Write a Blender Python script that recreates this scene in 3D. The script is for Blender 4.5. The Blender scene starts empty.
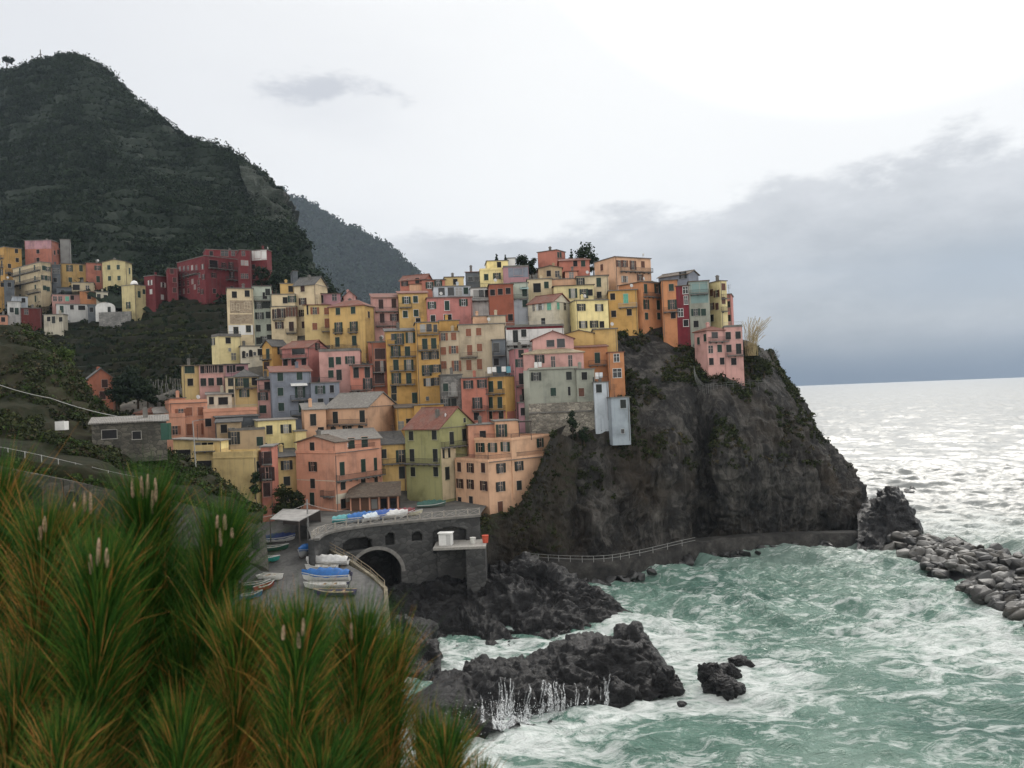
import bpy, math, random
import numpy as np
from mathutils import Vector, Matrix, noise as mnoise
random.seed(7)
RNG = np.random.default_rng(11)
R = math.radians
S = bpy.context.scene
COL = S.collection

# ------------------------------------------------------------------ camera
W_PX, H_PX, F_PX = 1024, 768, 796.0
CAM_H = 32.0
PITCH, ROLL = R(0.69), R(2.3)
cd = bpy.data.cameras.new('camera')
cam = bpy.data.objects.new('camera', cd)
COL.objects.link(cam)
cd.sensor_width = 36.0
cd.lens = F_PX / W_PX * 36.0
cd.clip_start = 0.05
cd.clip_end = 80000
cd.dof.use_dof = True
cd.dof.focus_distance = 140
cd.dof.aperture_fstop = 5.0
_f = np.array([0, math.cos(PITCH), math.sin(PITCH)])
_u0 = np.array([0, -math.sin(PITCH), math.cos(PITCH)])
_r0 = np.array([1.0, 0, 0])
_r = _r0 * math.cos(ROLL) - _u0 * math.sin(ROLL)
_u = _r0 * math.sin(ROLL) + _u0 * math.cos(ROLL)
CAM = np.array([0, 0, CAM_H])
M = Matrix(((_r[0], _u[0], -_f[0], 0), (_r[1], _u[1], -_f[1], 0), (_r[2], _u[2], -_f[2], CAM_H), (0, 0, 0, 1)))
cam.matrix_world = M
S.camera = cam

def ray(px, py):
    return _f + _r * ((px - 512) / F_PX) + _u * ((384 - py) / F_PX)
def at(px, py, D):
    """the point of the place seen at pixel px,py whose distance ahead (world Y) is D metres"""
    d = ray(px, py)
    return CAM + d * (D / d[1])
def at_z(px, py, z):
    d = ray(px, py)
    return CAM + d * ((z - CAM_H) / d[2])

# ------------------------------------------------------------------ world: hazy overcast sky with a grey bank over the sea
SUN_EL, SUN_AZ = 40.0, 27.0        # azimuth to the right of the view direction
world = bpy.data.worlds.new('World')
S.world = world
world.use_nodes = True
wn, wl = world.node_tree.nodes, world.node_tree.links
wn.clear()
def N(t, **k):
    n = wn.new(t)
    for a, b in k.items():
        setattr(n, a, b)
    return n
def wmath(op, a, b=None, c=None, clamp=False):
    n = N('ShaderNodeMath', operation=op, use_clamp=clamp)
    for i, v in enumerate((a, b, c)):
        if v is None: continue
        if isinstance(v, (int, float)): n.inputs[i].default_value = v
        else: wl.new(v, n.inputs[i])
    return n.outputs[0]
def wmix(fac, a, b):
    n = N('ShaderNodeMix', data_type='RGBA')
    for s, v in ((n.inputs['Factor'], fac), (n.inputs['A'], a), (n.inputs['B'], b)):
        if isinstance(v, (int, float)): s.default_value = v
        elif isinstance(v, tuple): s.default_value = (*v, 1)
        else: wl.new(v, s)
    return n.outputs['Result']
def wsmooth(x, a, b):
    n = N('ShaderNodeMapRange', interpolation_type='SMOOTHSTEP')
    wl.new(x, n.inputs['Value'])
    n.inputs['From Min'].default_value = a
    n.inputs['From Max'].default_value = b
    return n.outputs['Result']
tc = N('ShaderNodeTexCoord')
sep = N('ShaderNodeSeparateXYZ')
wl.new(tc.outputs['Generated'], sep.inputs[0])
dx, dy, dz = sep.outputs
az = wmath('ARCTAN2', dx, dy)                    # radians, + to the right
el = wmath('ARCSINE', dz)
cmb = N('ShaderNodeCombineXYZ')
wl.new(az, cmb.inputs[0]); wl.new(wmath('MULTIPLY', el, 2.2), cmb.inputs[1])
def wnoise(scale, detail=6.0, rough=0.55, off=0.0, dist=0.0, sx=1.0):
    mp = N('ShaderNodeMapping')
    mp.inputs['Location'].default_value = (off, off * 0.7, off * 1.3)
    mp.inputs['Scale'].default_value = (sx, 1, 1)
    wl.new(cmb.outputs[0], mp.inputs['Vector'])
    n = N('ShaderNodeTexNoise')
    n.inputs['Scale'].default_value = scale
    n.inputs['Detail'].default_value = detail
    n.inputs['Roughness'].default_value = rough
    n.inputs['Distortion'].default_value = dist
    wl.new(mp.outputs[0], n.inputs['Vector'])
    return n.outputs['Fac']
n1, n2, n3, n4 = wnoise(6.5, 8, 0.6, 3.1), wnoise(3.0, 5, 0.5, 9.2, sx=0.6), wnoise(11, 5, 0.6, 5.0), wnoise(2.2, 4, 0.5, 1.7)
skyt = N('ShaderNodeTexSky', sky_type='NISHITA')
skyt.sun_disc = False
skyt.sun_elevation = R(SUN_EL)
skyt.sun_rotation = R(SUN_AZ)
K = 10.0                                         # cloud colours are given as seen; the background strength is 0.1
def c(r, g, b, m=1.0): return (r * K * m, g * K * m, b * K * m)
# high cloud: white glare towards the sun, greyer to the left, brighter overhead
g = wmath('ADD', wmath('MULTIPLY', wsmooth(az, -0.75, 0.15), 0.75), wmath('MULTIPLY', n4, 0.35))
high = wmix(wmath('MINIMUM', g, 1.0), c(0.74, 0.75, 0.785), c(1.04, 1.04, 1.03))
wisp = wmath('MULTIPLY', wsmooth(n2, 0.5, 0.72), wsmooth(az, 0.05, -0.45))
high = wmix(wmath('MULTIPLY', wisp, 0.45), high, c(0.66, 0.675, 0.72))
high = wmix(wsmooth(el, 0.44, 0.62), high, c(1.5, 1.5, 1.55))
# the cloud bank: its top edge rises to the right and is lumpy
top = wmath('ADD', wmath('MULTIPLY', wsmooth(az, -0.05, 0.5), 0.050), 0.200)
top = wmath('ADD', top, wmath('MULTIPLY', wmath('SUBTRACT', n1, 0.5), 0.17))
dd = wmath('SUBTRACT', top, el)
bank = wmath('MULTIPLY', wsmooth(dd, -0.006, 0.026), wsmooth(az, -0.42, -0.06))
bank2 = wsmooth(dd, -0.006, 0.16)
shade = wmix(wmath('ADD', wmath('MULTIPLY', bank2, 0.85), wmath('MULTIPLY', wmath('SUBTRACT', n3, 0.5), 0.9)), c(0.70, 0.71, 0.73), c(0.37, 0.392, 0.42))
low = wmath('MULTIPLY', wsmooth(wmath('ADD', el, wmath('MULTIPLY', n2, 0.05)), 0.10, 0.035), wsmooth(az, -0.4, 0.15))
shade = wmix(low, shade, c(0.085, 0.145, 0.235))
shade = wmix(wmath('MULTIPLY', wmath('MULTIPLY', wsmooth(n2, 0.5, 0.68), wsmooth(el, 0.05, 0.09)), wsmooth(el, 0.17, 0.12)), shade, c(0.36, 0.40, 0.45))
cloud = wmix(bank, high, shade)
# one small grey cloud, upper left
ca, ce = math.atan((330 - 512) / F_PX), math.atan((404 - 97) / F_PX)
q = wmath('SQRT', wmath('ADD', wmath('POWER', wmath('MULTIPLY', wmath('SUBTRACT', az, ca), 13.0), 2.0), wmath('POWER', wmath('MULTIPLY', wmath('SUBTRACT', el, ce), 42.0), 2.0)))
small = wsmooth(wmath('ADD', q, wmath('MULTIPLY', wmath('SUBTRACT', n3, 0.5), 4.2)), 1.25, 0.2)
cloud = wmix(wmath('MULTIPLY', small, 0.75), cloud, c(0.56, 0.58, 0.63))
# the veiled sun above the frame
sdx, sdy, sdz = math.sin(R(SUN_AZ)) * math.cos(R(SUN_EL)), math.cos(R(SUN_AZ)) * math.cos(R(SUN_EL)), math.sin(R(SUN_EL))
dot = wmath('ADD', wmath('ADD', wmath('MULTIPLY', dx, sdx), wmath('MULTIPLY', dy, sdy)), wmath('MULTIPLY', dz, sdz))
lobe = wsmooth(dot, math.cos(R(24)), math.cos(R(2)))
cloud = wmix(lobe, cloud, c(5.6, 5.4, 5.1))
# unseen cloud beside and behind the viewer, brightened to light the house fronts
back = wsmooth(dy, 0.62, 0.0)
cloud = wmix(back, cloud, c(1.50, 1.46, 1.41))
fin = wmix(0.965, skyt.outputs[0], cloud)
bg = N('ShaderNodeBackground')
bg.inputs['Strength'].default_value = 0.1
wl.new(fin, bg.inputs['Color'])
wo = N('ShaderNodeOutputWorld')
wl.new(bg.outputs[0], wo.inputs['Surface'])

sl = bpy.data.lights.new('sun', 'SUN')
sl.energy = 1.3
sl.angle = R(14)
sl.color = (1.0, 0.95, 0.87)
sun = bpy.data.objects.new('sun', sl)
COL.objects.link(sun)
sd = Vector((math.sin(R(SUN_AZ)) * math.cos(R(SUN_EL)), math.cos(R(SUN_AZ)) * math.cos(R(SUN_EL)), math.sin(R(SUN_EL))))
sun.rotation_euler = (-sd).to_track_quat('-Z', 'Y').to_euler()
sun.location = (60, 60, 300)

S.view_settings.view_transform = 'Standard'
S.view_settings.look = 'None'
S.view_settings.gamma = 1.0
S.view_settings.exposure = 0.0
S.view_settings.use_curve_mapping = False
S.render.engine = 'CYCLES'
S.cycles.use_denoising = True
S.cycles.max_bounces = 5
S.cycles.diffuse_bounces = 2
S.cycles.glossy_bounces = 3
S.cycles.transparent_max_bounces = 8
S.cycles.volume_bounces = 0
S.cycles.sample_clamp_indirect = 6.0

# ------------------------------------------------------------------ object helpers
def link(name, me, parent=None):
    o = bpy.data.objects.new(name, me)
    COL.objects.link(o)
    if parent is not None: o.parent = parent
    return o
def tag(o, label=None, cat=None, group=None, kind=None):
    if label: o['label'] = label
    if cat: o['category'] = cat
    if group: o['group'] = group
    if kind: o['kind'] = kind
    return o
def empty(name, loc, rz=0.0):
    o = bpy.data.objects.new(name, None)
    o.empty_display_size = 0.5
    COL.objects.link(o)
    o.location = loc
    o.rotation_euler.z = rz
    return o
def kids(o): return [x for x in bpy.data.objects if x.parent is o]
def copy_tree(o, parent=None, cache=None):
    c_ = o.copy(); COL.objects.link(c_)
    if parent is not None: c_.parent = parent
    for ch in list(o.children): copy_tree(ch, c_)
    return c_

class MB:
    """collects boxes, bars, prisms and tubes and links them as ONE mesh"""
    def __init__(s): s.v, s.f, s.m = [], [], []
    def add(s, vs, fs, mi=0):
        b = len(s.v)
        s.v += [tuple(map(float, p)) for p in vs]
        s.f += [tuple(i + b for i in f) for f in fs]
        s.m += [mi] * len(fs)
        return s
    def box(s, x0, x1, y0, y1, z0, z1, mi=0):
        return s.add([(x0,y0,z0),(x1,y0,z0),(x1,y1,z0),(x0,y1,z0),(x0,y0,z1),(x1,y0,z1),(x1,y1,z1),(x0,y1,z1)],
              [(0,3,2,1),(4,5,6,7),(0,1,5,4),(1,2,6,5),(2,3,7,6),(3,0,4,7)], mi)
    def bar(s, a, b, w=0.05, h=None, mi=0):
        a, b = np.array(a, float), np.array(b, float)
        h = h or w
        t = b - a; t /= (np.linalg.norm(t) + 1e-9)
        ref = np.array([0, 0, 1.0]) if abs(t[2]) < 0.9 else np.array([1.0, 0, 0])
        n = np.cross(t, ref); n /= np.linalg.norm(n)
        q = np.cross(n, t)
        vs = []
        for p in (a, b):
            for (i, j) in ((-1,-1),(1,-1),(1,1),(-1,1)):
                vs.append(p + n * i * w / 2 + q * j * h / 2)
        return s.add(vs, [(3,2,1,0),(4,5,6,7),(0,1,5,4),(1,2,6,5),(2,3,7,6),(3,0,4,7)], mi)
    def tube(s, pts, r, k=8, mi=0, cap=True):
        pts = [np.array(p, float) for p in pts]
        rs = r if isinstance(r, (list, tuple)) else [r] * len(pts)
        vs, fs = [], []
        for i, p in enumerate(pts):
            t = pts[min(i + 1, len(pts) - 1)] - pts[max(i - 1, 0)]
            t = t / (np.linalg.norm(t) + 1e-9)
            ref = np.array([0, 0, 1.0]) if abs(t[2]) < 0.9 else np.array([1.0, 0, 0])
            n = np.cross(t, ref); n /= np.linalg.norm(n)
            q = np.cross(n, t)
            for j in range(k):
                a = 2 * math.pi * j / k
                vs.append(p + (n * math.cos(a) + q * math.sin(a)) * rs[i])
        for i in range(len(pts) - 1):
            for j in range(k):
                fs.append((i*k + j, i*k + (j+1) % k, (i+1)*k + (j+1) % k, (i+1)*k + j))
        if cap:
            fs.append(tuple(range(k))[::-1]); fs.append(tuple((len(pts)-1)*k + j for j in range(k)))
        return s.add(vs, fs, mi)
    def prism(s, poly, y0, y1, mi=0):
        """poly: list of (x,z), extruded along y"""
        n = len(poly)
        vs = [(x, y0, z) for x, z in poly] + [(x, y1, z) for x, z in poly]
        fs = [tuple(range(n)), tuple(range(2*n - 1, n - 1, -1))]
        fs += [(i + n, (i + 1) % n + n, (i + 1) % n, i) for i in range(n)]
        return s.add(vs, fs, mi)
    def build(s, name, mats, parent=None, smooth=False):
        me = bpy.data.meshes.new(name)
        me.from_pydata(s.v, [], s.f)
        mats = mats if isinstance(mats, (list, tuple)) else [mats]
        for m in mats: me.materials.append(m)
        if len(mats) > 1: me.polygons.foreach_set('material_index', s.m)
        if smooth: me.polygons.foreach_set('use_smooth', [True] * len(s.f))
        me.update()
        return link(name, me, parent)

def raw_mesh(name, verts, quads, mat, smooth=False, parent=None, nside=4):
    me = bpy.data.meshes.new(name)
    verts = np.asarray(verts, np.float32); quads = np.asarray(quads, np.int32)
    me.vertices.add(len(verts)); me.vertices.foreach_set('co', verts.ravel())
    me.loops.add(quads.size); me.loops.foreach_set('vertex_index', quads.ravel())
    me.polygons.add(len(quads))
    me.polygons.foreach_set('loop_start', np.arange(0, quads.size, nside, dtype=np.int32))
    if smooth: me.polygons.foreach_set('use_smooth', np.ones(len(quads), bool))
    me.materials.append(mat)
    me.update(calc_edges=True)
    me.validate()
    return link(name, me, parent)

# ------------------------------------------------------------------ material helpers
MATS = {}
def new_mat(name):
    m = bpy.data.materials.new(name); m.use_nodes = True
    nt = m.node_tree; b = nt.nodes['Principled BSDF']
    return m, nt, nt.nodes, nt.links, b
def nd(nt, t, ins=None, **k):
    n = nt.nodes.new(t)
    for a, b in k.items(): setattr(n, a, b)
    for a, b in (ins or {}).items():
        if hasattr(b, 'is_linked') or isinstance(b, bpy.types.NodeSocket): nt.links.new(b, n.inputs[a])
        else: n.inputs[a].default_value = b
    return n
def ramp(nt, fac, stops, interp='LINEAR'):
    n = nt.nodes.new('ShaderNodeValToRGB')
    n.color_ramp.interpolation = interp
    e = n.color_ramp.elements
    while len(e) < len(stops): e.new(0.5)
    for i, (p, cc) in enumerate(stops):
        e[i].position = p
        e[i].color = (*cc, 1) if isinstance(cc, tuple) else (cc, cc, cc, 1)
    nt.links.new(fac, n.inputs[0])
    return n.outputs[0]
def mixc(nt, fac, a, b, mode='MIX'):
    n = nt.nodes.new('ShaderNodeMix'); n.data_type = 'RGBA'; n.blend_type = mode
    for s, v in ((n.inputs['Factor'], fac), (n.inputs['A'], a), (n.inputs['B'], b)):
        if isinstance(v, (int, float)): s.default_value = v
        elif isinstance(v, tuple): s.default_value = (*v, 1)
        else: nt.links.new(v, s)
    return n.outputs['Result']
def noise_node(nt, vec, scale, detail=5.0, rough=0.55, dist=0.0, stretch=None):
    if stretch:
        mp = nd(nt, 'ShaderNodeMapping'); mp.inputs['Scale'].default_value = stretch
        nt.links.new(vec, mp.inputs['Vector']); vec = mp.outputs[0]
    n = nd(nt, 'ShaderNodeTexNoise', {'Scale': scale, 'Detail': detail, 'Roughness': rough, 'Distortion': dist})
    nt.links.new(vec, n.inputs['Vector'])
    return n.outputs['Fac']
def bump(nt, b, h, strength=0.5, dist=0.1):
    n = nd(nt, 'ShaderNodeBump', {'Strength': strength, 'Distance': dist})
    nt.links.new(h, n.inputs['Height'])
    nt.links.new(n.outputs[0], b.inputs['Normal'])
def simple(name, col, rough=0.6, metal=0.0, spec=0.4, var=0.15, scale=3.0):
    key = (name, col)
    if key in MATS: return MATS[key]
    m, nt, n_, l_, b = new_mat(name)
    g_ = nd(nt, 'ShaderNodeTexCoord').outputs['Object']
    f = noise_node(nt, g_, scale, 4)
    lo = tuple(x * (1 - var) for x in col); hi = tuple(min(1, x * (1 + var)) for x in col)
    l_.new(ramp(nt, f, [(0.3, lo), (0.7, hi)]), b.inputs['Base Color'])
    b.inputs['Roughness'].default_value = rough
    b.inputs['Metallic'].default_value = metal
    b.inputs['Specular IOR Level'].default_value = spec
    MATS[key] = m
    return m
def plaster(col, worn=0.5):
    """weathered lime wash: broad patches, vertical run stains, a damp foot"""
    key = ('plaster', col, worn)
    if key in MATS: return MATS[key]
    m, nt, n_, l_, b = new_mat('plaster')
    tcn = nd(nt, 'ShaderNodeTexCoord').outputs['Object']
    oi = nd(nt, 'ShaderNodeObjectInfo').outputs['Random']
    off = nd(nt, 'ShaderNodeVectorMath', operation='ADD'); l_.new(tcn, off.inputs[0])
    sc = nd(nt, 'ShaderNodeMath', operation='MULTIPLY'); l_.new(oi, sc.inputs[0]); sc.inputs[1].default_value = 80.0
    l_.new(sc.outputs[0], off.inputs[1])
    v = off.outputs[0]
    big = noise_node(nt, v, 0.35, 5, 0.6)
    run = noise_node(nt, v, 1.0, 5, 0.6, stretch=(2.2, 2.2, 0.16))
    fine = noise_node(nt, v, 5.0, 4, 0.6)
    lo = tuple(x * (0.70 - 0.1 * worn) for x in col); hi = tuple(min(0.85, x * 1.12) for x in col)
    base = ramp(nt, big, [(0.28, lo), (0.5, col), (0.75, hi)])
    grey = tuple(0.45 * x + 0.05 for x in (col[0] * 0.7, col[1] * 0.75, col[2] * 0.85))
    st = ramp(nt, run, [(0.52, 0.0), (0.72, 0.65 * worn + 0.1)])
    base = mixc(nt, st, base, grey)
    pale = tuple(min(0.7, 0.6 * x + 0.18) for x in col)
    pt = ramp(nt, fine, [(0.62, 0.0), (0.75, 0.35 * worn)])
    base = mixc(nt, pt, base, pale)
    l_.new(base, b.inputs['Base Color'])
    b.inputs['Roughness'].default_value = 0.9
    b.inputs['Specular IOR Level'].default_value = 0.15
    bump(nt, b, fine, 0.25, 0.05)
    MATS[key] = m
    return m
def tiles(col, col2, key):
    key = ('tiles', key)
    if key in MATS: return MATS[key]
    m, nt, n_, l_, b = new_mat('roof_tiles')
    tcn = nd(nt, 'ShaderNodeTexCoord').outputs['Object']
    w = nd(nt, 'ShaderNodeTexWave', {'Scale': 1.6, 'Distortion': 0.6, 'Detail': 1.0}); l_.new(tcn, w.inputs['Vector'])
    w.bands_direction = 'X'
    f = noise_node(nt, tcn, 2.5, 6, 0.7)
    f2 = noise_node(nt, tcn, 0.5, 3, 0.6)
    base = ramp(nt, f, [(0.3, tuple(x * 0.55 for x in col)), (0.5, col), (0.72, col2)])
    base = mixc(nt, ramp(nt, f2, [(0.45, 0.0), (0.7, 0.5)]), base, (0.13, 0.12, 0.10))
    base = mixc(nt, ramp(nt, w.outputs['Fac'], [(0.0, 0.45), (0.35, 0.0)]), base, tuple(x * 0.4 for x in col))
    l_.new(base, b.inputs['Base Color'])
    b.inputs['Roughness'].default_value = 0.85
    bump(nt, b, w.outputs['Fac'], 0.6, 0.08)
    MATS[key] = m
    return m
def stone(name, c1, c2, mortar, scale=1.6, dark=1.0):
    key = ('stone', name)
    if key in MATS: return MATS[key]
    m, nt, n_, l_, b = new_mat(name)
    tcn = nd(nt, 'ShaderNodeTexCoord').outputs['Object']
    mp = nd(nt, 'ShaderNodeMapping'); mp.inputs['Scale'].default_value = (1, 1, 1.7); l_.new(tcn, mp.inputs['Vector'])
    wv = noise_node(nt, tcn, 1.2, 3)
    ad = nd(nt, 'ShaderNodeVectorMath', operation='ADD'); l_.new(mp.outputs[0], ad.inputs[0])
    cc = nd(nt, 'ShaderNodeCombineXYZ'); l_.new(wv, cc.inputs[0]); l_.new(wv, cc.inputs[1]); l_.new(wv, cc.inputs[2]); l_.new(cc.outputs[0], ad.inputs[1])
    vo = nd(nt, 'ShaderNodeTexVoronoi', {'Scale': scale}); l_.new(ad.outputs[0], vo.inputs['Vector'])
    ve = nd(nt, 'ShaderNodeTexVoronoi', {'Scale': scale}, feature='DISTANCE_TO_EDGE'); l_.new(ad.outputs[0], ve.inputs['Vector'])
    sp = nd(nt, 'ShaderNodeSeparateColor'); l_.new(vo.outputs['Color'], sp.inputs[0])
    base = ramp(nt, sp.outputs[0], [(0.0, c1), (1.0, c2)])
    big = noise_node(nt, tcn, 0.3, 5, 0.6)
    base = mixc(nt, ramp(nt, big, [(0.4, 0.0), (0.65, 0.55)]), base, tuple(x * 0.45 for x in c1))
    base = mixc(nt, ramp(nt, ve.outputs['Distance'], [(0.0, 1.0), (0.09, 0.0)]), base, mortar)
    l_.new(base, b.inputs['Base Color'])
    b.inputs['Roughness'].default_value = 0.9
    bump(nt, b, ve.outputs['Distance'], 0.7, 0.15)
    MATS[key] = m
    return m
def rock(name, c_dark, c_mid, c_light, scale=0.5, green=0.0, wet=0.0, gz=0.45, moss=(0.035, 0.05, 0.018), brown=None, strata=(0.35, 0.35, 1.6)):
    """fractured sea-cliff rock; plants where it is flat enough (green>0)"""
    key = ('rock', name)
    if key in MATS: return MATS[key]
    m, nt, n_, l_, b = new_mat(name)
    g_ = nd(nt, 'ShaderNodeNewGeometry')
    pos = g_.outputs['Position']
    a = noise_node(nt, pos, scale, 9, 0.68, 0.4)
    s2 = noise_node(nt, pos, scale * 2.2, 8, 0.7, 1.2, stretch=strata)
    v = nd(nt, 'ShaderNodeTexVoronoi', {'Scale': scale * 2.5}, feature='DISTANCE_TO_EDGE')
    mpv = nd(nt, 'ShaderNodeMapping'); mpv.inputs['Scale'].default_value = (1, 1, min(1.0, strata[2] * 1.6) if strata[2] < 1 else 1.3); l_.new(pos, mpv.inputs['Vector'])
    ad = nd(nt, 'ShaderNodeVectorMath', operation='ADD'); l_.new(mpv.outputs[0], ad.inputs[0])
    sc = nd(nt, 'ShaderNodeVectorMath', operation='SCALE'); sc.inputs['Scale'].default_value = 2.2
    nn = nd(nt, 'ShaderNodeTexNoise', {'Scale': scale * 1.3, 'Detail': 4.0}); l_.new(pos, nn.inputs['Vector'])
    l_.new(nn.outputs['Color'], sc.inputs[0]); l_.new(sc.outputs[0], ad.inputs[1]); l_.new(ad.outputs[0], v.inputs['Vector'])
    base = ramp(nt, a, [(0.28, c_dark), (0.5, c_mid), (0.74, c_light)])
    base = mixc(nt, ramp(nt, s2, [(0.5, 0.0), (0.68, 0.7)]), base, c_light)
    base = mixc(nt, ramp(nt, s2, [(0.28, 0.8), (0.45, 0.0)]), base, c_dark)
    crack = ramp(nt, v.outputs['Distance'], [(0.0, 0.55), (0.03, 0.0)])
    base = mixc(nt, crack, base, tuple(x * 0.4 for x in c_dark))
    if brown:
        bn = noise_node(nt, pos, scale * 0.35, 5, 0.6)
        base = mixc(nt, ramp(nt, bn, [(0.5, 0.0), (0.66, 0.6)]), base, brown)
    if green > 0:
        sz = nd(nt, 'ShaderNodeSeparateXYZ'); l_.new(g_.outputs['Normal'], sz.inputs[0])
        gn = noise_node(nt, pos, 0.16, 7, 0.65)
        ma = nd(nt, 'ShaderNodeMath', operation='MULTIPLY_ADD'); l_.new(gn, ma.inputs[0]); ma.inputs[1].default_value = 1.4; l_.new(sz.outputs[2], ma.inputs[2])
        gm = ramp(nt, ma.outputs[0], [(gz + 0.55, 0.0), (gz + 0.75, green)])
        gf = noise_node(nt, pos, 1.4, 5, 0.7)
        gc = ramp(nt, gf, [(0.3, tuple(x * 0.45 for x in moss)), (0.55, moss), (0.72, (moss[0] * 2.0, moss[1] * 1.7, moss[2] * 1.6))])
        base = mixc(nt, gm, base, gc)
    l_.new(base, b.inputs['Base Color'])
    b.inputs['Roughness'].default_value = 0.85 - 0.6 * wet
    b.inputs['Specular IOR Level'].default_value = 0.2 + 0.1 * wet
    h = nd(nt, 'ShaderNodeMath', operation='ADD'); l_.new(a, h.inputs[0]); l_.new(s2, h.inputs[1])
    bump(nt, b, h.outputs[0], 0.9, 0.5 / max(scale, 0.2) * 0.5)
    MATS[key] = m
    return m
def soil(name, cols, scale=0.12, fine=1.5, bstr=0.6):
    key = ('soil', name)
    if key in MATS: return MATS[key]
    m, nt, n_, l_, b = new_mat(name)
    pos = nd(nt, 'ShaderNodeNewGeometry').outputs['Position']
    a = noise_node(nt, pos, scale, 8, 0.65, 0.5)
    f = noise_node(nt, pos, fine, 6, 0.7)
    mx = nd(nt, 'ShaderNodeMath', operation='MULTIPLY_ADD'); l_.new(f, mx.inputs[0]); mx.inputs[1].default_value = 0.6; 
    sb = nd(nt, 'ShaderNodeMath', operation='SUBTRACT'); l_.new(a, sb.inputs[0]); sb.inputs[1].default_value = 0.3; l_.new(sb.outputs[0], mx.inputs[2])
    n = len(cols)
    base = ramp(nt, mx.outputs[0], [(0.3 + 0.42 * i / (n - 1), cc) for i, cc in enumerate(cols)])
    l_.new(base, b.inputs['Base Color'])
    b.inputs['Roughness'].default_value = 0.95
    b.inputs['Specular IOR Level'].default_value = 0.1
    bump(nt, b, f, bstr, 0.3)
    MATS[key] = m
    return m
def leaf_mat(name, dark, mid, light, transl=0.0):
    key = ('leaf', name)
    if key in MATS: return MATS[key]
    m, nt, n_, l_, b = new_mat(name)
    g_ = nd(nt, 'ShaderNodeNewGeometry')
    wn_ = nd(nt, 'ShaderNodeTexNoise', {'Scale': 0.08, 'Detail': 3.0}); l_.new(g_.outputs['Position'], wn_.inputs['Vector'])
    f = nd(nt, 'ShaderNodeMath', operation='MULTIPLY_ADD'); l_.new(g_.outputs['Random Per Island'], f.inputs[0]); f.inputs[1].default_value = 0.55
    s_ = nd(nt, 'ShaderNodeMath', operation='SUBTRACT'); l_.new(wn_.outputs['Fac'], s_.inputs[0]); s_.inputs[1].default_value = 0.27; l_.new(s_.outputs[0], f.inputs[2])
    l_.new(ramp(nt, f.outputs[0], [(0.15, dark), (0.5, mid), (0.9, light)]), b.inputs['Base Color'])
    b.inputs['Roughness'].default_value = 0.8
    b.inputs['Specular IOR Level'].default_value = 0.06
    MATS[key] = m
    return m

# ------------------------------------------------------------------ surface lofts
def catmull(P, n):
    """P: (k,...) control values -> (n,...) interpolated"""
    k = len(P)
    t = np.linspace(0, k - 1, n)
    i = np.clip(np.floor(t).astype(int), 0, k - 2)
    f = (t - i).reshape((-1,) + (1,) * (P.ndim - 1))
    p0 = P[np.clip(i - 1, 0, k - 1)]; p1 = P[i]; p2 = P[i + 1]; p3 = P[np.clip(i + 2, 0, k - 1)]
    return 0.5 * ((2 * p1) + (-p0 + p2) * f + (2*p0 - 5*p1 + 4*p2 - p3) * f**2 + (-p0 + 3*p1 - 3*p2 + p3) * f**3)
def fract(P, scale, octv=5, kind='fbm', seed=0.0, H=0.9, lac=2.1):
    flat = P.reshape(-1, 3) * scale + seed
    out = np.empty(len(flat))
    if kind == 'fbm':
        for i, p in enumerate(flat): out[i] = mnoise.fractal(p, H, lac, octv)
    elif kind == 'ridge':
        for i, p in enumerate(flat): out[i] = mnoise.ridged_multi_fractal(p, H, lac, octv, 1.0, 2.0)
    elif kind == 'cell':
        for i, p in enumerate(flat):
            d_, pts = mnoise.voronoi(p, distance_metric='DISTANCE', exponent=2.5)
            out[i] = d_[1] - d_[0]
    elif kind == 'block':      # constant step per irregular cell: ledges and broken faces
        for i, p in enumerate(flat):
            d_, pts = mnoise.voronoi(p, distance_metric='DISTANCE', exponent=2.5)
            out[i] = mnoise.cell(pts[0] * 13.7 + Vector((3.3, 1.7, 9.1))) * min(1.0, (d_[1] - d_[0]) * 7.0)
    return out.reshape(P.shape[:-1])
def normals_of(G):
    du = np.gradient(G, axis=1); dv = np.gradient(G, axis=0)
    n = np.cross(du, dv)
    n /= (np.linalg.norm(n, axis=-1, keepdims=True) + 1e-9)
    return n
def grid_quads(nv, nu):
    a = np.arange(nv * nu).reshape(nv, nu)
    return np.stack([a[:-1, :-1], a[:-1, 1:], a[1:, 1:], a[1:, :-1]], -1).reshape(-1, 4)
def loft(rows, nu, nv, disp=()):
    """rows from the TOP down, each a list of (px,py,D); returns the world grid (nv,nu,3)"""
    C_ = np.array([[at(*p) for p in r_] for r_ in rows])
    G = catmull(C_, nv)
    G = np.swapaxes(catmull(np.swapaxes(G, 0, 1), nu), 0, 1)
    for (kind, amp, scale, octv, seed) in disp:
        n = normals_of(G)
        n = np.where((n @ np.array([0, -0.5, 0.85]))[..., None] < 0, -n, n)
        h = fract(G, scale, octv, kind, seed)
        if kind != 'fbm': h = h - h.mean()
        G = G + n * (h * amp)[..., None]
    return G
def sheet(name, G, mat, smooth=True, kind='structure'):
    nv, nu = G.shape[:2]
    q = grid_quads(nv, nu)[:, ::-1]
    o = raw_mesh(name, G.reshape(-1, 3), q, mat, smooth)
    if kind: o['kind'] = kind
    return o
def sample_grid(G, n, lo=(0, 0), hi=(1, 1), rng=RNG):
    nv, nu = G.shape[:2]
    v = (lo[0] + (hi[0] - lo[0]) * rng.random(n)) * (nv - 1.001)
    u = (lo[1] + (hi[1] - lo[1]) * rng.random(n)) * (nu - 1.001)
    i, j = v.astype(int), u.astype(int)
    a, b = (v - i)[:, None], (u - j)[:, None]
    return (G[i, j] * (1 - a) * (1 - b) + G[i + 1, j] * a * (1 - b) + G[i, j + 1] * (1 - a) * b + G[i + 1, j + 1] * a * b)
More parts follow.
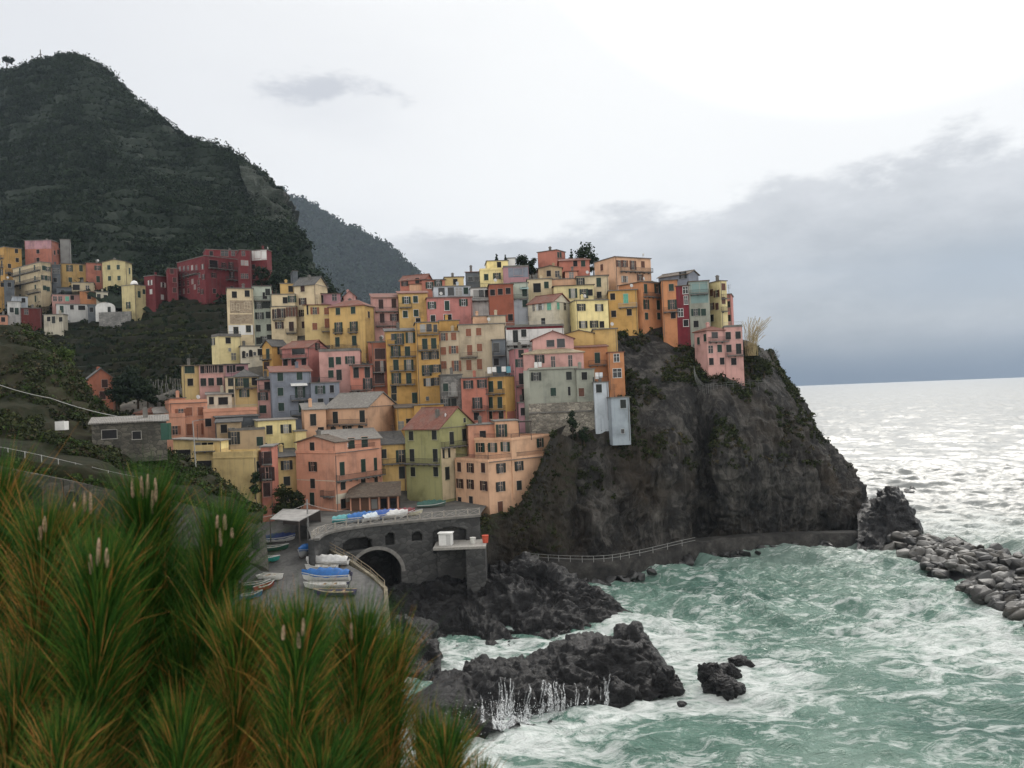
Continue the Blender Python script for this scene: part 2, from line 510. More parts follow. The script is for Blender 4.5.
def crown_quads(centers, radii, per, leaf, squash=0.8, rng=RNG, shell=0.55):
    """leaf-sized quads filling ellipsoid clumps"""
    n = len(centers)
    d = rng.normal(size=(n, per, 3)); d /= np.linalg.norm(d, axis=-1, keepdims=True)
    rad = (shell + (1 - shell) * rng.random((n, per, 1))) * (0.8 + 0.4 * rng.random((n, per, 1)))
    lump = 1 + 0.25 * np.sin(d[..., :1] * 5 + rng.random((n, 1, 1)) * 6) * np.cos(d[..., 1:2] * 4)
    ctr = centers[:, None, :] + d * rad * lump * radii[:, None, None] * np.array([1, 1, squash])
    nrm = d + rng.normal(size=d.shape) * 0.55
    nrm /= np.linalg.norm(nrm, axis=-1, keepdims=True)
    ref = rng.normal(size=d.shape)
    t = np.cross(nrm, ref); t /= np.linalg.norm(t, axis=-1, keepdims=True) + 1e-9
    bt = np.cross(nrm, t)
    ls = (leaf * (0.6 + 0.8 * rng.random((n, per, 1)))) * (radii[:, None, None] / radii.mean()) ** 0.4
    vs = np.stack([ctr - t * ls - bt * ls * 0.6, ctr + t * ls - bt * ls * 0.35, ctr + t * ls * 0.75 + bt * ls * 0.6, ctr - t * ls * 0.8 + bt * ls * 0.45], 2)
    vs = vs.reshape(-1, 3)
    return vs, np.arange(len(vs)).reshape(-1, 4)
# ================================================================== THE LAND
def Dv(y): return float(np.interp(y, [245, 265, 290, 330, 380, 430, 515, 560], [235, 220, 206, 184, 166, 152, 131, 122]))
def terrace(G, step, amt, seed=0.0, wob=2.0):
    z = G[..., 2] + wob * fract(G * np.array([1, 1, 0.2]), 0.02, 3, 'fbm', seed)
    k = np.floor(z / step); f = z / step - k
    ff = np.clip((f - 0.62) / 0.38, 0, 1); ff = ff * ff * (3 - 2 * ff)
    G = G.copy(); G[..., 2] += amt * ((k + ff) * step - z)
    return G

m_cliff = rock('cliff_rock', (0.009, 0.009, 0.0095), (0.027, 0.026, 0.0245), (0.13, 0.122, 0.11), 0.16, green=0.9, gz=0.45, moss=(0.017, 0.022, 0.010), brown=(0.045, 0.034, 0.023), strata=(1.3, 1.3, 0.22))
m_rock = rock('wet_rock', (0.003, 0.003, 0.0034), (0.0075, 0.0075, 0.0083), (0.042, 0.0415, 0.042), 0.55, wet=0.8, strata=(0.8, 0.8, 2.0))
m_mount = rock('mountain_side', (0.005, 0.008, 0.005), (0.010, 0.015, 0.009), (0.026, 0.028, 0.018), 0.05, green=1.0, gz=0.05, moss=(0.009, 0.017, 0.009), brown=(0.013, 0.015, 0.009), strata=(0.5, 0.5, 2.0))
m_crag = rock('crag', (0.02, 0.021, 0.02), (0.045, 0.043, 0.04), (0.12, 0.115, 0.105), 0.12, green=0.95, gz=0.15, moss=(0.012, 0.020, 0.011))
m_valley = soil('terrace_soil', [(0.005, 0.006, 0.004), (0.009, 0.0115, 0.006), (0.014, 0.013, 0.008), (0.016, 0.021, 0.009)], 0.07, 0.9)
m_hillside = soil('hillside_scrub', [(0.007, 0.008, 0.004), (0.013, 0.016, 0.007), (0.024, 0.021, 0.012), (0.026, 0.034, 0.012)], 0.10, 1.2)
m_villsoil = soil('village_ground', [(0.04, 0.04, 0.036), (0.085, 0.08, 0.07), (0.13, 0.12, 0.10)], 0.2, 1.5)

# the near mountain with its terraced foot
def lerp_rows(top, bot, n, pw=1.0):
    out = []
    for k in range(n):
        t = (k / (n - 1)) ** pw
        out.append([tuple(a + (b - a) * t for a, b in zip(p, q)) for p, q in zip(top, bot)])
    return out
crest = [(-170, 84, 640), (-60, 72, 625), (0, 70, 610), (40, 60, 600), (80, 59, 590), (125, 88, 570), (180, 126, 545), (240, 157, 515), (272, 182, 480)]
foot = [(-170, 318, 275), (-60, 316, 268), (0, 312, 262), (50, 308, 262), (95, 305, 260), (145, 303, 255), (205, 300, 250), (275, 300, 245), (345, 312, 255)]
rows = lerp_rows(crest, foot, 7)
edge = [(272, 180, 480), (284, 198, 440), (292, 218, 410), (302, 240, 375), (314, 262, 340), (326, 284, 300), (338, 304, 265)]
for r_, e_ in zip(rows, edge): r_[-1] = e_
rows.insert(0, [(px + 25, py + 45, D + 170) for px, py, D in crest])
G = loft(rows, 230, 200, [('fbm', 7.0, 0.013, 6, 3.3), ('ridge', 2.5, 0.03, 5, 8.0)])
G = terrace(G, 7.0, 0.75, 1.0, 6.0)
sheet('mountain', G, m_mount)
G_mount = G
# rocky spurs on its seaward edge
def crag(pts_rows, seed, mat=None):
    g = loft(pts_rows, 70, 70, [('ridge', 4.0, 0.03, 5, seed), ('fbm', 2.5, 0.07, 5, seed + 4)])
    return sheet('crag', g, mat or m_crag)
crag([[(240, 166, 500), (262, 172, 490), (280, 190, 470)], [(240, 172, 470), (266, 184, 455), (292, 214, 425)], [(252, 205, 425), (276, 215, 410), (303, 246, 385)], [(262, 235, 385), (288, 240, 375), (314, 276, 345)], [(268, 262, 350), (296, 268, 345), (330, 300, 310)]], 21.0)

# the far headland behind it
crest2 = [(200, 152, 2916), (262, 184, 2808), (300, 200, 2727), (330, 217, 2659), (370, 243, 2565), (398, 261, 2497), (414, 274, 2457), (428, 292, 2430), (440, 330, 2403)]
foot2 = [(200, 330, 2160), (262, 330, 2133), (300, 335, 2106), (330, 340, 2092), (370, 350, 2079), (398, 360, 2079), (420, 372, 2092), (440, 390, 2133), (455, 402, 2187)]
rows = lerp_rows(crest2, foot2, 6)
rows.insert(0, [(px + 10, py + 50, D + 800) for px, py, D in crest2])
G = loft(rows, 120, 130, [('fbm', 22.0, 0.0035, 6, 31.0), ('ridge', 10.0, 0.008, 5, 12.0)])
sheet('far_headland', G, m_mount)
G_far = G

# terraced valley side between the two parts of the village
top = [(-90, 285, 300), (0, 280, 295), (60, 278, 292), (130, 278, 285), (180, 282, 270), (240, 286, 262), (330, 296, 250)]
bot = [(-90, 425, 168), (0, 425, 166), (60, 422, 164), (130, 415, 160), (180, 402, 162), (240, 396, 166), (330, 385, 172)]
G = loft(lerp_rows(top, bot, 6, 0.85), 170, 200, [('fbm', 3.0, 0.03, 5, 5.5)])
G = terrace(G, 3.0, 0.9, 2.0, 2.0)
sheet('valley_terraces', G, m_valley)
G_valley = G

# ground under the village
xs = [120, 190, 260, 330, 400, 470, 540, 610, 680, 742]
cy = [405, 382, 340, 322, 304, 292, 270, 300, 325, 350]
rows = [[(x, y + 30, Dv(y) + 45) for x, y in zip(xs, cy)], [(x, y, Dv(y) + 14) for x, y in zip(xs, cy)]]
for t in (0.2, 0.4, 0.6, 0.8, 1.0):
    rows.append([(x, y + (524 - y) * t, Dv(y + (524 - y) * t) + 6) for x, y in zip(xs[:6], cy[:6])] + [(x + (500 - x) * t * t, y + (530 - y) * t * (1 - 0.25 * t), Dv(y + (500 - y) * t) + 9) for x, y in zip(xs[6:], cy[6:])])
G = loft(rows, 120, 110, [('fbm', 1.2, 0.06, 4, 2.2)])
sheet('village_hill', G, m_villsoil)

# the headland cliff
cols = [
 [(478, 500, 140), (480, 510, 139), (482, 520, 139), (484, 530, 139), (486, 540, 139), (488, 550, 140), (490, 562, 141)],
 [(528, 436, 160), (522, 470, 154), (516, 500, 149), (513, 520, 146), (512, 535, 145), (512, 548, 144), (512, 562, 143)],
 [(560, 404, 162), (556, 430, 156), (552, 460, 152), (551, 490, 149), (550, 520, 146), (550, 548, 143), (550, 575, 140)],
 [(600, 372, 167), (600, 405, 160), (602, 437, 153), (600, 470, 150), (598, 510, 146), (596, 550, 142), (596, 580, 139)],
 [(628, 318, 187), (632, 360, 174), (636, 400, 162), (640, 440, 154), (640, 480, 150), (640, 540, 146), (640, 574, 143)],
 [(655, 316, 188), (660, 355, 176), (665, 395, 164), (668, 435, 155), (670, 475, 151), (672, 530, 150), (672, 564, 150)],
 [(682, 320, 188), (688, 350, 178), (694, 390, 167), (700, 435, 164), (703, 475, 162), (704, 530, 162), (704, 556, 162)],
 [(708, 327, 186), (712, 358, 175), (716, 392, 165), (720, 430, 159), (724, 470, 156), (727, 525, 159), (728, 553, 160)],
 [(735, 340, 183), (734, 372, 172), (735, 396, 165), (745, 430, 161), (752, 470, 158), (758, 520, 160), (762, 551, 162)],
 [(757, 350, 184), (764, 376, 176), (774, 396, 170), (788, 430, 166), (796, 470, 164), (806, 510, 164), (815, 548, 165)],
 [(768, 358, 196), (783, 380, 188), (794, 400, 183), (818, 440, 177), (834, 470, 173), (850, 500, 169), (864, 545, 166)],
 [(776, 372, 226), (790, 395, 220), (802, 420, 214), (822, 455, 206), (838, 485, 200), (856, 512, 196), (868, 545, 190)],
]
rows = [[c_[k] for c_ in cols] for k in range(7)]
G = loft(rows, 420, 330)
nrm = normals_of(G); nrm = np.where((nrm @ np.array([0, -0.7, 0.7]))[..., None] < 0, -nrm, nrm)
st = np.array([1, 1, 0.28])
lowmask = np.clip(np.linspace(-0.2, 1.5, G.shape[0]), 0.25, 1.0)[:, None]
warp = G + 2.5 * np.stack([fract(G, 0.09, 3, 'fbm', 1.0), fract(G, 0.09, 3, 'fbm', 5.0), fract(G, 0.09, 3, 'fbm', 9.0)], -1)
st = np.array([1, 1, 0.30]); tilt = warp @ np.array([[1, 0, 0.25], [0, 1, 0.1], [-0.35, 0, 1]])
h = 3.0 * fract(tilt * np.array([1, 1, .22]), 0.062, 1, 'block', 22.0) + 1.6 * (fract(warp * st, 0.07, 5, 'ridge', 4.0) - 1.0) + 1.2 * fract(G, 0.05, 5, 'fbm', 7.0) + 1.5 * fract(tilt * st, 0.13, 1, 'block', 2.0) + 0.75 * fract(tilt * np.array([1, 1, .4]), 0.33, 1, 'block', 6.0) + 0.35 * fract(tilt * np.array([1, 1, .5]), 0.8, 1, 'block', 16.0) + 0.4 * (fract(G, 0.35, 5, 'ridge', 1.0) - 1)
G = G + nrm * (h * lowmask)[..., None]
sheet('headland', G, m_cliff, smooth=False)
G_head = G

# hillside on the near left (path, retaining wall, garden terraces)
cols = [
 [(-160, 305, 150), (-160, 318, 135), (-160, 370, 108), (-160, 418, 86), (-160, 428, 80), (-160, 470, 79), (-160, 620, 55), (-160, 900, 26)],
 [(-40, 330, 150), (-40, 324, 132), (-40, 390, 108), (-40, 442, 86), (-40, 452, 82), (-40, 495, 81), (-40, 640, 58), (-40, 900, 28)],
 [(20, 345, 150), (20, 328, 130), (20, 398, 106), (20, 452, 86), (20, 463, 83), (20, 508, 82), (20, 640, 60), (20, 900, 30)],
 [(70, 385, 150), (66, 362, 128), (70, 420, 106), (70, 464, 87), (70, 475, 84), (70, 518, 83), (70, 640, 62), (60, 900, 32)],
 [(110, 440, 150), (106, 412, 124), (115, 445, 106), (120, 474, 90), (118, 486, 87), (118, 527, 86), (110, 640, 66), (90, 900, 34)],
 [(165, 470, 146), (165, 450, 120), (170, 470, 106), (175, 484, 95), (172, 496, 92), (170, 534, 91), (150, 640, 72), (120, 900, 38)],
 [(215, 505, 130), (215, 480, 116), (220, 490, 107), (226, 500, 101), (222, 511, 98), (218, 545, 97), (190, 640, 78), (150, 900, 44)],
 [(255, 530, 124), (258, 508, 116), (258, 512, 110), (262, 518, 105), (256, 528, 103), (244, 560, 101), (212, 640, 84), (180, 900, 50)],
]
rows = [[c_[k] for c_ in cols] for k in range(8)]
G = loft(rows, 150, 190, [('fbm', 0.9, 0.12, 5, 6.0)])
G[:90] = terrace(G[:90], 2.2, 0.5, 3.0, 1.0)
sheet('hillside', G, m_hillside)
G_hill = G

# ------------------------------------------------------------------ shore rocks and stacks
def rock_mass(name, rows, nu, nv, amp=1.0, seed=0.0, mat=None, fine=1.0):
    g = loft(rows, nu, nv)
    n = normals_of(g); n = np.where((n @ np.array([0, -0.5, 0.85]))[..., None] < 0, -n, n)
    wg = g + 0.9 * np.stack([fract(g, 0.25, 3, 'fbm', 1.0), fract(g, 0.25, 3, 'fbm', 5.0), fract(g, 0.25, 3, 'fbm', 9.0)], -1)
    tg_ = wg @ np.array([[1, 0, 0.5], [0, 1, 0.2], [-0.7, 0.2, 1]]) * np.array([0.55, 0.8, 1.25])
    h = amp * (1.2 * (fract(wg * np.array([1, 1, .7]), 0.14, 5, 'ridge', seed) - 1.0) + 1.7 * fract(tg_, 0.22, 1, 'block', seed + 3) + 0.9 * fract(tg_, 0.5, 1, 'block', seed + 5) + 0.5 * fine * fract(tg_, 1.2, 1, 'block', seed + 8) + 0.42 * fine * (fract(wg, 0.8, 5, 'ridge', seed + 9) - 1.0))
    h = h - 0.9 * amp
    ed = np.minimum(1, np.minimum(np.linspace(0, 6, nu), np.linspace(6, 0, nu)))[None, :]
    g = g + n * (h * ed)[..., None]
    return sheet(name, g, mat or m_rock, smooth=False), g
_, G_r1 = rock_mass('shore_rock', [
 [(418, 608, 130), (450, 592, 132), (480, 578, 134), (510, 570, 135), (540, 570, 134), (570, 580, 130), (600, 594, 125), (636, 616, 118)],
 [(424, 612, 120), (452, 594, 121), (480, 574, 122), (512, 556, 122), (540, 560, 120), (565, 576, 118), (598, 590, 117), (632, 612, 116)],
 [(426, 622, 113), (452, 612, 113), (480, 598, 114), (512, 590, 114), (540, 590, 114), (565, 598, 113), (598, 604, 114), (630, 615, 115)],
 [(426, 650, 103), (452, 654, 102), (480, 655, 102), (512, 652, 102.5), (540, 650, 103.5), (565, 644, 105), (598, 634, 108), (630, 622, 113)]], 220, 110, 0.7, 4.0)
_, G_r2 = rock_mass('shore_rock', [
 [(405, 700, 84), (450, 668, 97), (480, 664, 98), (510, 660, 99), (540, 655, 100), (570, 645, 102), (600, 644, 103), (625, 644, 103), (650, 654, 99), (674, 676, 92)],
 [(412, 704, 81), (452, 680, 86), (482, 664, 89), (512, 656, 90), (545, 650, 90), (570, 641, 91), (600, 634, 92), (628, 628, 92), (648, 640, 91), (668, 668, 88)],
 [(416, 716, 78), (452, 698, 81), (482, 684, 83), (512, 680, 83), (545, 678, 84), (570, 674, 84), (600, 672, 85), (628, 668, 86), (650, 672, 87), (669, 682, 86.5)],
 [(416, 745, 73), (452, 738, 74.5), (482, 735, 75), (512, 728, 76.5), (545, 722, 78), (570, 718, 79), (600, 715, 80), (628, 709, 81.5), (650, 700, 83), (670, 694, 84)]], 260, 130, 0.52, 14.0)
rock_mass('shore_rock', [
 [(372, 640, 112), (392, 634, 112), (412, 632, 112), (430, 640, 110), (444, 660, 100)],
 [(376, 634, 102), (394, 621, 103), (412, 621, 102), (430, 632, 100), (442, 654, 96)],
 [(378, 655, 95), (394, 648, 96), (412, 645, 96), (428, 650, 95), (441, 664, 93)],
 [(376, 694, 87), (394, 692, 88), (412, 690, 88.5), (428, 686, 89), (442, 676, 91)]], 90, 80, 0.6, 24.0)
import bmesh
def blob_rock(px, py, r, seed, sink=.25):
    c_ = at_z(px, py, 0); bm = bmesh.new(); bmesh.ops.create_icosphere(bm, subdivisions=5, radius=1.0)
    V = np.array([v.co for v in bm.verts]); P = V * np.array(r)
    wp_ = P + .35 * np.stack([fract(P, .7, 3, 'fbm', seed + k) for k in (1., 5., 9.)], -1)
    h = .30 * fract(wp_ + seed, .55, 1, 'block', seed) + .16 * fract(wp_ * np.array([1, 1, 1.6]) + seed, 1.3, 1, 'block', seed + 2) + .10 * (fract(P, 1.2, 4, 'ridge', seed) - 1) - .05
    P = P * (1 + h[:, None]); P[:, 2] += r[2] * (1 - 2 * sink) * .5
    for v, q in zip(bm.verts, P): v.co = q
    me = bpy.data.meshes.new('shore_rock'); bm.to_mesh(me); bm.free(); me.materials.append(m_rock)
    o = link('shore_rock', me); o.location = tuple(c_); o['kind'] = 'structure'
for a in ((712, 684, (1.5, 1.3, 1.9), 3.), (722, 690, (1.8, 1.4, 1.25), 7.), (741, 664, (1.5, 1.1, .75), 11.), (729, 674, (1.3, 1.0, .9), 15.), (667, 688, (1.25, 1.1, 1.6), 19.), (676, 690, (.8, .8, .6), 23.), (682, 705, (.5, .5, .3), 27.)): blob_rock(*a)
rock_mass('shore_rock', [
 [(855, 520, 172), (878, 500, 176), (892, 494, 178), (905, 502, 178), (925, 535, 170)],
 [(857, 515, 163), (878, 496, 164), (892, 487, 164), (904, 497, 163), (922, 530, 160)],
 [(858, 535, 157), (878, 525, 158), (892, 520, 158), (905, 525, 158), (922, 535, 158)],
 [(856, 556, 150), (878, 556, 150), (892, 556, 151), (905, 552, 152), (924, 546, 155)]], 80, 70, 0.7, 54.0)
rock_mass('shore_rock', [[(903, 494, 230), (912, 490, 232), (924, 500, 228)], [(904, 489, 224), (911, 486, 225), (922, 494, 222)], [(903, 505, 216), (911, 506, 216), (923, 504, 217)]], 30, 30, 0.5, 64.0)
_, G_bed = rock_mass('shore_rock', [
 [(336, 600, 124), (360, 592, 126), (385, 588, 127), (420, 586, 128), (455, 584, 128), (490, 574, 132), (520, 566, 139)],
 [(340, 604, 117), (362, 596, 117.5), (388, 588, 118.5), (420, 585, 119), (455, 583, 118.5), (488, 574, 122), (520, 568, 135)],
 [(345, 616, 113), (365, 608, 114), (390, 602, 114.5), (420, 600, 114.5), (452, 598, 115), (485, 590, 118), (520, 580, 128)],
 [(355, 648, 105), (372, 645, 106), (392, 642, 106.5), (420, 640, 107), (450, 636, 108), (485, 628, 111), (520, 612, 116)]], 150, 80, 0.55, 74.0)

m_bank = rock('muddy_bank', (0.012, 0.012, 0.011), (0.034, 0.030, 0.025), (0.075, 0.068, 0.058), 0.25, green=0.8, gz=0.35, moss=(0.022, 0.026, 0.011), brown=(0.045, 0.034, 0.022), strata=(1.2, 1.2, .3))
_, G_bank = rock_mass('bank', [
 [(566, 425, 152), (552, 452, 150), (542, 475, 146), (530, 500, 142), (512, 520, 139), (478, 524, 136)],
 [(553, 432, 138), (542, 458, 135.5), (532, 480, 134), (521, 500, 132.5), (505, 513, 130.5), (474, 517, 127.5)],
 [(566, 436, 145), (556, 467, 141), (548, 492, 138), (536, 514, 135), (512, 530, 131.5), (478, 532, 125)],
 [(582, 446, 150), (576, 484, 146), (566, 518, 142), (550, 542, 138.5), (515, 549, 134.5), (478, 546, 123)],
 [(588, 455, 155), (584, 505, 150), (577, 545, 145), (558, 566, 139), (516, 566, 136.5), (476, 562, 122)]], 130, 110, 0.22, 84.0, m_bank)

# ------------------------------------------------------------------ the sea
def foam_field(P):
    f = np.zeros(len(P))
    def blob(px, py, s, a):
        nonlocal f
        q = at_z(px, py, 0)
        f += a * np.exp(-((P[:, 0] - q[0])**2 + (P[:, 1] - q[1])**2) / (s * s))
    for px in range(425, 670, 12): blob(px, np.interp(px, [425, 480, 545, 600, 650, 670], [738, 728, 716, 710, 698, 690]), 3.0, 0.75)
    for px in range(480, 640, 20): blob(px, np.interp(px, [480, 640], [745, 715]), 4.0, 0.15)
    for px, py in ((470, 745), (520, 742), (440, 755), (540, 735)): blob(px, py, 6, 0.4)
    for px in range(425, 480, 10): blob(px, 668 + (px - 425) * -0.2, 3.0, 0.6)
    for px in range(440, 640, 14): blob(px, np.interp(px, [440, 545, 600, 640], [650, 646, 632, 612]), 3.0, 0.45)
    for px, py in ((720, 700), (745, 690), (765, 670), (700, 660), (690, 690), (760, 700), (690, 640), (665, 640), (675, 655), (640, 622), (790, 680)): blob(px, py, 5, 0.5)
    for px, py in ((660, 618), (680, 625), (690, 600), (720, 590), (760, 600)): blob(px, py, 6, 0.18)
    for px, py in ((930, 640), (980, 630), (1010, 650), (960, 660), (1030, 640), (900, 620), (960, 610), (1040, 680), (880, 640)): blob(px, py, 8, 0.30)
    for px, py in ((1000, 600), (960, 590), (920, 575), (890, 560), (860, 555)): blob(px, py, 5, 0.35)
    for px, py in ((930, 520), (960, 530), (1000, 520), (940, 500), (920, 515), (1020, 540)): blob(px, py, 14, 0.4)
    for px in range(600, 870, 20): blob(px, np.interp(px, [600, 640, 700, 750, 870], [586, 576, 562, 552, 548]), 2.5, 0.15)
    return np.clip(f, 0, 0.85)
rr = np.concatenate([np.geomspace(46, 330, 720), np.geomspace(332, 2600, 240), np.geomspace(2700, 7000, 50)])
aa = np.radians(np.linspace(-38, 50, 640))
RR, AA = np.meshgrid(rr, aa, indexing='ij')
X, Y = RR * np.sin(AA), RR * np.cos(AA)
Z = np.zeros_like(X)
rg = np.random.default_rng(5)
for k in range(56):
    lam = 0.9 * (22 / 0.9) ** (k / 55.0)
    th = R(205) + rg.normal() * (0.75 if lam < 6 else 0.4)
    ph = rg.random() * 6.28
    amp = 0.0125 * lam ** 0.95 * (0.6 + 0.8 * rg.random())
    kx, ky = math.sin(th) * 6.283 / lam, math.cos(th) * 6.283 / lam
    wob = 0.5 * np.sin(X * 0.05 + ky * 3) + 0.5 * np.sin(Y * 0.043 + k)
    s_ = np.sin(X * kx + Y * ky + ph + 1.6 * wob)
    fade = np.clip(1.6 - RR * 0.0016 / lam * 2.0, 0, 1)
    Z += amp * fade * (1.0 - 2.0 * np.abs(s_) ** 1.3 if k % 3 == 0 else s_)
# swell lines rolling in at the right
for (px, py, wd, ln, hh, ang) in ((960, 690, 1.8, 9, 1.1, 0.1), (880, 695, 1.5, 7, 0.7, 0.05), (1010, 610, 2.2, 9, 0.7, 0.0), (800, 745, 2.0, 8, 0.5, 0.1)):
    q = at_z(px, py, 0)
    dx_, dy_ = X - q[0], Y - q[1]
    u_ = dx_ * math.cos(ang) + dy_ * math.sin(ang); v_ = -dx_ * math.sin(ang) + dy_ * math.cos(ang) + 0.02 * u_**2
    Z += hh * np.exp(-(v_ / wd) ** 2 - (u_ / ln) ** 2)
calm = np.clip((RR - 60) / 60, 0.55, 1.0)
Z *= calm
V = np.stack([X, Y, Z], -1).reshape(-1, 3)
m_sea, nt, _n, _l, bs = new_mat('sea_water')
g_ = nd(nt, 'ShaderNodeNewGeometry'); pos = g_.outputs['Position']
at_f = nd(nt, 'ShaderNodeAttribute', attribute_name='foam').outputs['Fac']
at_s = nd(nt, 'ShaderNodeAttribute', attribute_name='shelter').outputs['Fac']
big = noise_node(nt, pos, 0.05, 5, 0.6, 0.6)
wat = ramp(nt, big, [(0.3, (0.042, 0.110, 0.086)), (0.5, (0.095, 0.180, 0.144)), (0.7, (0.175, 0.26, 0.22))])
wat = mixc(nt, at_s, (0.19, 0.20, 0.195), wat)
streak = noise_node(nt, pos, 0.26, 8, 0.70, 1.3, stretch=(0.75, 1.5, 1))
fleck = noise_node(nt, pos, 0.7, 7, 0.70, 1.2, stretch=(0.7, 1.4, 1))
fs_ = nd(nt, 'ShaderNodeMath', {1: 0.10, 2: -0.10}, operation='MULTIPLY_ADD'); _l.new(at_s, fs_.inputs[0])
fa_ = nd(nt, 'ShaderNodeMath', operation='ADD'); _l.new(streak, fa_.inputs[0]); _l.new(fs_.outputs[0], fa_.inputs[1])
ma = nd(nt, 'ShaderNodeMath', {1: 0.19}, operation='MULTIPLY_ADD'); _l.new(at_f, ma.inputs[0]); _l.new(fa_.outputs[0], ma.inputs[2])
mb = nd(nt, 'ShaderNodeMath', {1: 0.34}, operation='MULTIPLY_ADD'); _l.new(fleck, mb.inputs[0]); _l.new(ma.outputs[0], mb.inputs[2])
foam = ramp(nt, mb.outputs[0], [(0.695, 0.0), (0.775, 0.38), (0.88, 0.80)])
_l.new(mixc(nt, foam, wat, (0.66, 0.69, 0.68)), bs.inputs['Base Color'])
rw_ = ramp(nt, at_s, [(0.0, 0.31), (1.0, 0.18)])
rgh = mixc(nt, foam, rw_, (0.75, 0.75, 0.75))
_l.new(rgh, bs.inputs['Roughness'])
bs.inputs['IOR'].default_value = 1.33
bs.inputs['Specular IOR Level'].default_value = 0.5
rip = noise_node(nt, pos, 0.9, 7, 0.65, 0.8, stretch=(0.8, 1.3, 1))
rip2 = noise_node(nt, pos, 0.12, 6, 0.65, 0.8, stretch=(0.7, 1.4, 1))
hs = nd(nt, 'ShaderNodeMath', {1: 5.0}, operation='MULTIPLY_ADD'); _l.new(rip2, hs.inputs[0]); _l.new(rip, hs.inputs[2])
bm_ = nd(nt, 'ShaderNodeBump', {'Distance': 0.7}); _l.new(hs.outputs[0], bm_.inputs['Height'])
_l.new(ramp(nt, at_s, [(0.0, 0.17), (1.0, 0.85)]), bm_.inputs['Strength']); _l.new(bm_.outputs[0], bs.inputs['Normal'])
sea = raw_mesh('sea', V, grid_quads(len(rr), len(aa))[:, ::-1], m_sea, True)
tag(sea, kind='structure')
F_ = foam_field(V)
a_ = sea.data.attributes.new('foam', 'FLOAT', 'POINT'); a_.data.foreach_set('value', F_.astype(np.float32))
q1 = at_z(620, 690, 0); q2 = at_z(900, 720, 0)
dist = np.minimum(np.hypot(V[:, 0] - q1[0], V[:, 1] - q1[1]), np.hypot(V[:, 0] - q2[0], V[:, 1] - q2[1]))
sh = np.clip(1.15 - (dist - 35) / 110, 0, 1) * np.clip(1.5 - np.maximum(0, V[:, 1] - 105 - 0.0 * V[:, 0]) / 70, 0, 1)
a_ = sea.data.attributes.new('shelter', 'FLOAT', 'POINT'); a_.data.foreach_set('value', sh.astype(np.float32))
# ================================================================== HOUSES
PAL = dict(
 ochre=(0.44, 0.255, 0.07), yellow=(0.48, 0.315, 0.11), bright=(0.68, 0.57, 0.26), lemon=(0.56, 0.475, 0.24), cream=(0.50, 0.41, 0.26),
 beige=(0.42, 0.345, 0.24), pale=(0.50, 0.46, 0.36), pink=(0.42, 0.17, 0.15), rose=(0.47, 0.26, 0.23), coral=(0.40, 0.15, 0.105), salmon=(0.52, 0.255, 0.165),
 peach=(0.54, 0.325, 0.20), hotel=(0.145, 0.028, 0.032), orange=(0.43, 0.185, 0.08), white=(0.55, 0.55, 0.53), greyblue=(0.185, 0.205, 0.245),
 green=(0.27, 0.265, 0.115), mint=(0.34, 0.38, 0.32), mauve=(0.33, 0.18, 0.20), brick=(0.24, 0.075, 0.045), crimson=(0.15, 0.02, 0.028), grey=(0.25, 0.25, 0.24),
 greygreen=(0.25, 0.26, 0.215), tan=(0.38, 0.28, 0.165), sand=(0.50, 0.375, 0.165), rust=(0.28, 0.10, 0.06), slate=(0.12, 0.135, 0.15), steel=(0.27, 0.31, 0.345), wine=(0.13, 0.028, 0.025), teal=(0.16, 0.24, 0.23),
 whiteblue=(0.40, 0.44, 0.48), magenta=(0.36, 0.16, 0.165))
for _k, _c in PAL.items():
    _g = 0.3 * _c[0] + 0.55 * _c[1] + 0.15 * _c[2]
    PAL[_k] = tuple(1.04 * (x * 0.92 + _g * 0.08) for x in _c)
SHUT = dict(g=(0.008, 0.028, 0.020), k=(0.009, 0.013, 0.012), b=(0.085, 0.032, 0.018), r=(0.20, 0.075, 0.04), t=(0.10, 0.30, 0.22), d=(0.028, 0.010, 0.008), p=(0.42, 0.43, 0.42), w=(0.45, 0.44, 0.42), a=(0.34, 0.33, 0.30))
m_glass, nt, n_, l_, b_ = new_mat('window_glass')
oi = nd(nt, 'ShaderNodeObjectInfo').outputs['Random']
l_.new(ramp(nt, oi, [(0.0, (0.006, 0.007, 0.008)), (0.75, (0.015, 0.017, 0.018)), (0.8, (0.16, 0.16, 0.15)), (1.0, (0.25, 0.25, 0.24))], 'LINEAR'), b_.inputs['Base Color'])
b_.inputs['Roughness'].default_value = 0.12
m_void = simple('dark_interior', (0.010, 0.010, 0.011), 0.9, var=0.3)
m_trimw = simple('pale_trim', (0.42, 0.40, 0.36), 0.8)
m_slab = simple('concrete_slab', (0.125, 0.12, 0.11), 0.9, var=0.3, scale=1.2)
m_iron = simple('railing_iron', (0.035, 0.035, 0.037), 0.6, 0.3)
m_paleiron = simple('pale_railing', (0.30, 0.30, 0.29), 0.6)
m_white = simple('white_paint', (0.62, 0.62, 0.60), 0.6, var=0.08)
ROOF = dict(t=lambda: tiles((0.155, 0.050, 0.032), (0.22, 0.095, 0.06), 't'), s=lambda: tiles((0.055, 0.055, 0.055), (0.12, 0.117, 0.11), 's'),
            w=lambda: tiles((0.17, 0.16, 0.145), (0.28, 0.265, 0.24), 'w'), b=lambda: tiles((0.085, 0.062, 0.045), (0.15, 0.115, 0.085), 'b'), l=lambda: tiles((0.33, 0.27, 0.18), (0.42, 0.33, 0.2), 'l'))
def shut_mat(k): return simple('shutter_paint', SHUT[k], 0.65, var=0.25, scale=2.0)
_wm = {}
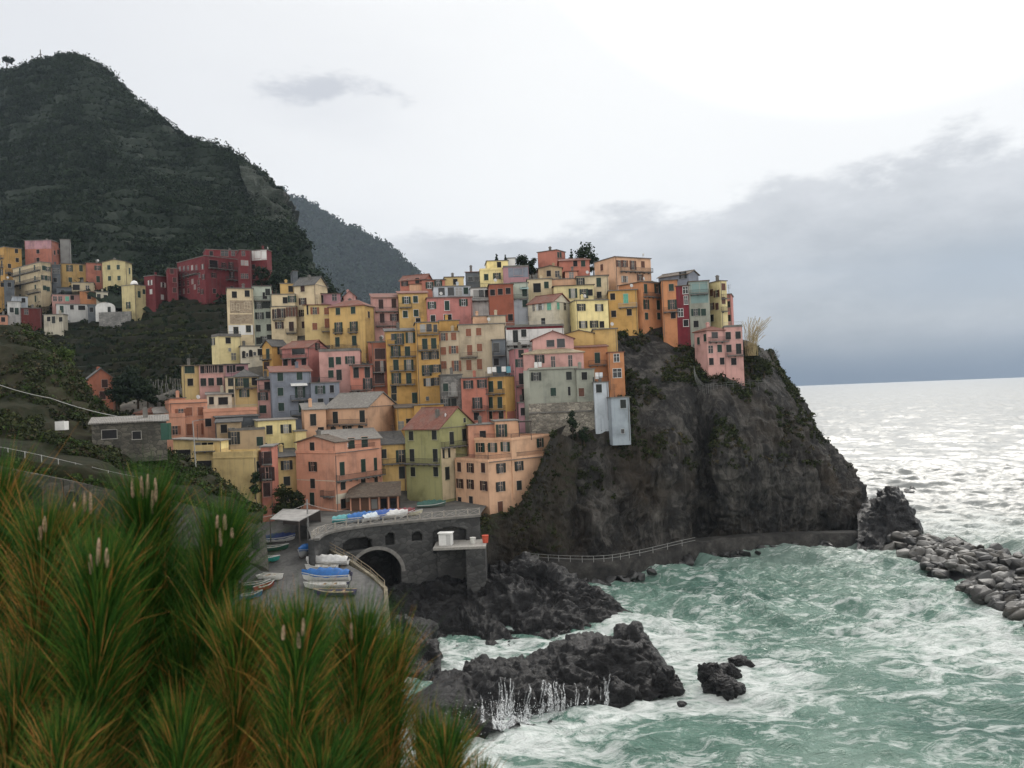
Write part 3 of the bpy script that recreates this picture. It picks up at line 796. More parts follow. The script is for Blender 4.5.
def wmesh(key, fn, mats):
    k = (key, tuple(m.name for m in mats))
    if k not in _wm:
        mb = MB(); fn(mb)
        o = mb.build(key[0], list(mats)); _wm[k] = o.data
        bpy.data.objects.remove(o)
    return _wm[k]
def put(name, me, parent, loc, rz=0.0):
    o = link(name, me, parent); o.location = loc; o.rotation_euler.z = rz
    return o
def q5(v): return max(0.3, round(v / 0.1) * 0.1)
class House: pass
CUR = [0, 0, 1.0]
def crop(ox, oy, s): CUR[:] = [ox, oy, s]
def CX(x): return CUR[0] + x / CUR[2]
def CY(y): return CUR[1] + y / CUR[2]
DFUN = [Dv]
hrng = random.Random(3)
LAST = [None]

def add_window(hs, kind, lx, ly, lz, rz, w, h, sh):
    """window part with its pane and shutters as sub-parts; (lx,ly,lz) is the centre of the opening on the wall face"""
    P = hs.root
    def place(name, me, par, loc):
        o = put(name, me, par, loc, 0.0)
        return o
    fr_m = hs.trim
    is_door = kind in 'dDp'
    w, h = q5(w), q5(h)
    t = 0.07
    def frame(mb):
        mb.box(-w/2 - t, w/2 + t, -0.05, 0.0, h/2, h/2 + t)
        mb.box(-w/2 - t, -w/2, -0.045, 0.0, -h/2, h/2)
        mb.box(w/2, w/2 + t, -0.045, 0.0, -h/2, h/2)
        mb.box(-w/2 - t - 0.06, w/2 + t + 0.06, -0.15, 0.0, -h/2 - 0.09, -h/2)
        if kind in 'owD':
            mb.box(-0.03, 0.03, -0.03, -0.004, -h/2, h/2)
            mb.box(-w/2, w/2, -0.026, -0.004, h*0.12, h*0.12 + 0.05)
    nm = 'door' if kind == 'p' else 'window'
    wo = put(nm, wmesh((nm, kind, w, h), frame, [fr_m]), P, (lx, ly, lz), rz)
    if hs.mat is not None:
        wo.matrix_parent_inverse = hs.mat
    if kind == 'p':
        put('door_leaf', wmesh(('door_leaf', w, h), lambda mb: (mb.box(-w/2, w/2, -0.02, 0.0, -h/2, h/2), mb.box(-w/2 + .1, w/2 - .1, -0.035, -0.02, 0.1, h/2 - .12), mb.box(-w/2 + .1, w/2 - .1, -0.035, -0.02, -h/2 + .12, -0.02)), [shut_mat('b')]), wo, (0, 0, 0))
        return
    if kind == 'a':
        def arch(mb):
            pts = [(-w/2, -h/2), (w/2, -h/2)] + [(w/2 * math.cos(i * math.pi / 8), h/2 - w/2 + w/2 * math.sin(i * math.pi / 8)) for i in range(9)]
            mb.prism(pts, -0.02, 0.0)
        put('pane', wmesh(('pane', 'a', w, h), arch, [m_void]), wo, (0, 0, 0)); return
    if kind in 'owDkgn':
        put('pane', wmesh(('pane', w, h), lambda mb: mb.box(-w/2, w/2, -0.012, 0.0, -h/2, h/2), [m_void if kind == 'k' else m_glass]), wo, (0, 0, 0))
    def leaf(mb, lw):
        mb.box(-lw/2, lw/2, -0.03, 0.03, -h/2, h/2)
        k_ = max(3, int(h / 0.2))
        for i in range(k_):
            z = -h/2 + 0.06 + (h - 0.12) * i / k_
            mb.box(-lw/2 + 0.05, lw/2 - 0.05, -0.048, -0.03, z, z + 0.06)
    if kind in 'cd':
        lw = w / 2 - 0.008
        me = wmesh(('shutter', 'c', w, h), lambda mb: leaf(mb, lw), [shut_mat(sh)])
        for s_ in (-1, 1): put('shutter', me, wo, (s_ * w / 4, -0.035, 0))
    elif kind in 'oD':
        lw = w / 2 + 0.03
        me = wmesh(('shutter', 'o', w, h), lambda mb: leaf(mb, lw), [shut_mat(sh)])
        for s_ in (-1, 1): put('shutter', me, wo, (s_ * (w / 2 + lw / 2 + 0.05), -0.09, 0))

DEF = dict(c=(1.1, 1.6), o=(0.9, 1.65), w=(1.1, 1.55), k=(1.15, 1.5), d=(1.1, 2.25), D=(0.95, 2.25), p=(1.1, 2.1), a=(0.8, 1.6), n=(0.55, 0.8), g=(1.6, 1.4))

def roof_mesh(kind, L1, L2, h, rise, ov=0.35, t=0.16):
    mb = MB()
    if kind == 'g1':        # ridge along x
        for (ya, yb) in ((-ov, L2/2), (L2 + ov, L2/2)):
            za = h - rise * ov / (L2/2)
            mb.add([(-ov, ya, za), (L1 + ov, ya, za), (L1 + ov, yb, h + rise), (-ov, yb, h + rise), (-ov, ya, za + t), (L1 + ov, ya, za + t), (L1 + ov, yb, h + rise + t), (-ov, yb, h + rise + t)],
                   [(0,3,2,1),(4,5,6,7),(0,1,5,4),(1,2,6,5),(2,3,7,6),(3,0,4,7)])
        mb.tube([(-ov, L2/2, h + rise + t), (L1 + ov, L2/2, h + rise + t)], 0.12, 6)
    elif kind == 'g2':
        for (xa, xb) in ((-ov, L1/2), (L1 + ov, L1/2)):
            za = h - rise * ov / (L1/2)
            mb.add([(xa, -ov, za), (xa, L2 + ov, za), (xb, L2 + ov, h + rise), (xb, -ov, h + rise), (xa, -ov, za + t), (xa, L2 + ov, za + t), (xb, L2 + ov, h + rise + t), (xb, -ov, h + rise + t)],
                   [(0,3,2,1),(4,5,6,7),(0,1,5,4),(1,2,6,5),(2,3,7,6),(3,0,4,7)])
        mb.tube([(L1/2, -ov, h + rise + t), (L1/2, L2 + ov, h + rise + t)], 0.12, 6)
    elif kind == 'hip':
        m_ = min(L1, L2) / 2
        if L1 >= L2: r0, r1 = (m_, L2/2), (L1 - m_ + 0.01, L2/2)
        else: r0, r1 = (L1/2, m_), (L1/2, L2 - m_ + 0.01)
        b = [(-ov, -ov), (L1 + ov, -ov), (L1 + ov, L2 + ov), (-ov, L2 + ov)]
        vs = [(x, y, h - 0.02) for x, y in b] + [(x, y, h + t) for x, y in b] + [(*r0, h + rise + t), (*r1, h + rise + t)]
        fs = [(0,3,2,1),(0,1,5,4),(1,2,6,5),(2,3,7,6),(3,0,4,7)]
        fs += [(4,5,9,8),(5,6,9),(6,7,8,9),(7,4,8)] if L1 >= L2 else [(4,5,8),(5,6,9,8),(6,7,9),(7,4,8,9)]
        mb.add(vs, fs)
    elif kind == 'shed1':    # rises away from the right face
        mb.add([(-ov,-ov,h),(L1+ov,-ov,h),(L1+ov,L2+ov,h+rise),(-ov,L2+ov,h+rise),(-ov,-ov,h+t),(L1+ov,-ov,h+t),(L1+ov,L2+ov,h+rise+t),(-ov,L2+ov,h+rise+t)],
               [(0,3,2,1),(4,5,6,7),(0,1,5,4),(1,2,6,5),(2,3,7,6),(3,0,4,7)])
    elif kind == 'flat':
        o2 = 0.22
        mb.box(-o2, L1 + o2, -o2, L2 + o2, h, h + 0.18)
    elif kind == 'par':      # flat with a parapet
        mb.box(-0.10, L1 + 0.10, -0.10, L2 + 0.10, h, h + 0.14)
        z0, z1 = h + 0.14, h + 0.14 + max(0.3, rise)
        mb.box(-0.03, L1 + 0.03, -0.03, 0.17, z0, z1); mb.box(-0.03, L1 + 0.03, L2 - 0.17, L2 + 0.03, z0, z1)
        mb.box(-0.03, 0.17, 0.17, L2 - 0.17, z0, z1); mb.box(L1 - 0.17, L1 + 0.03, 0.17, L2 - 0.17, z0, z1)
    return mb

def rail_mesh(L, dpt, h=0.95, step=0.22, r=0.03, ends=True):
    mb = MB()
    mb.box(0, L, -dpt, -dpt + 0.05, h - 0.05, h); mb.box(0, L, -dpt + .01, -dpt + 0.04, 0.08, 0.12)
    n = max(2, int(L / step))
    for i in range(n + 1):
        x = (L - r) * i / n
        mb.box(x, x + r, -dpt + .01, -dpt + .04, 0, h - 0.05)
    if ends and dpt > 0.3:
        for x in (0, L - 0.05):
            mb.box(x, x + 0.05, -dpt + 0.05, 0, h - 0.05, h)
            k = max(1, int(dpt / step))
            for i in range(k): mb.box(x + .01, x + .04, -dpt * (i + 0.5) / k - .015, -dpt * (i + .5) / k + .015, 0, h - 0.05)
    return mb

def H(label, xl, xc, xr, yt, yb, col, roof=('flat', 'w', 0), W='', B='', D=None, a=None, sh='g', dp=None, ext=6.0, cat='house', name='house', into=None,
      band=(), trim=None, worn=0.5, rail='', aw='', group='houses of the hillside village', chim=None, skew=0.0):
    """a house given by where its edges, openings and balconies stand (crop units), its distance and its turn"""
    xl, xc, xr, yt, yb = CX(xl), CX(xc), CX(xr), CY(yt), CY(yb)
    ym = (yt + yb) / 2
    if D is None: D = DFUN[0](yb)
    pc = (xc - 512) / F_PX
    if a is None:
        if xl == xc: a_ = -math.degrees(math.atan(((xl + xr) / 2 - 512) / F_PX)) + hrng.uniform(-5, 7)
        else: a_ = (24 if (xr - xc) >= (xc - xl) else 64) - math.degrees(math.atan(pc))
    else: a_ = a - math.degrees(math.atan(pc))
    a_ = R(a_)
    c0 = at(xc, ym, D)
    z0 = at(xc, yb, D)[2]
    hgt = at(xc, yt, D)[2] - z0
    origin = np.array([c0[0], c0[1], z0])
    ca_, sa_ = math.cos(a_), math.sin(a_)
    def to_local(px, py):
        d = ray(px, py); o = CAM - origin
        rot = lambda v: np.array([ca_ * v[0] + sa_ * v[1], -sa_ * v[0] + ca_ * v[1], v[2]])
        return rot(o), rot(d)
    def hit(px, py, face):
        o, d = to_local(px, py)
        t = -o[1] / d[1] if face == 'R' else -o[0] / d[0]
        p = o + d * t
        return (p[0], p[2]) if face == 'R' else (p[1], p[2])
    L1 = hit(xr, ym, 'R')[0] if xr > xc else (dp or 7.0)
    L2 = hit(xl, ym, 'L')[0] if xl < xc else (dp or 7.0)
    L1, L2 = min(max(L1, 1.0), 40), min(max(L2, 1.0), 40)
    hs = House()
    if trim is None:
        cc_ = PAL[col] if isinstance(col, str) else (0.2, 0.19, 0.17)
        trim = simple('window_trim', tuple(round(0.62 * x + 0.38 * t_, 3) for x, t_ in zip(cc_, (0.36, 0.35, 0.32))), 0.85)
    hs.trim = trim; hs.mat = None
    if into is None:
        root = empty(name, tuple(origin), a_)
        tag(root, label, cat, group)
        hs.root = root
    else:
        root = into.root
        hs.root = root
        Mw = Matrix.Translation(Vector(origin)) @ Matrix.Rotation(a_, 4, 'Z')
        Mr = Matrix.Translation(root.location) @ Matrix.Rotation(root.rotation_euler.z, 4, 'Z')
        hs.mat = Mr.inverted() @ Mw
    def part(o):
        if hs.mat is not None: o.matrix_parent_inverse = hs.mat
        return o
    kind, rc, rise = roof
    wall = MB()
    wall.box(0, L1, 0, L2, -ext, hgt)
    if kind == 'g1':
        for x in (0, L1): pass
        wall.add([(0, 0, hgt), (0, L2, hgt), (0, L2/2, hgt + rise), (L1, 0, hgt), (L1, L2, hgt), (L1, L2/2, hgt + rise)], [(0, 2, 1), (3, 4, 5), (0, 3, 5, 2), (1, 2, 5, 4)])
    elif kind == 'g2':
        wall.add([(0, 0, hgt), (L1, 0, hgt), (L1/2, 0, hgt + rise), (0, L2, hgt), (L1, L2, hgt), (L1/2, L2, hgt + rise)], [(0, 1, 2), (3, 5, 4), (0, 2, 5, 3), (1, 4, 5, 2)])
    elif kind == 'shed1':
        wall.add([(0, 0, hgt), (L1, 0, hgt), (L1, L2, hgt), (0, L2, hgt), (L1, L2, hgt + rise), (0, L2, hgt + rise)], [(0, 5, 3), (1, 2, 4), (2, 3, 5, 4), (0, 1, 4, 5)])
    dimq = 0.70 if group == 'houses of the upper quarter' else (0.85 if 'hotel' in group else 1.0)   # shade over the upper quarter and hotel, put into their plaster colour
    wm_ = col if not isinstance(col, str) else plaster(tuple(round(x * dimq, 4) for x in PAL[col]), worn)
    part(wall.build('wall' if into is None else 'upper_wall', wm_, root))
    if kind != 'none':
        rmat = ROOF[rc]() if kind not in ('flat', 'par') else (m_slab if rc == 'w' else (wm_ if rc == 'c' else ROOF[rc]()))
        ro = part(roof_mesh(kind, L1, L2, hgt, rise).build('roof', rmat, root))
        if chim is None: chim = 1 if (kind != 'par' and hrng.random() < 0.5) else 0
        for i in range(chim):
            cx_, cy_ = L1 * hrng.uniform(0.2, 0.8), L2 * hrng.uniform(0.3, 0.7)
            zb = hgt + (rise * 0.5 if kind != 'par' else 0.1)
            mb = MB(); mb.box(cx_ - .3, cx_ + .3, cy_ - .25, cy_ + .25, zb - 0.2, zb + 1.3); mb.box(cx_ - .4, cx_ + .4, cy_ - .35, cy_ + .35, zb + 1.3, zb + 1.4)
            mb.box(cx_ - .22, cx_ + .22, cy_ - .18, cy_ + .18, zb + 1.4, zb + 1.6)
            ch = mb.build('chimney', m_slab if hrng.random() < .5 else wm_, ro)
        if hgt > 4 and hrng.random() < 0.3:      # satellite dish on a short stalk
            mb = MB(); ax, zb = L1 * hrng.uniform(.15, .85), hgt + (rise * .35 if kind not in ('flat', 'par') else .15)
            mb.bar((ax, .9, zb - .2), (ax, .9, zb + .8), .05)
            mb.tube([(ax, .86, zb + .95), (ax + .03, .72, zb + .95), (ax + .05, .66, zb + .96)], [.12, .36, .40], 12)
            mb.build('satellite_dish', simple('dish_white', (.42, .42, .41), .6), ro)
        if hgt > 5 and hrng.random() < 0.35:
            mb = MB(); ax, ay, zb = L1 * hrng.uniform(.2, .8), L2 * hrng.uniform(.3, .6), hgt + rise * 0.4
            mb.bar((ax, ay, zb), (ax, ay, zb + 2.6), 0.06)
            for k in range(4): mb.bar((ax - .55 + .06*k, ay, zb + 2.5 - .28*k), (ax + .55 - .06*k, ay, zb + 2.5 - .28*k), 0.035)
            mb.build('antenna', m_iron, ro)
    def face_at(x): return 'R' if (xr > xc and x >= xc - 0.01) else 'L'
    # openings
    for grp in filter(None, (s_.strip() for s_ in W.split('/'))):
        toks = grp.split()
        k = toks[0]
        shk = k[1] if len(k) > 1 else sh
        k0 = k[0]
        for t_ in toks[1:]:
            k = k0
            if k in 'cd' and hrng.random() < 0.22: k = {'c': 'o', 'd': 'D'}[k]
            v = [float(q) for q in t_.split(',')]
            fc = face_at(CX(v[0]))
            u, z = hit(CX(v[0]), CY(v[1]), fc)
            w, h = DEF[k]
            if len(v) > 2:
                s_ = 1.0 / CUR[2] * D / F_PX
                w, h = v[2] * s_, v[3] * s_
            if z + h/2 > hgt - 0.1 and kind not in ('g1', 'g2', 'shed1'): z = hgt - 0.15 - h/2
            if fc == 'R': u = min(max(u, w/2 + .2), L1 - w/2 - .2); add_window(hs, k, u, 0, z, 0.0, w, h, shk)
            else: u = min(max(u, w/2 + .2), L2 - w/2 - .2); add_window(hs, k, 0, u, z, -math.pi/2, w, h, shk)
    # balconies (slab > railing)
    for grp in filter(None, (s_.strip() for s_ in B.split('/'))):
        pale = grp.endswith('w'); solid = grp.endswith('s')
        v = [float(q) for q in grp.rstrip('ws').split(',')]
        y_, x0, x1 = v[:3]
        dep = v[3] if len(v) > 3 else 0.9
        fc = face_at(CX((x0 + x1) / 2))
        u0, z = hit(CX(x0), CY(y_), fc); u1, z1_ = hit(CX(x1), CY(y_), fc); z = (z + z1_) / 2
        if u0 > u1: u0, u1 = u1, u0
        Lm = L1 if fc == 'R' else L2
        u0, u1 = max(u0, 0.02), min(u1, Lm - 0.02)
        if u1 - u0 < 0.6: continue
        Lb = u1 - u0
        mb = MB().box(0, Lb, -dep, 0, -0.14, 0)
        for x in np.arange(0.3, Lb, 1.4): mb.prism([(x, -0.14), (x + .12, -0.14), (x + .12, -0.4), (x, -0.4)], -dep * 0.6, 0)
        bo = mb.build('balcony', m_slab, root)
        if fc == 'R': bo.location = (u0, 0, z)
        else: bo.location = (0, u1, z); bo.rotation_euler.z = -math.pi / 2
        part(bo)
        if solid: MB().box(0, Lb, -dep, -dep + .12, 0, .95).box(0, .12, -dep + .12, 0, 0, .95).box(Lb - .12, Lb, -dep + .12, 0, 0, .95).build('parapet', wm_, bo)
        else: rail_mesh(Lb, dep).build('railing', m_paleiron if pale else m_iron, bo)
    # colour bands: a differently coloured storey, 2 cm proud of the wall
    for (y0, y1, x0, x1, bc) in band:
        fc = face_at(CX((x0 + x1) / 2))
        ua, za = hit(CX(x0), CY(y0), fc); ub, zb = hit(CX(x1), CY(y1), fc)
        if ua > ub: ua, ub = ub, ua
        Lm = L1 if fc == 'R' else L2
        ua, ub = max(ua, 0.0), min(ub, Lm); za = min(za, hgt - 0.02)
        mb = MB()
        mb.box(ua, ub, -0.02, -0.002, zb, za) if fc == 'R' else mb.box(-0.02, -0.002, ua, ub, zb, za)
        part(mb.build('wall_band', bc if not isinstance(bc, str) else plaster(PAL[bc], worn), root))
    # roof-edge railing
    if rail:
        rm = m_paleiron if rail.endswith('w') else m_iron
        part(rail_mesh(L1, -0.05, ends=False).build('roof_railing', rm, root)).location = (0, 0.0, hgt + 0.18)
        if 'L' in rail:
            o = part(rail_mesh(L2, -0.05, ends=False).build('roof_railing', rm, root)); o.location = (0, L2, hgt + 0.18); o.rotation_euler.z = -math.pi/2
    for grp in filter(None, (s_.strip() for s_ in aw.split('/'))):
        v = grp.split(',')
        y_, x0, x1 = map(float, v[:3])
        fc = face_at(CX((x0 + x1) / 2))
        u0, z = hit(CX(x0), CY(y_), fc); u1, _z = hit(CX(x1), CY(y_), fc)
        if u0 > u1: u0, u1 = u1, u0
        mb = MB().add([(0, 0, 0), (u1 - u0, 0, 0), (u1 - u0, -1.1, -0.5), (0, -1.1, -0.5), (0, 0, -.05), (u1 - u0, 0, -.05), (u1 - u0, -1.1, -0.55), (0, -1.1, -0.55)],
                      [(0,3,2,1),(4,5,6,7),(0,1,5,4),(1,2,6,5),(2,3,7,6),(3,0,4,7)])
        o = mb.build('awning', simple('awning_cloth', PAL[v[3]] if len(v) > 3 else (0.5, 0.5, 0.48), 0.8), root)
        o.location = (u0, 0, z) if fc == 'R' else (0, u1, z)
        if fc == 'L': o.rotation_euler.z = -math.pi/2
        part(o)
    # rainwater pipes
    if into is None and hgt > 4.5 and hrng.random() < 0.75:
        mb = MB(); x_ = L1 - .25 if hrng.random() < .5 else .25
        mb.tube([(x_, -.08, -ext * .5), (x_, -.08, hgt - .05)], .055, 6)
        if L1 > 5: mb.tube([(.05, -.30, hgt + .02), (L1 - .05, -.30, hgt + .02)], .07, 6)
        part(mb.build('downpipe', simple('pipe_zinc', (.11, .10, .09), .6), root))
    hs.origin, hs.a, hs.L1, hs.L2, hs.h, hs.hit, hs.D = origin, a_, L1, L2, hgt, hit, D
    return hs

m_stonewall = stone('rubble_stone', (0.16, 0.145, 0.12), (0.36, 0.33, 0.27), (0.09, 0.085, 0.075), 1.3)
m_darkstone = stone('harbour_stone', (0.035, 0.036, 0.036), (0.085, 0.085, 0.082), (0.03, 0.03, 0.03), 0.9)
m_brickpanel = stone('worn_panel', (0.22, 0.165, 0.11), (0.34, 0.27, 0.19), (0.30, 0.26, 0.19), 2.2)
m_greystone = stone('grey_stone', (0.12, 0.12, 0.115), (0.24, 0.235, 0.22), (0.10, 0.10, 0.095), 1.4)
# ------------------------------------------------------------------ the upper-left quarter
GL = 'houses of the upper quarter'
def Dl(y): return float(np.interp(y, [250, 265, 285, 303, 325], [292, 283, 270, 258, 246]))
DFUN[0] = Dl
crop(0, 230, 6.4)
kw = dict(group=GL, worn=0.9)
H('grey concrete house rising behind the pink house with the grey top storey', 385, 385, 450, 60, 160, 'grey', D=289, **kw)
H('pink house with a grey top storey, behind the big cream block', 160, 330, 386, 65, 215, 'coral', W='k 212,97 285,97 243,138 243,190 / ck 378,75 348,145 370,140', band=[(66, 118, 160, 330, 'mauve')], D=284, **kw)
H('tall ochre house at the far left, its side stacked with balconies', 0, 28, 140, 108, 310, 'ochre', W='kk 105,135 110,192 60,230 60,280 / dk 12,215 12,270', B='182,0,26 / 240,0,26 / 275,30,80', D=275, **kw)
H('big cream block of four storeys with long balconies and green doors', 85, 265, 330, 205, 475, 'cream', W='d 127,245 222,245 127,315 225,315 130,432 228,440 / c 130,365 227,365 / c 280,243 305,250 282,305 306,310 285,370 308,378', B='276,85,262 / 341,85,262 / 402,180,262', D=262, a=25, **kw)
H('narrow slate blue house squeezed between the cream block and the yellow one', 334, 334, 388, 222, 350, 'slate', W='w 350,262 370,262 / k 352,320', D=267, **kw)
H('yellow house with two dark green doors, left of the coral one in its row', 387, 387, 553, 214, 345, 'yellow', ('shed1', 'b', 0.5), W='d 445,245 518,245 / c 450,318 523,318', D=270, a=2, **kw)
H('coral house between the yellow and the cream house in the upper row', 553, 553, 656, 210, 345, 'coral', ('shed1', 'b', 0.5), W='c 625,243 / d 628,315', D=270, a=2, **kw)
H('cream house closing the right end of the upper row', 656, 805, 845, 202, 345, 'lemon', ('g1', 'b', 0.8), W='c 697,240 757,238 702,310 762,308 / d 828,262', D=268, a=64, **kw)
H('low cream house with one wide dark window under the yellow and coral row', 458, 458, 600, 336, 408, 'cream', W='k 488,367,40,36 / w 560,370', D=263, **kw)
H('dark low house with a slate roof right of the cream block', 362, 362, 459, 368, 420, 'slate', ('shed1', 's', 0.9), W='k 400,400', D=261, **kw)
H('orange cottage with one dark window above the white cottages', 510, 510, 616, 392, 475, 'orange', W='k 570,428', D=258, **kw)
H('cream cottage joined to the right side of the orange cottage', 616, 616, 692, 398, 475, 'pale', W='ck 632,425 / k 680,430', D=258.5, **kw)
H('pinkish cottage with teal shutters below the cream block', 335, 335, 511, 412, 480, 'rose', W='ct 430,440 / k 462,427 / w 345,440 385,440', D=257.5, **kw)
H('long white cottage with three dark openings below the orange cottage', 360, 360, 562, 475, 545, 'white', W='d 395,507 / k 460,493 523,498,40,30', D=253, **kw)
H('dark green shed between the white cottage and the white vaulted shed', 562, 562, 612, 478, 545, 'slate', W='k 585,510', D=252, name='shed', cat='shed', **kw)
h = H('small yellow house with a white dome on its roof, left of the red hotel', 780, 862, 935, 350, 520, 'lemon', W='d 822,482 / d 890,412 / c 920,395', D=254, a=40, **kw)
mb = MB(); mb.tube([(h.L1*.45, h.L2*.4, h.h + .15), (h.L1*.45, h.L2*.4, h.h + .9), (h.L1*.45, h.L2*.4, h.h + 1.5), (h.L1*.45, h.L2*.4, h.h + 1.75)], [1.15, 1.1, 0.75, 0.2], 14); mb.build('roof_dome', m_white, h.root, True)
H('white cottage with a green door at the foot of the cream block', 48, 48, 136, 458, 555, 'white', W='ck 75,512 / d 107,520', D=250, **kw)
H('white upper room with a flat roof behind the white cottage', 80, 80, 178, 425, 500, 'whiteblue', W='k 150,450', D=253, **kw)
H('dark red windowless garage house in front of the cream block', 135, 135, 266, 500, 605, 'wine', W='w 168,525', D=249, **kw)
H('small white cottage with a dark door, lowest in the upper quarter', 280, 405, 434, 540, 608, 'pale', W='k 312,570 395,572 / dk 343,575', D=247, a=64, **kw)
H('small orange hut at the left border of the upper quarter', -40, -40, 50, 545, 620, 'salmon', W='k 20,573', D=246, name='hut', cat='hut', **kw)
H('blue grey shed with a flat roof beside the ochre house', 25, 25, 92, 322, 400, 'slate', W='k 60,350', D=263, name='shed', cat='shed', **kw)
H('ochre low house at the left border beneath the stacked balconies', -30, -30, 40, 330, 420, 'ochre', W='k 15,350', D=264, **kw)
# white vaulted shed
o_ = at(CX(612), CY(525), 251)
e_ = empty('shed', tuple(o_), R(-28) * -1)
tag(e_, 'white shed with a rounded vault roof in the upper quarter', 'shed', GL)
mb = MB(); mb.prism([(0, -3), (5.6, -3), (5.6, 1.6)] + [(2.8 + 2.8 * math.cos(t), 1.6 + 1.5 * math.sin(t)) for t in np.linspace(0.2, math.pi - .2, 9)] + [(0, 1.6)], 0, 6); mb.build('wall', plaster(PAL['white'], 0.4), e_)
MB().box(3.4, 4.3, -.04, 0, 0, 1.7).build('door', shut_mat('k'), e_)
# the red hotel
DFUN[0] = lambda y: 250.0
crop(130, 230, 6.4)
GH = None
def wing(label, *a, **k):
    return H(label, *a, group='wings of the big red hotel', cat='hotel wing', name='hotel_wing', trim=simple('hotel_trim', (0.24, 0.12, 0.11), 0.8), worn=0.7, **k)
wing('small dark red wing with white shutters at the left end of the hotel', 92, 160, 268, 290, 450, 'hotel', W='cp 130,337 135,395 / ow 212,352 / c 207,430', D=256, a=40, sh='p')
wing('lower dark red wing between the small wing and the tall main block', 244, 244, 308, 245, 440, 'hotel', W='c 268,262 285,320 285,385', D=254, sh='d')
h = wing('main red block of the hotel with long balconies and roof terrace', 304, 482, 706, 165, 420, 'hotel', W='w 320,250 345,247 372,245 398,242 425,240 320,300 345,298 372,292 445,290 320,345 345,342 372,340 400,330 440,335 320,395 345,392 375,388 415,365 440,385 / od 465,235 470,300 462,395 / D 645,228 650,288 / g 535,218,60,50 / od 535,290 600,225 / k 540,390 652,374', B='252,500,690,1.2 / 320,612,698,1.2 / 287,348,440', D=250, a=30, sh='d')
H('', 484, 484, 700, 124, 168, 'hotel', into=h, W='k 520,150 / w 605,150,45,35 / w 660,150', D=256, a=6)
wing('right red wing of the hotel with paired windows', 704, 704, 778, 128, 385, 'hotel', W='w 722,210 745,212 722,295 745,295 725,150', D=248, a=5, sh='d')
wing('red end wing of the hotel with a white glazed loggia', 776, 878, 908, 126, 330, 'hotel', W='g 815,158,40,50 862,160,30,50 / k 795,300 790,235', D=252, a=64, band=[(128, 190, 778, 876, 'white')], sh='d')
crop(200, 260, 6.4)
DFUN[0] = Dv
H('small blue grey hut on the slope right of the red hotel', 595, 595, 626, 72, 140, 'slate', D=243, name='hut', cat='hut')

# ------------------------------------------------------------------ left cluster (beige and cream towers)
crop(200, 260, 6.4)
H('tall beige house with worn brick coloured panels and a white base', 178, 178, 344, 182, 480, 'cream', W='k 220,222 302,215 / wr 303,292 / w 218,302 235,302 / ck 230,450 310,440', band=[(258, 340, 190, 335, m_brickpanel), (348, 408, 190, 335, m_brickpanel), (418, 478, 182, 342, 'white')], ext=4)
H('pale greenish house with five rows of small windows beside the worn beige one', 341, 341, 460, 170, 545, 'mint', W='k 415,228,28,44 / c 467,205 / ck 378,292 417,288 445,288 / ck 381,357 436,352 / c 373,437 451,432 / ck 375,517 415,510 450,500', B='262,345,452', D=187, sh='k', ext=3)
h = H('cream house with a dark balcony door between the greenish house and the gabled tower', 456, 456, 618, 300, 505, 'cream', W='dd 490,345 520,340 / d 578,330 597,330 / cd 508,418 / dd 585,425', B='383,465,540 / 467,550,625', D=186, sh='b', ext=3)
H('', 458, 458, 608, 222, 302, 'cream', into=h, W='k 545,258 / o 590,250', D=187)
H('', 513, 513, 602, 152, 222, 'yellow', into=h, D=190, W='k 590,185')
H('cream tower house whose pale gable end faces the sea', 606, 735, 820, 155, 490, 'cream', ('g2', 's', 2.2), W='c 657,182 658,265 658,340 665,415', sh='d', D=188, a=62, ext=3)
H('low mauve house under the gabled tower', 735, 735, 900, 218, 300, 'mauve', ('shed1', 'b', 0.8), W='k 775,250,30,50 / w 860,240', D=191)
H('small pink gabled house peeping over the terracotta roofs', 920, 920, 998, 235, 310, 'rose', ('g2', 't', 1.3), D=196)
H('dull yellow house with brown red shutters and one small balcony', 668, 668, 834, 290, 505, 'sand', ('shed1', 't', 0.9), W='c 735,325 812,327 735,425 / k 688,320,10,60 / d 815,405', B='457,778,832', sh='r', D=183, ext=3)
H('yellow house with a terracotta hip roof and open green shutters', 830, 1055, 1118, 290, 580, 'yellow', ('hip', 't', 1.6), W='c 883,327 980,320 / D 887,430 985,425 / d 880,525 988,515 / k 1080,350', B='467,860,918 / 463,955,1012 / 567,850,1010', D=179, a=66, ext=3)
h = H('low pale yellow house with roof terrace and little arched niche', 75, 120, 265, 488, 650, 'lemon', ('par', 'w', 0.5), W='k 180,515,36,40 / ck 85,515 / n 190,575 / w 215,618', D=176, a=22, rail='R')
H('', 262, 262, 412, 553, 630, 'pale', into=h, W='a 272,605 325,597 / n 300,607 350,600 / k 385,590', D=176)
H('orange yellow house with a slate roof wedged above the pink terraces', 400, 462, 560, 548, 705, 'ochre', ('g1', 's', 1.3), W='d 435,600 / cd 420,675 435,675 / ck 517,580', D=172, a=40, B='635,402,460')
h = H('pink house with a terracotta gable roof and a shaded loggia', 525, 690, 826, 560, 700, 'pink', ('g2', 't', 1.7), W='g 630,585,90,40 / k 600,655 665,650 / ck 750,555 / k 540,655', B='628,528,700', D=168, a=62)
H('pale pink house with a balcony and cream top terrace', 765, 765, 1026, 588, 800, 'rose', ('par', 'w', 0.4), W='d 840,655 / c 886,645 960,640 / c 838,730 / dk 890,735', D=165, rail='R')

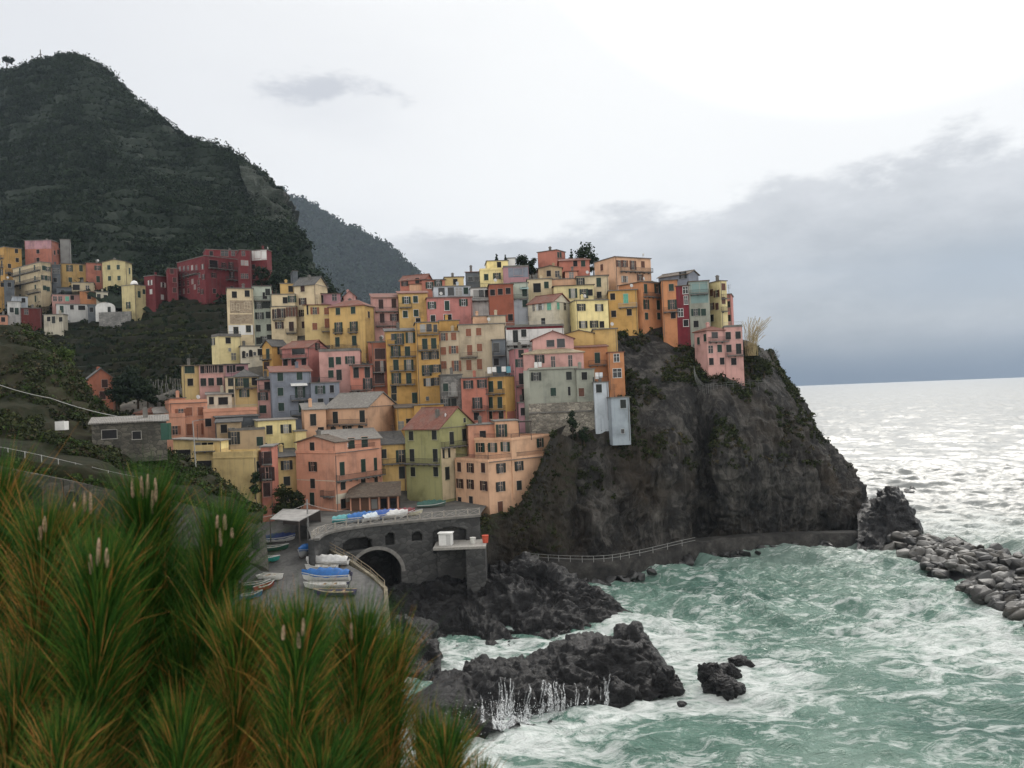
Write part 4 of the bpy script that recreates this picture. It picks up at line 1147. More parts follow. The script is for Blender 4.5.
crop(120, 360, 6.4)
H('tan yellow end house of the long pink row', 403, 403, 508, 40, 215, 'sand', ('shed1', 'b', 0.4), W='c 432,60 458,60 / k 450,142', D=163, a=2)
H('rose middle house of the long row with five dark top windows', 508, 508, 676, 36, 215, 'rose', ('shed1', 'b', 0.4), W='k 530,62 562,60 587,60 612,58 642,58 / ck 532,142 583,140 637,137', D=163, a=2)
H('mauve right house of the long row under a jutting slate roof', 676, 676, 822, 30, 130, 'mauve', ('shed1', 's', 0.4), W='k 697,58 722,55 / k 770,55,50,30', D=165, a=2)
H('tan house with orange top storey and a grey hip roof', 735, 735, 890, 112, 375, 'sand', ('hip', 's', 1.6), W='c 770,130 / d 808,140 / k 870,120 / c 795,212', B='178,738,885', D=160, ext=3)
H('cream annex left of the tan house with the grey hip roof', 676, 676, 737, 112, 290, 'cream', W='ck 716,132 718,212', D=159)
H('narrow pale rose house beside the big grey blue house', 882, 882, 990, 130, 385, 'rose', ('shed1', 's', 0.8), W='ck 915,232 / c 915,315,40,50 / k 945,165,40,50', D=160, B='190,890,975')

# grey-blue house
crop(260, 360, 6.4)
h = H('large grey blue house with a terracotta roof and iron balconies', 78, 78, 332, 82, 400, 'greyblue', ('shed1', 't', 1.5), W='c 130,108 253,102 131,203 / c 136,300 / D 257,205 / d 265,300', B='255,195,325 / 352,195,300', aw='150,195,300,white', D=156, a=4, ext=3)
H('', 330, 330, 512, 150, 395, 'greyblue', into=h, W='o 385,190 / k 460,185,25,50 / ck 388,272 460,268', D=157, a=8, rail='R')
H('coral house with a long iron balcony right of the pale pink houses', 580, 580, 722, 35, 260, 'coral', W='dk 615,80 687,80 / g 565,155,60,60 / dk 690,150 600,235', B='192,530,716,1.1 / 42,590,705', D=163, sh='k')
H('rust red narrow house between the coral house and the yellow pair', 718, 718, 828, -110, 255, 'rust', W='d 752,40 775,40 752,115 778,115 / d 752,-40 785,-40 / c 765,230', B='78,722,800 / 165,722,800', D=164.5, sh='d')

# ------------------------------------------------------------------ salmon and tan houses lower left
crop(120, 360, 6.4)
h = H('salmon house with brown shutters and stepped flat roof terraces', 318, 318, 562, 280, 480, 'salmon', ('par', 'c', 0.5), W='c 390,340 443,330 517,328 / d 350,450 445,445 553,440', sh='r', D=149, a=6)
H('', 318, 318, 418, 248, 284, 'salmon', into=h, D=152)
H('', 290, 290, 418, 370, 480, 'salmon', ('par', 'c', 0.6), into=h, W='cr 352,450', D=146)
H('salmon terrace house with a long blank parapet and white fence', 536, 536, 880, 335, 425, 'salmon', ('par', 'c', 0.5), W='k 560,400', D=150, a=4, rail='Rw')
H('low cream porch house with a wide dark veranda above the salmon terrace', 556, 556, 716, 225, 300, 'pale', ('shed1', 'w', 0.6), W='k 585,260,30,50 / k 660,262,60,50', D=156)
H('small tan house with a slanting slate roof among the lower terraces', 618, 618, 772, 405, 480, 'tan', ('shed1', 's', 1.0), W='k 665,440 / w 715,462', D=143)
H('tan house with a dark terrace roof left of the pale yellow house', 704, 704, 930, 455, 570, 'tan', ('par', 'w', 0.3), W='c 895,520 / dk 715,460', D=140, a=3)
H('dark slate roofed shed behind the tan terrace house', 620, 620, 888, 372, 460, 'slate', ('shed1', 's', 0.4), W='w 835,432,30,25', D=147, name='shed', cat='shed')
H('low orange pink house with a tiled roof left of the salmon house', 100, 225, 318, 340, 400, 'salmon', ('hip', 't', 1.0), D=152, a=62)
H('grey roofed low house in front of the orange pink one', 226, 226, 322, 345, 420, 'tan', ('shed1', 'w', 1.2), D=149)
crop(260, 360, 6.4)
H('pale yellow house with three dark windows and a flat top', -10, -10, 232, 392, 600, 'bright', ('shed1', 'w', 0.2), W='ck 60,447 166,440 117,560 / ck 25,560', D=144, a=6, sh='k')
H('low pale yellow annex joined to the pale yellow house', 230, 230, 298, 458, 600, 'bright', ('flat', 'w', 0), D=143.5, a=6)
crop(120, 360, 6.4)
h = H('boathouse with a white slab roof, glazed balcony and dark garage doors', 345, 640, 698, 520, 790, 'sand', ('shed1', 'w', 0.6), W='k 405,610,95,70 / g 500,548,35,40 540,548,35,40 580,548,35,40 / k 540,692,95,95', B='580,478,610,0.8s / 750,478,600,0.9w', D=128, a=70, band=[(470, 560, 642, 696, 'bright')], cat='boathouse', name='boathouse')
h = H('plain sand coloured house with a roof parapet beside the coral facade', 600, 858, 966, 625, 860, 'sand', ('par', 'c', 0.9), W='ck 885,680 / k 928,700', D=125.5, a=58)
H('narrow coral facade with red doors and small iron balconies', 905, 905, 978, 560, 905, 'coral', ('flat', 'w', 0), W='d 930,630 950,630 930,730 950,730 / d 935,830', B='665,915,975 / 760,915,975 / 700,860,915', D=126.5, a=-8, sh='d')
crop(260, 360, 6.4)
H('olive yellow house with a slate roof left of the big pink house', 85, 85, 262, 628, 940, 'sand', ('shed1', 's', 1.0), W='ck 170,673 172,775 / ck 170,880', D=137, a=8)
h = H('big pink harbour house with two rows of tall green shutters', 236, 482, 785, 598, 990, 'salmon', ('par', 'c', 0.2), W='ck 340,682 / ck 338,790 / d 335,890 / d 525,695 660,675 742,665 / ck 530,800 660,782 745,765 / ck 532,920', B='752,484,785 / 870,410,480', D=131, a=44, rail='R', ext=2.0, band=[(662, 667, 236, 480, 'pale'), (768, 773, 236, 480, 'pale'), (862, 867, 484, 785, 'pale')])
H('', 236, 482, 560, 528, 602, 'salmon', ('g1', 'b', 1.0), into=h, W='ck 335,557', D=131.03, a=44, ext=.3)
H('', 408, 408, 772, 524, 604, 'salmon', ('shed1', 'w', 1.6), into=h, W='d 448,550 585,540 670,532', D=136, a=8)
h = H('large peach house with a grey gable roof behind the big pink one', 420, 692, 880, 300, 560, 'peach', ('g2', 'w', 2.6), W='dk 483,368 655,360 / ck 470,455 560,448 645,450', B='412,420,690,0.6', D=147, a=60, ext=4)
H('', 284, 284, 424, 322, 480, 'peach', ('shed1', 'w', 1.2), into=h, W='dk 340,383 / k 390,455', D=147, a=4)
H('ochre house with a slate roof between the big pink and the green house', 726, 726, 935, 548, 860, 'yellow', ('shed1', 's', 2.0), W='D 905,615 / ck 790,600 / dk 910,720', B='662,780,935', D=141, a=6)
H('dull orange house part above the slate roof beside the green house', 876, 876, 1000, 310, 480, 'ochre', ('shed1', 'b', 0.6), W='w 890,420 / k 960,390,50,30', D=150)
crop(400, 360, 6.4)
h = H('olive green house with a terracotta gable roof and double balconies', 38, 258, 492, 438, 880, 'green', ('g2', 't', 3.4), W='ck 72,485 220,480 / dk 78,610 227,610 / ck 84,715 230,715 / n 413,385 / dk 330,500 410,480 / ck 295,597 / dk 302,725', B='662,38,258 / 550,262,440', band=[(560, 880, 262, 368, 'cream')], D=136, a=48, ext=3)
# ochre wall behind
H('long ochre wall house under the yellow towers', 90, 90, 280, 292, 340, 'ochre', D=150)
# peach harbour house
crop(400, 360, 6.4)
h = H('peach harbour house stepping up in terraces against the cliff', 358, 570, 960, 655, 985, 'peach', ('par', 'c', 0.3), W='cd 380,685 452,690 533,690 / cd 385,790 452,795 538,805 / o 645,692 760,678 / o 643,810 / ck 762,802 / p 642,945 / k 383,905 455,900', sh='k', D=131, a=38, rail='L', ext=1.0)
H('', 480, 715, 962, 515, 660, 'peach', ('par', 'c', 0.2), into=h, W='o 515,560 595,560 675,555 / c 895,525', D=134, a=52, rail='RL')
H('', 440, 440, 625, 420, 650, 'salmon', into=h, W='k 530,480', D=140, a=10)
H('', 612, 612, 760, 395, 500, 'peach', into=h, W='D 650,452', D=139, a=6)
# pergola on it
crop(400, 360, 6.4)
pp = [at(CX(x), CY(y), 137) for x, y in ((765, 478), (840, 478))]
e_ = empty('pergola', tuple(pp[0]), 0.0); tag(e_, 'dark timber pergola on the top terrace of the peach harbour house', 'pergola')
mb = MB(); Lp = pp[1][0] - pp[0][0]
for x in (0, Lp):
    for y in (0, 2.2): mb.box(x - .06, x + .06, y - .06, y + .06, -1.0, 2.1)
for y in (0, 2.2): mb.box(-.2, Lp + .2, y - .06, y + .06, 2.1, 2.25)
mb.build('posts', simple('dark_timber', (0.05, 0.04, 0.035)), e_)
mb = MB()
for i in range(9): mb.box(Lp * i / 8 - .05, Lp * i / 8 + .05, -.3, 2.5, 2.25, 2.38)
mb.build('slats', simple('dark_timber', (0.05, 0.04, 0.035)), e_)

# ------------------------------------------------------------------ middle belt: yellow, beige, coral towers
crop(340, 240, 6.4)
H('tall yellow house with green doors and stacked balconies, left of the yellow pair', 300, 300, 494, 588, 1025, 'ochre', ('shed1', 's', 1.2), W='g 297,610,25,30 340,620,25,40 / D 380,632 / D 450,625 / d 357,712 432,715 / d 358,800 440,800 / d 360,885 440,885 / ck 345,958 345,1005 / d 478,1010', B='668,305,405 / 745,320,490 / 835,320,480 / 925,320,480', D=163.5, a=2)
H('tall yellow house with a glazed top terrace, right of the yellow pair', 492, 492, 640, 530, 1060, 'ochre', ('flat', 'w', 0), W='g 530,565,35,50 570,562,35,50 610,565,25,50 / d 543,665 600,662 / ck 550,740 603,737 / d 555,835 / ck 615,822 / ck 565,910 620,905 / n 560,1015', B='605,495,632,0.7 / 705,500,632 / 850,530,590', D=163, a=2)
H('beige house with brick coloured shutters under an ochre roof terrace', 637, 637, 764, 590, 935, 'beige', ('flat', 'w', 0), W='c 660,620 727,612 / c 662,710 / o 727,702 / c 665,800 / d 745,805', sh='r', D=166, a=4)
H('low ochre parapet house above the beige house with brick coloured shutters', 636, 636, 762, 518, 600, 'ochre', D=172, a=4)
H('big beige house with four pairs of brick red shutters', 762, 762, 1058, 545, 895, 'beige', ('flat', 'w', 0), W='c 822,592 888,587 / d 830,705 / c 893,688 / d 825,800 893,795', B='750,770,880', sh='r', D=167, a=0)
H('peach penthouse on top of the big beige house', 850, 850, 948, 490, 550, 'peach', D=172)
H('grey penthouse beside the peach penthouse', 947, 947, 1060, 488, 545, 'beige', D=171)
H('coral house with a dark green door at the foot of the yellow hip roofed house', 182, 182, 302, 655, 830, 'coral', W='d 248,715', B='770,200,300', D=173, sh='k')
H('dark narrow house front between the big beige house and the white terrace house', 975, 975, 1062, 640, 860, 'slate', W='g 1000,690,40,60 / k 1000,780', D=166, B='740,970,1060')
crop(400, 360, 6.4)
H('grey stone base house with one white framed window', 268, 268, 402, 98, 330, m_greystone, W='c 290,175 / w 345,185,28,70 / dk 345,280 290,285', B='232,310,365w', D=158, a=4)
H('coral red house with open green shutters and flowered balcony', 396, 396, 566, 118, 400, 'coral', W='o 437,157 525,152 / D 495,275 / k 490,360', B='322,460,545', D=157, a=2, sh='k')
h = H('yellow house with coral ground floor, roof awning and washing lines', 552, 680, 772, 105, 400, 'ochre', W='d 583,170 / c 640,160 / d 580,272 640,272 / ck 560,352 648,350 / k 745,340', B='215,555,672 / 322,558,676', band=[(330, 400, 553, 678, 'coral'), (330, 400, 682, 770, 'coral')], D=156, a=58, rail='RL')
H('mauve tower house with small balconies between the yellow and the round house', 735, 735, 832, -70, 400, 'magenta', W='o 770,20 / dk 778,120 / dk 812,220 / k 800,300 / ck 775,-40', B='165,740,825 / 265,770,828', D=158.5, a=8)
H('pink lower tower beside the stone retaining wall', 762, 762, 826, 275, 430, 'mauve', W='k 790,330', D=155, a=4)
# white laundry on the roof terrace of the yellow house: separate things
crop(520, 320, 6.4)
h = H('grey green house with a rounded corner standing on the stone wall', 62, 62, 372, 322, 528, 'greygreen', ('par', 'c', 0.2), W='ck 103,362 / cg 213,460 / ck 313,357 / k 315,455,16,55', D=154, a=4, rail='')
mb = MB(); mb.tube([(0.02, 1.1, -6), (0.02, 1.1, h.h)], 1.1, 16); mb.build('rounded_corner', plaster(PAL['greygreen'], 0.5), h.root, True)
H('', 364, 364, 480, 318, 528, 'greygreen', ('flat', 'w', 0), into=h, W='k 412,358 / cb 393,462', D=153.5, a=10)
h = H('pink house with white framed doors and a pale tiled hip roof', 22, 22, 408, 222, 320, 'rose', ('hip', 'l', 1.4), W='o 125,250 / w 212,270,26,75 / w 322,262,26,75 / k 10,270', D=158, a=2, sh='k', dp=9)
H('', 82, 82, 345, 128, 215, 'rose', ('g2', 't', 1.6), into=h, W='gg 195,150,52,45 262,148,52,58', D=161, a=2, dp=6)
H('orange house with a green door and a low red roof', 345, 345, 562, 180, 320, 'orange', ('shed1', 't', 0.8), W='d 495,242', B='288,440,552', D=165, a=2)
H('orange block with two white framed windows at the cliff edge', 566, 566, 668, 210, 385, 'orange', ('flat', 't', 0), W='w 618,243,34,50 622,340,52,56', D=162, a=4, trim=m_white, ext=4)
H('yellow flat roofed block with blank walls above the orange house', 470, 470, 624, 62, 200, 'yellow', ('flat', 'w', 0), D=172, a=2)
H('yellow low gabled house left of the blank yellow block', 288, 288, 472, 92, 190, 'yellow', ('g2', 'b', 0.7), D=171, a=2)
H('pale blue turret with a roof railing stuck to the grey green house', 476, 476, 568, 402, 562, 'whiteblue', W='ck 505,438', rail='RL', D=152, a=6, ext=5, dp=4)
H('pale blue grey tower with one small window rising from the cliff', 566, 588, 704, 500, 752, 'steel', ('flat', 'w', 0), W='ck 660,537 / n 657,712', D=149, a=14, ext=1.5, worn=0.2)

# ------------------------------------------------------------------ upper belt left
crop(340, 240, 6.4)
H('pink cream hill house with brown doors and iron balconies under a terracotta roof', 214, 214, 382, 372, 650, 'rose', ('shed1', 't', 1.9), W='d 262,410 345,405 / d 270,500 / c 347,495 / k 300,600', B='458,225,380 / 550,230,372', sh='d', D=186, a=4)
H('cream yellow house with white framed green shutters and terracotta roof', 378, 378, 564, 345, 545, 'yellow', ('shed1', 't', 1.5), W='o 425,385 / c 483,380 / c 418,475 487,468 / k 500,520', B='432,380,460', D=185, a=2, trim=m_white)
H('rose pink house with a glazed roof terrace, right of the cream yellow house', 558, 558, 848, 372, 560, 'pink', ('flat', 't', 0), W='c 588,418 790,400 / d 685,420 / ck 595,503 / k 690,495,50,40', D=183, a=2, trim=m_white)
h = H('white and grey glazed rooftop terrace house behind the rose pink house', 600, 600, 840, 300, 375, 'whiteblue', ('flat', 'w', 0), W='g 650,330,40,50 710,330,40,55 / w 760,330,40,50 / cg 805,325', D=188, a=2)
H('red pink house with two white framed windows and a grey roof', 525, 525, 672, 258, 330, 'coral', ('shed1', 's', 0.9), W='c 573,290 628,280', D=197, a=2, trim=m_white)
H('ochre house with one dark window beside the red pink one', 670, 670, 792, 240, 310, 'sand', ('flat', 'b', 0), W='k 738,268', D=198, a=2)
H('pink house with a low red gable roof at the left top of the village', 385, 545, 590, 248, 320, 'coral', ('g2', 't', 1.4), W='ck 415,275 495,262', D=204, a=66)
H('peach low house in front of the red gabled pink house', 445, 445, 530, 285, 340, 'peach', ('flat', 't', 0), D=198)
H('house with a dark red roof and blue grey glazing near the ridge', 810, 810, 902, 208, 285, 'slate', ('shed1', 't', 1.2), W='g 835,250,30,30 875,248,30,30', D=203, a=2)
H('white terrace house with a glazed room and white parapet', 838, 838, 965, 310, 480, 'white', ('flat', 'w', 0), W='g 870,345,34,50 905,343,34,50 940,343,30,50', B='390,842,960,1.0', D=187, a=2, rail='R')
crop(480, 230, 6.4)
h = H('bright yellow house with dark shutters near the ridge, left end', 0, 0, 182, 258, 350, 'bright', ('par', 'c', 0.3), W='c 40,302 108,295', D=202, a=2)
H('', 45, 45, 180, 200, 262, 'bright', ('flat', 'w', 0), into=h, W='k 122,222', D=207)
H('small white box house beside the bright yellow one on the ridge', 178, 178, 226, 182, 270, 'white', D=208)
H('brick red blank walled house between the white terrace house and the green one', 62, 62, 216, 350, 580, 'brick', ('flat', 'b', 0), W='k 80,400,30,40 130,395,30,40 180,390,30,40 / k 195,560', D=180, a=2)
H('grey mauve house with a large dark window and roof terrace', 150, 150, 312, 240, 350, 'mauve', ('par', 'w', 0.3), W='k 245,268,55,45', D=200, a=2, band=[(242, 300, 180, 310, 'greyblue')])
h = H('pale green house with a green door under an awning', 206, 206, 312, 340, 620, 'mint', W='d 285,395 / c 287,470', aw='368,255,310,teal', B='440,212,310,0.6', D=184, a=2, band=[(445, 600, 208, 310, 'whiteblue')])
H('beige house with a wide dark window in the middle of the upper belt', 305, 305, 462, 318, 430, 'cream', ('flat', 'w', 0), W='k 365,370,48,60 / c 425,352', D=190, a=2)
H('tan attic house above the beige one', 375, 375, 525, 248, 330, 'tan', ('g2', 'b', 0.6), W='k 440,278 / w 495,282', D=200, a=2)
H('pink red cube house standing highest on the ridge', 370, 492, 546, 128, 240, 'coral', ('flat', 'b', 0), W='c 500,160 515,160', D=213, a=62)
H('coral low house with terracotta roofs below the highest cube', 510, 510, 702, 200, 290, 'coral', ('g1', 't', 0.9), W='k 610,215 / c 660,215', D=206, a=2)
H('small terracotta roofed house behind the peach house near the ridge', 545, 545, 625, 268, 330, 'salmon', ('shed1', 't', 0.8), W='w 585,290', D=199)
H('cream gabled house with pale green shutters above the white terrace house', 310, 470, 582, 458, 680, 'pale', ('g2', 't', 2.0), W='w 343,495,16,50 / op 385,490 / ct 443,490 / ct 500,487 / w 543,490 / k 405,585', D=178, a=58)
h = H('white house with a red banded roof terrace and white railing', 168, 168, 540, 625, 850, 'white', ('par', 'w', 0.15), W='ck 227,680,32,80 / ck 280,660 / ck 233,760 283,757 / k 230,820', B='738,172,320', D=168, a=2, rail='Rw', band=[(612, 626, 168, 540, 'crimson')])
h = H('lemon yellow house with open dark shutters and a grey cornice', 580, 616, 824, 452, 690, 'bright', ('flat', 'w', 0), W='o 648,495 762,497 / o 660,605 730,603 / k 780,605', D=178, a=16, sh='k')
H('', 474, 474, 728, 362, 450, 'lemon', ('shed1', 'b', 0.5), into=h, W='D 595,405 665,408 / k 715,400', D=184, a=2)
H('cream house with a green door and shaded terrace beside the lemon yellow house', 620, 620, 824, 300, 455, 'cream', ('flat', 'b', 0), W='ck 643,328 / dg 760,335 / k 763,415', B='450,728,824', D=188, a=2)
H('peach orange low house above the lemon yellow one', 460, 460, 622, 318, 365, 'peach', D=193)
h = H('salmon tower with open shutters and a pale pergola on its roof', 735, 868, 1096, 172, 420, 'peach', ('flat', 'w', 0), W='cb 780,240 / cb 890,215 / o 925,215 / db 978,225 / cb 1042,220 / oa 925,315 / c 1025,305', B='268,895,1095', D=193, a=36, sh='b')
crop(600, 240, 5.12)
H('yellow ochre house with a pale green door and thin white balcony', 46, 46, 192, 262, 420, 'ochre', ('flat', 'w', 0), W='k 65,290 / dt 132,300 / k 150,370 70,378', B='345,95,190,0.7w', D=181, a=2)
H('orange house with three columns of green shutters and a gable', 100, 214, 322, 215, 415, 'orange', ('g2', 'b', 0.2), W='d 233,250 292,250 / d 236,330 298,333 / c 238,390 300,390', B='292,222,320', D=180.5, a=48)
H('orange narrow house joined to the right of the gabled orange one', 318, 318, 400, 210, 435, 'orange', ('flat', 'b', 0), W='c 365,243 / d 370,330 / k 375,385', B='368,325,398', D=180, a=2)
H('crimson narrow house with white framed openings', 392, 392, 462, 238, 445, 'crimson', ('flat', 'b', 0), W='w 437,257 440,308,18,44 413,372,24,40 / k 440,425', D=179.5, a=2, trim=m_white)
H('grey blue house with a low gable roof behind the crimson and green houses', 300, 455, 505, 172, 260, 'greyblue', ('g2', 'b', 0.9), W='ck 425,180', D=190, a=60)
h = H('grey green house with a mint coloured loggia and awning', 458, 458, 562, 215, 445, 'greygreen', ('flat', 'b', 0), W='g 490,245,40,45 530,245,40,45 / c 490,370 530,370 / k 492,430', B='278,460,555,1.0', D=179, a=2, band=[(218, 320, 462, 555, 'teal')])
h = H('cream house near the point with two columns of brown windows', 556, 618, 652, 210, 440, 'lemon', ('flat', 'b', 0), W='cb 572,270 598,275 573,340 600,340 / ck 575,400 / c 632,240 632,310', B='300,620,650 / 365,620,650', D=180, a=40, sh='b')
H('pink slim house at the outer end of the upper row', 642, 642, 674, 280, 440, 'pink', W='k 655,330 655,400', D=184)
h = H('pink villa alone on the point with a curved bay and red roof', 485, 550, 652, 465, 640, 'rose', ('hip', 't', 1.0), W='c 505,517 540,500 / g 587,487,36,32 / c 612,555 / w 565,560 / k 570,622 / k 625,620', B='520,555,650,1.0', D=169, a=30, ext=4)
H('', 640, 640, 732, 448, 640, 'rose', ('par', 'w', 0.3), into=h, W='ck 655,490 707,487 660,555 / dk 710,557 / k 685,622', B='590,650,740', D=170, a=4, rail='Rw')
crop(0, 0, 1)
# ================================================================== HARBOUR
m_conc = soil('worn_concrete', [(0.065, 0.065, 0.064), (0.11, 0.109, 0.106), (0.155, 0.152, 0.145)], 0.25, 2.0, 0.3)
m_pave = soil('paving', [(0.06, 0.06, 0.058), (0.10, 0.098, 0.092), (0.14, 0.135, 0.125)], 0.3, 2.5, 0.3)
def zr(y): return float(np.interp(y, [505, 520, 545, 575, 605, 640, 720], [13.45, 13.4, 11.3, 9.1, 7.2, 5.2, -1.0]))
# ramp where the boats are drawn up
rowsr = []
for y, x0, x1 in ((512, 248, 330), (522, 246, 322), (535, 243, 318), (550, 240, 322), (563, 236, 345), (575, 232, 366), (588, 226, 381), (602, 222, 384), (640, 206, 384), (680, 200, 384), (720, 195, 384)):
    rowsr.append([at_z(x0 + (x1 - x0) * k / 5, y + 0.0 * k, zr(y)) for k in range(6)])
G = catmull(np.array(rowsr), 60); G = np.swapaxes(catmull(np.swapaxes(G, 0, 1), 40), 0, 1)
sheet('boat_ramp', G, m_conc); G_ramp = G
# its outer quay wall
edge = [at_z(x, y, zr(y)) for x, y in ((322, 535), (327, 550), (352, 564), (370, 577), (384, 590), (384, 604), (380, 640), (378, 676))]
e_ = empty('quay_wall', tuple(edge[3])); tag(e_, 'rough stone quay wall holding up the boat ramp above the rocks', 'wall')
mb = MB(); o3 = edge[3]
for a, b in zip(edge[:-1], edge[1:]):
    for (p, q) in ((a, b),):
        t = (q - p); nn = np.array([t[1], -t[0], 0]); nn /= np.linalg.norm(nn) + 1e-9
        if nn[0] < 0: nn = -nn
        vs = [p - o3 + np.array([0, 0, .25]), q - o3 + np.array([0, 0, .25]), q + nn * .45 - o3 + np.array([0, 0, .25]), p + nn * .45 - o3 + np.array([0, 0, .25])]
        vs += [v - np.array([0, 0, 9.0]) + (nn * 0.4 if i > 1 else 0) for i, v in enumerate(vs)]
        mb.add(vs, [(0,1,2,3), (7,6,5,4), (0,4,5,1), (1,5,6,2), (2,6,7,3), (3,7,4,0)])
mb.build('wall', stone('quay_stone', (0.10, 0.085, 0.055), (0.22, 0.19, 0.13), (0.08, 0.07, 0.05), 1.2), e_)
mb = MB()
for a, b in zip(edge[1:5], edge[2:6]):
    L_ = np.linalg.norm(b - a); k = max(1, int(L_ / 2.2))
    for i in range(k):
        p = a + (b - a) * i / k - o3; mb.bar(p + (0.1, 0, .25), p + (.1, 0, 1.2), 0.07)
    for hgt in (0.75, 1.2): mb.bar(a - o3 + (0.1, 0, hgt), b - o3 + (0.1, 0, hgt), 0.05)
mb.build('railing', simple('worn_timber', (0.19, 0.15, 0.10), 0.85), e_)

# bridge / terrace wall with its arch
ZP = 13.5
bp = [at_z(x, y, ZP) for x, y in ((314, 540), (319, 535.5), (328, 532.5), (342, 529.5), (362, 526.5), (394, 523), (433, 519.5), (462, 517), (480, 515.5))]
bp = catmull(np.array(bp), 60)
seg = np.linalg.norm(np.diff(bp, axis=0), axis=1); ss = np.concatenate([[0], np.cumsum(seg)])
def bpos(s_, z, off=0.0):
    x = np.interp(s_, ss, bp[:, 0]); y = np.interp(s_, ss, bp[:, 1])
    x2 = np.interp(s_ + .05, ss, bp[:, 0]) - np.interp(s_ - .05, ss, bp[:, 0]); y2 = np.interp(s_ + .05, ss, bp[:, 1]) - np.interp(s_ - .05, ss, bp[:, 1])
    l_ = math.hypot(x2, y2) + 1e-9
    return np.array([x - y2 / l_ * off, y + x2 / l_ * off, z])     # off > 0: into the wall (away from the viewer)
def s_of(px):                     # arc length at which the wall is seen at pixel column px
    d = ray(px, 540)
    cr = (bp[:, 0] * d[1] - bp[:, 1] * d[0])
    k = int(np.argmin(np.abs(cr))); return ss[k]
def z_at(px, py):
    s_ = s_of(px); D = bpos(s_, 0)[1]; return at(px, py, D)[2]
OP = []   # openings (s0, s1, z0, z1, arched, depth)
OP.append((s_of(350), s_of(400), 0.0, z_at(375, 550), 2, 9.0))
OP.append((s_of(341), s_of(374), z_at(357, 551), z_at(357, 537.5), 1, 3.0))
OP.append((s_of(386.5), s_of(393), z_at(390, 545), z_at(390, 533), 2, 1.6))
OP.append((s_of(413.5), s_of(420), z_at(417, 541.5), z_at(417, 531.5), 2, 1.6))
OP.append((s_of(434), s_of(466), z_at(450, 552), z_at(450, 527.5), 1, 1.3))
def inside(s_, z):
    for (s0, s1, z0, z1, ar, dp) in OP:
        if s0 < s_ < s1 and z > z0:
            m_ = (s0 + s1) / 2; hw = (s1 - s0) / 2; u_ = (s_ - m_) / hw
            rise = min(hw, 3.6 if z1 - z0 > 5 else 9) if ar == 2 else 0.9
            if z < z1 - rise + rise * math.sqrt(max(0, 1 - u_ * u_)): return True
    return False
o3 = bpos(ss[-1] / 2, ZP)
br = empty('stone_bridge', tuple(o3)); tag(br, 'dark stone bridge wall with a big arch carrying the harbour square', 'bridge')
ds, dzz = 0.2, 0.2
ns, nz = int(ss[-1] / ds), int((ZP - 0.5) / dzz)
ok = np.array([[not inside((i + .5) * ds, ZP - (j + .5) * dzz) for i in range(ns)] for j in range(nz)])
PV = np.array([[bpos(i * ds, ZP - j * dzz) - o3 for i in range(ns + 1)] for j in range(nz + 1)])
PB = np.array([[bpos(i * ds, ZP - j * dzz, 0.8) - o3 for i in range(ns + 1)] for j in range(nz + 1)])
vs = np.concatenate([PV.reshape(-1, 3), PB.reshape(-1, 3)]); nb = (ns + 1) * (nz + 1)
ix = lambda j, i: j * (ns + 1) + i
fs = []
for j in range(nz):
    for i in range(ns):
        if not ok[j, i]: continue
        a, b, c_, d_ = ix(j, i), ix(j, i + 1), ix(j + 1, i + 1), ix(j + 1, i)
        fs.append((a, d_, c_, b)); fs.append((a + nb, b + nb, c_ + nb, d_ + nb))
        for (jj, ii, p, q) in ((j - 1, i, a, b), (j + 1, i, c_, d_), (j, i - 1, d_, a), (j, i + 1, b, c_)):
            if not (0 <= jj < nz and 0 <= ii < ns) or not ok[jj, ii]: fs.append((p, q, q + nb, p + nb))
raw_mesh('wall', vs, fs, m_darkstone, False, br)
mb = MB()
for (s0, s1, z0, z1, ar, dp) in OP:          # the vaults behind the openings
    q = [bpos(s0 - .1, 0, .81), bpos(s1 + .1, 0, .81), bpos(s1 + .1, 0, dp), bpos(s0 - .1, 0, dp)]
    zb, zt = z0 - 0.1, z1 + 0.1
    vs = [(*(p[:2] - o3[:2]), zb - o3[2]) for p in q] + [(*(p[:2] - o3[:2]), zt - o3[2]) for p in q]
    mb.add(vs, [(1,2,6,5), (2,3,7,6), (3,0,4,7), (4,5,6,7)] + ([(0,3,2,1)] if z0 > 1 else []))
mb.build('vault', m_darkstone, br)
mb = MB()                                     # arch ring of dressed stone
s0, s1, z0, z1, _, _ = OP[0]; mid, hw = (s0 + s1) / 2, (s1 - s0) / 2; rise = min(hw, 3.6)
pr = None
for k in range(25):
    t = math.pi * k / 24
    a = bpos(mid - math.cos(t) * (hw + .03), z1 - rise + math.sin(t) * (rise + .03), -0.06) - o3
    b = bpos(mid - math.cos(t) * (hw + .6), z1 - rise + math.sin(t) * (rise + .55), -0.06) - o3
    if pr is not None:
        pa, pb = pr; i_ = np.array(bpos(mid, 0, .05) - bpos(mid, 0, 0)) * np.array([1, 1, 0]) * 1.1
        mb.add([pa, a, b, pb, pa + i_, a + i_, b + i_, pb + i_], [(0,1,2,3),(0,4,5,1),(1,5,6,2),(2,6,7,3),(3,7,4,0)])
    pr = (a, b)
mb.build('arch_ring', simple('dressed_stone', (0.16, 0.155, 0.145), 0.9, var=.3, scale=1.5), br)
mb = MB(); mb2 = MB()
npost = int(ss[-1] / 1.75)
tops = []; posts_ = []
for k in range(npost + 1):
    s_ = ss[-1] * k / npost
    p = bpos(s_, ZP, .25) - o3
    posts_.append(MB().box(p[0] - .09, p[0] + .09, p[1] - .09, p[1] + .09, p[2] + 0.1, p[2] + 1.15))
    tops.append(p)
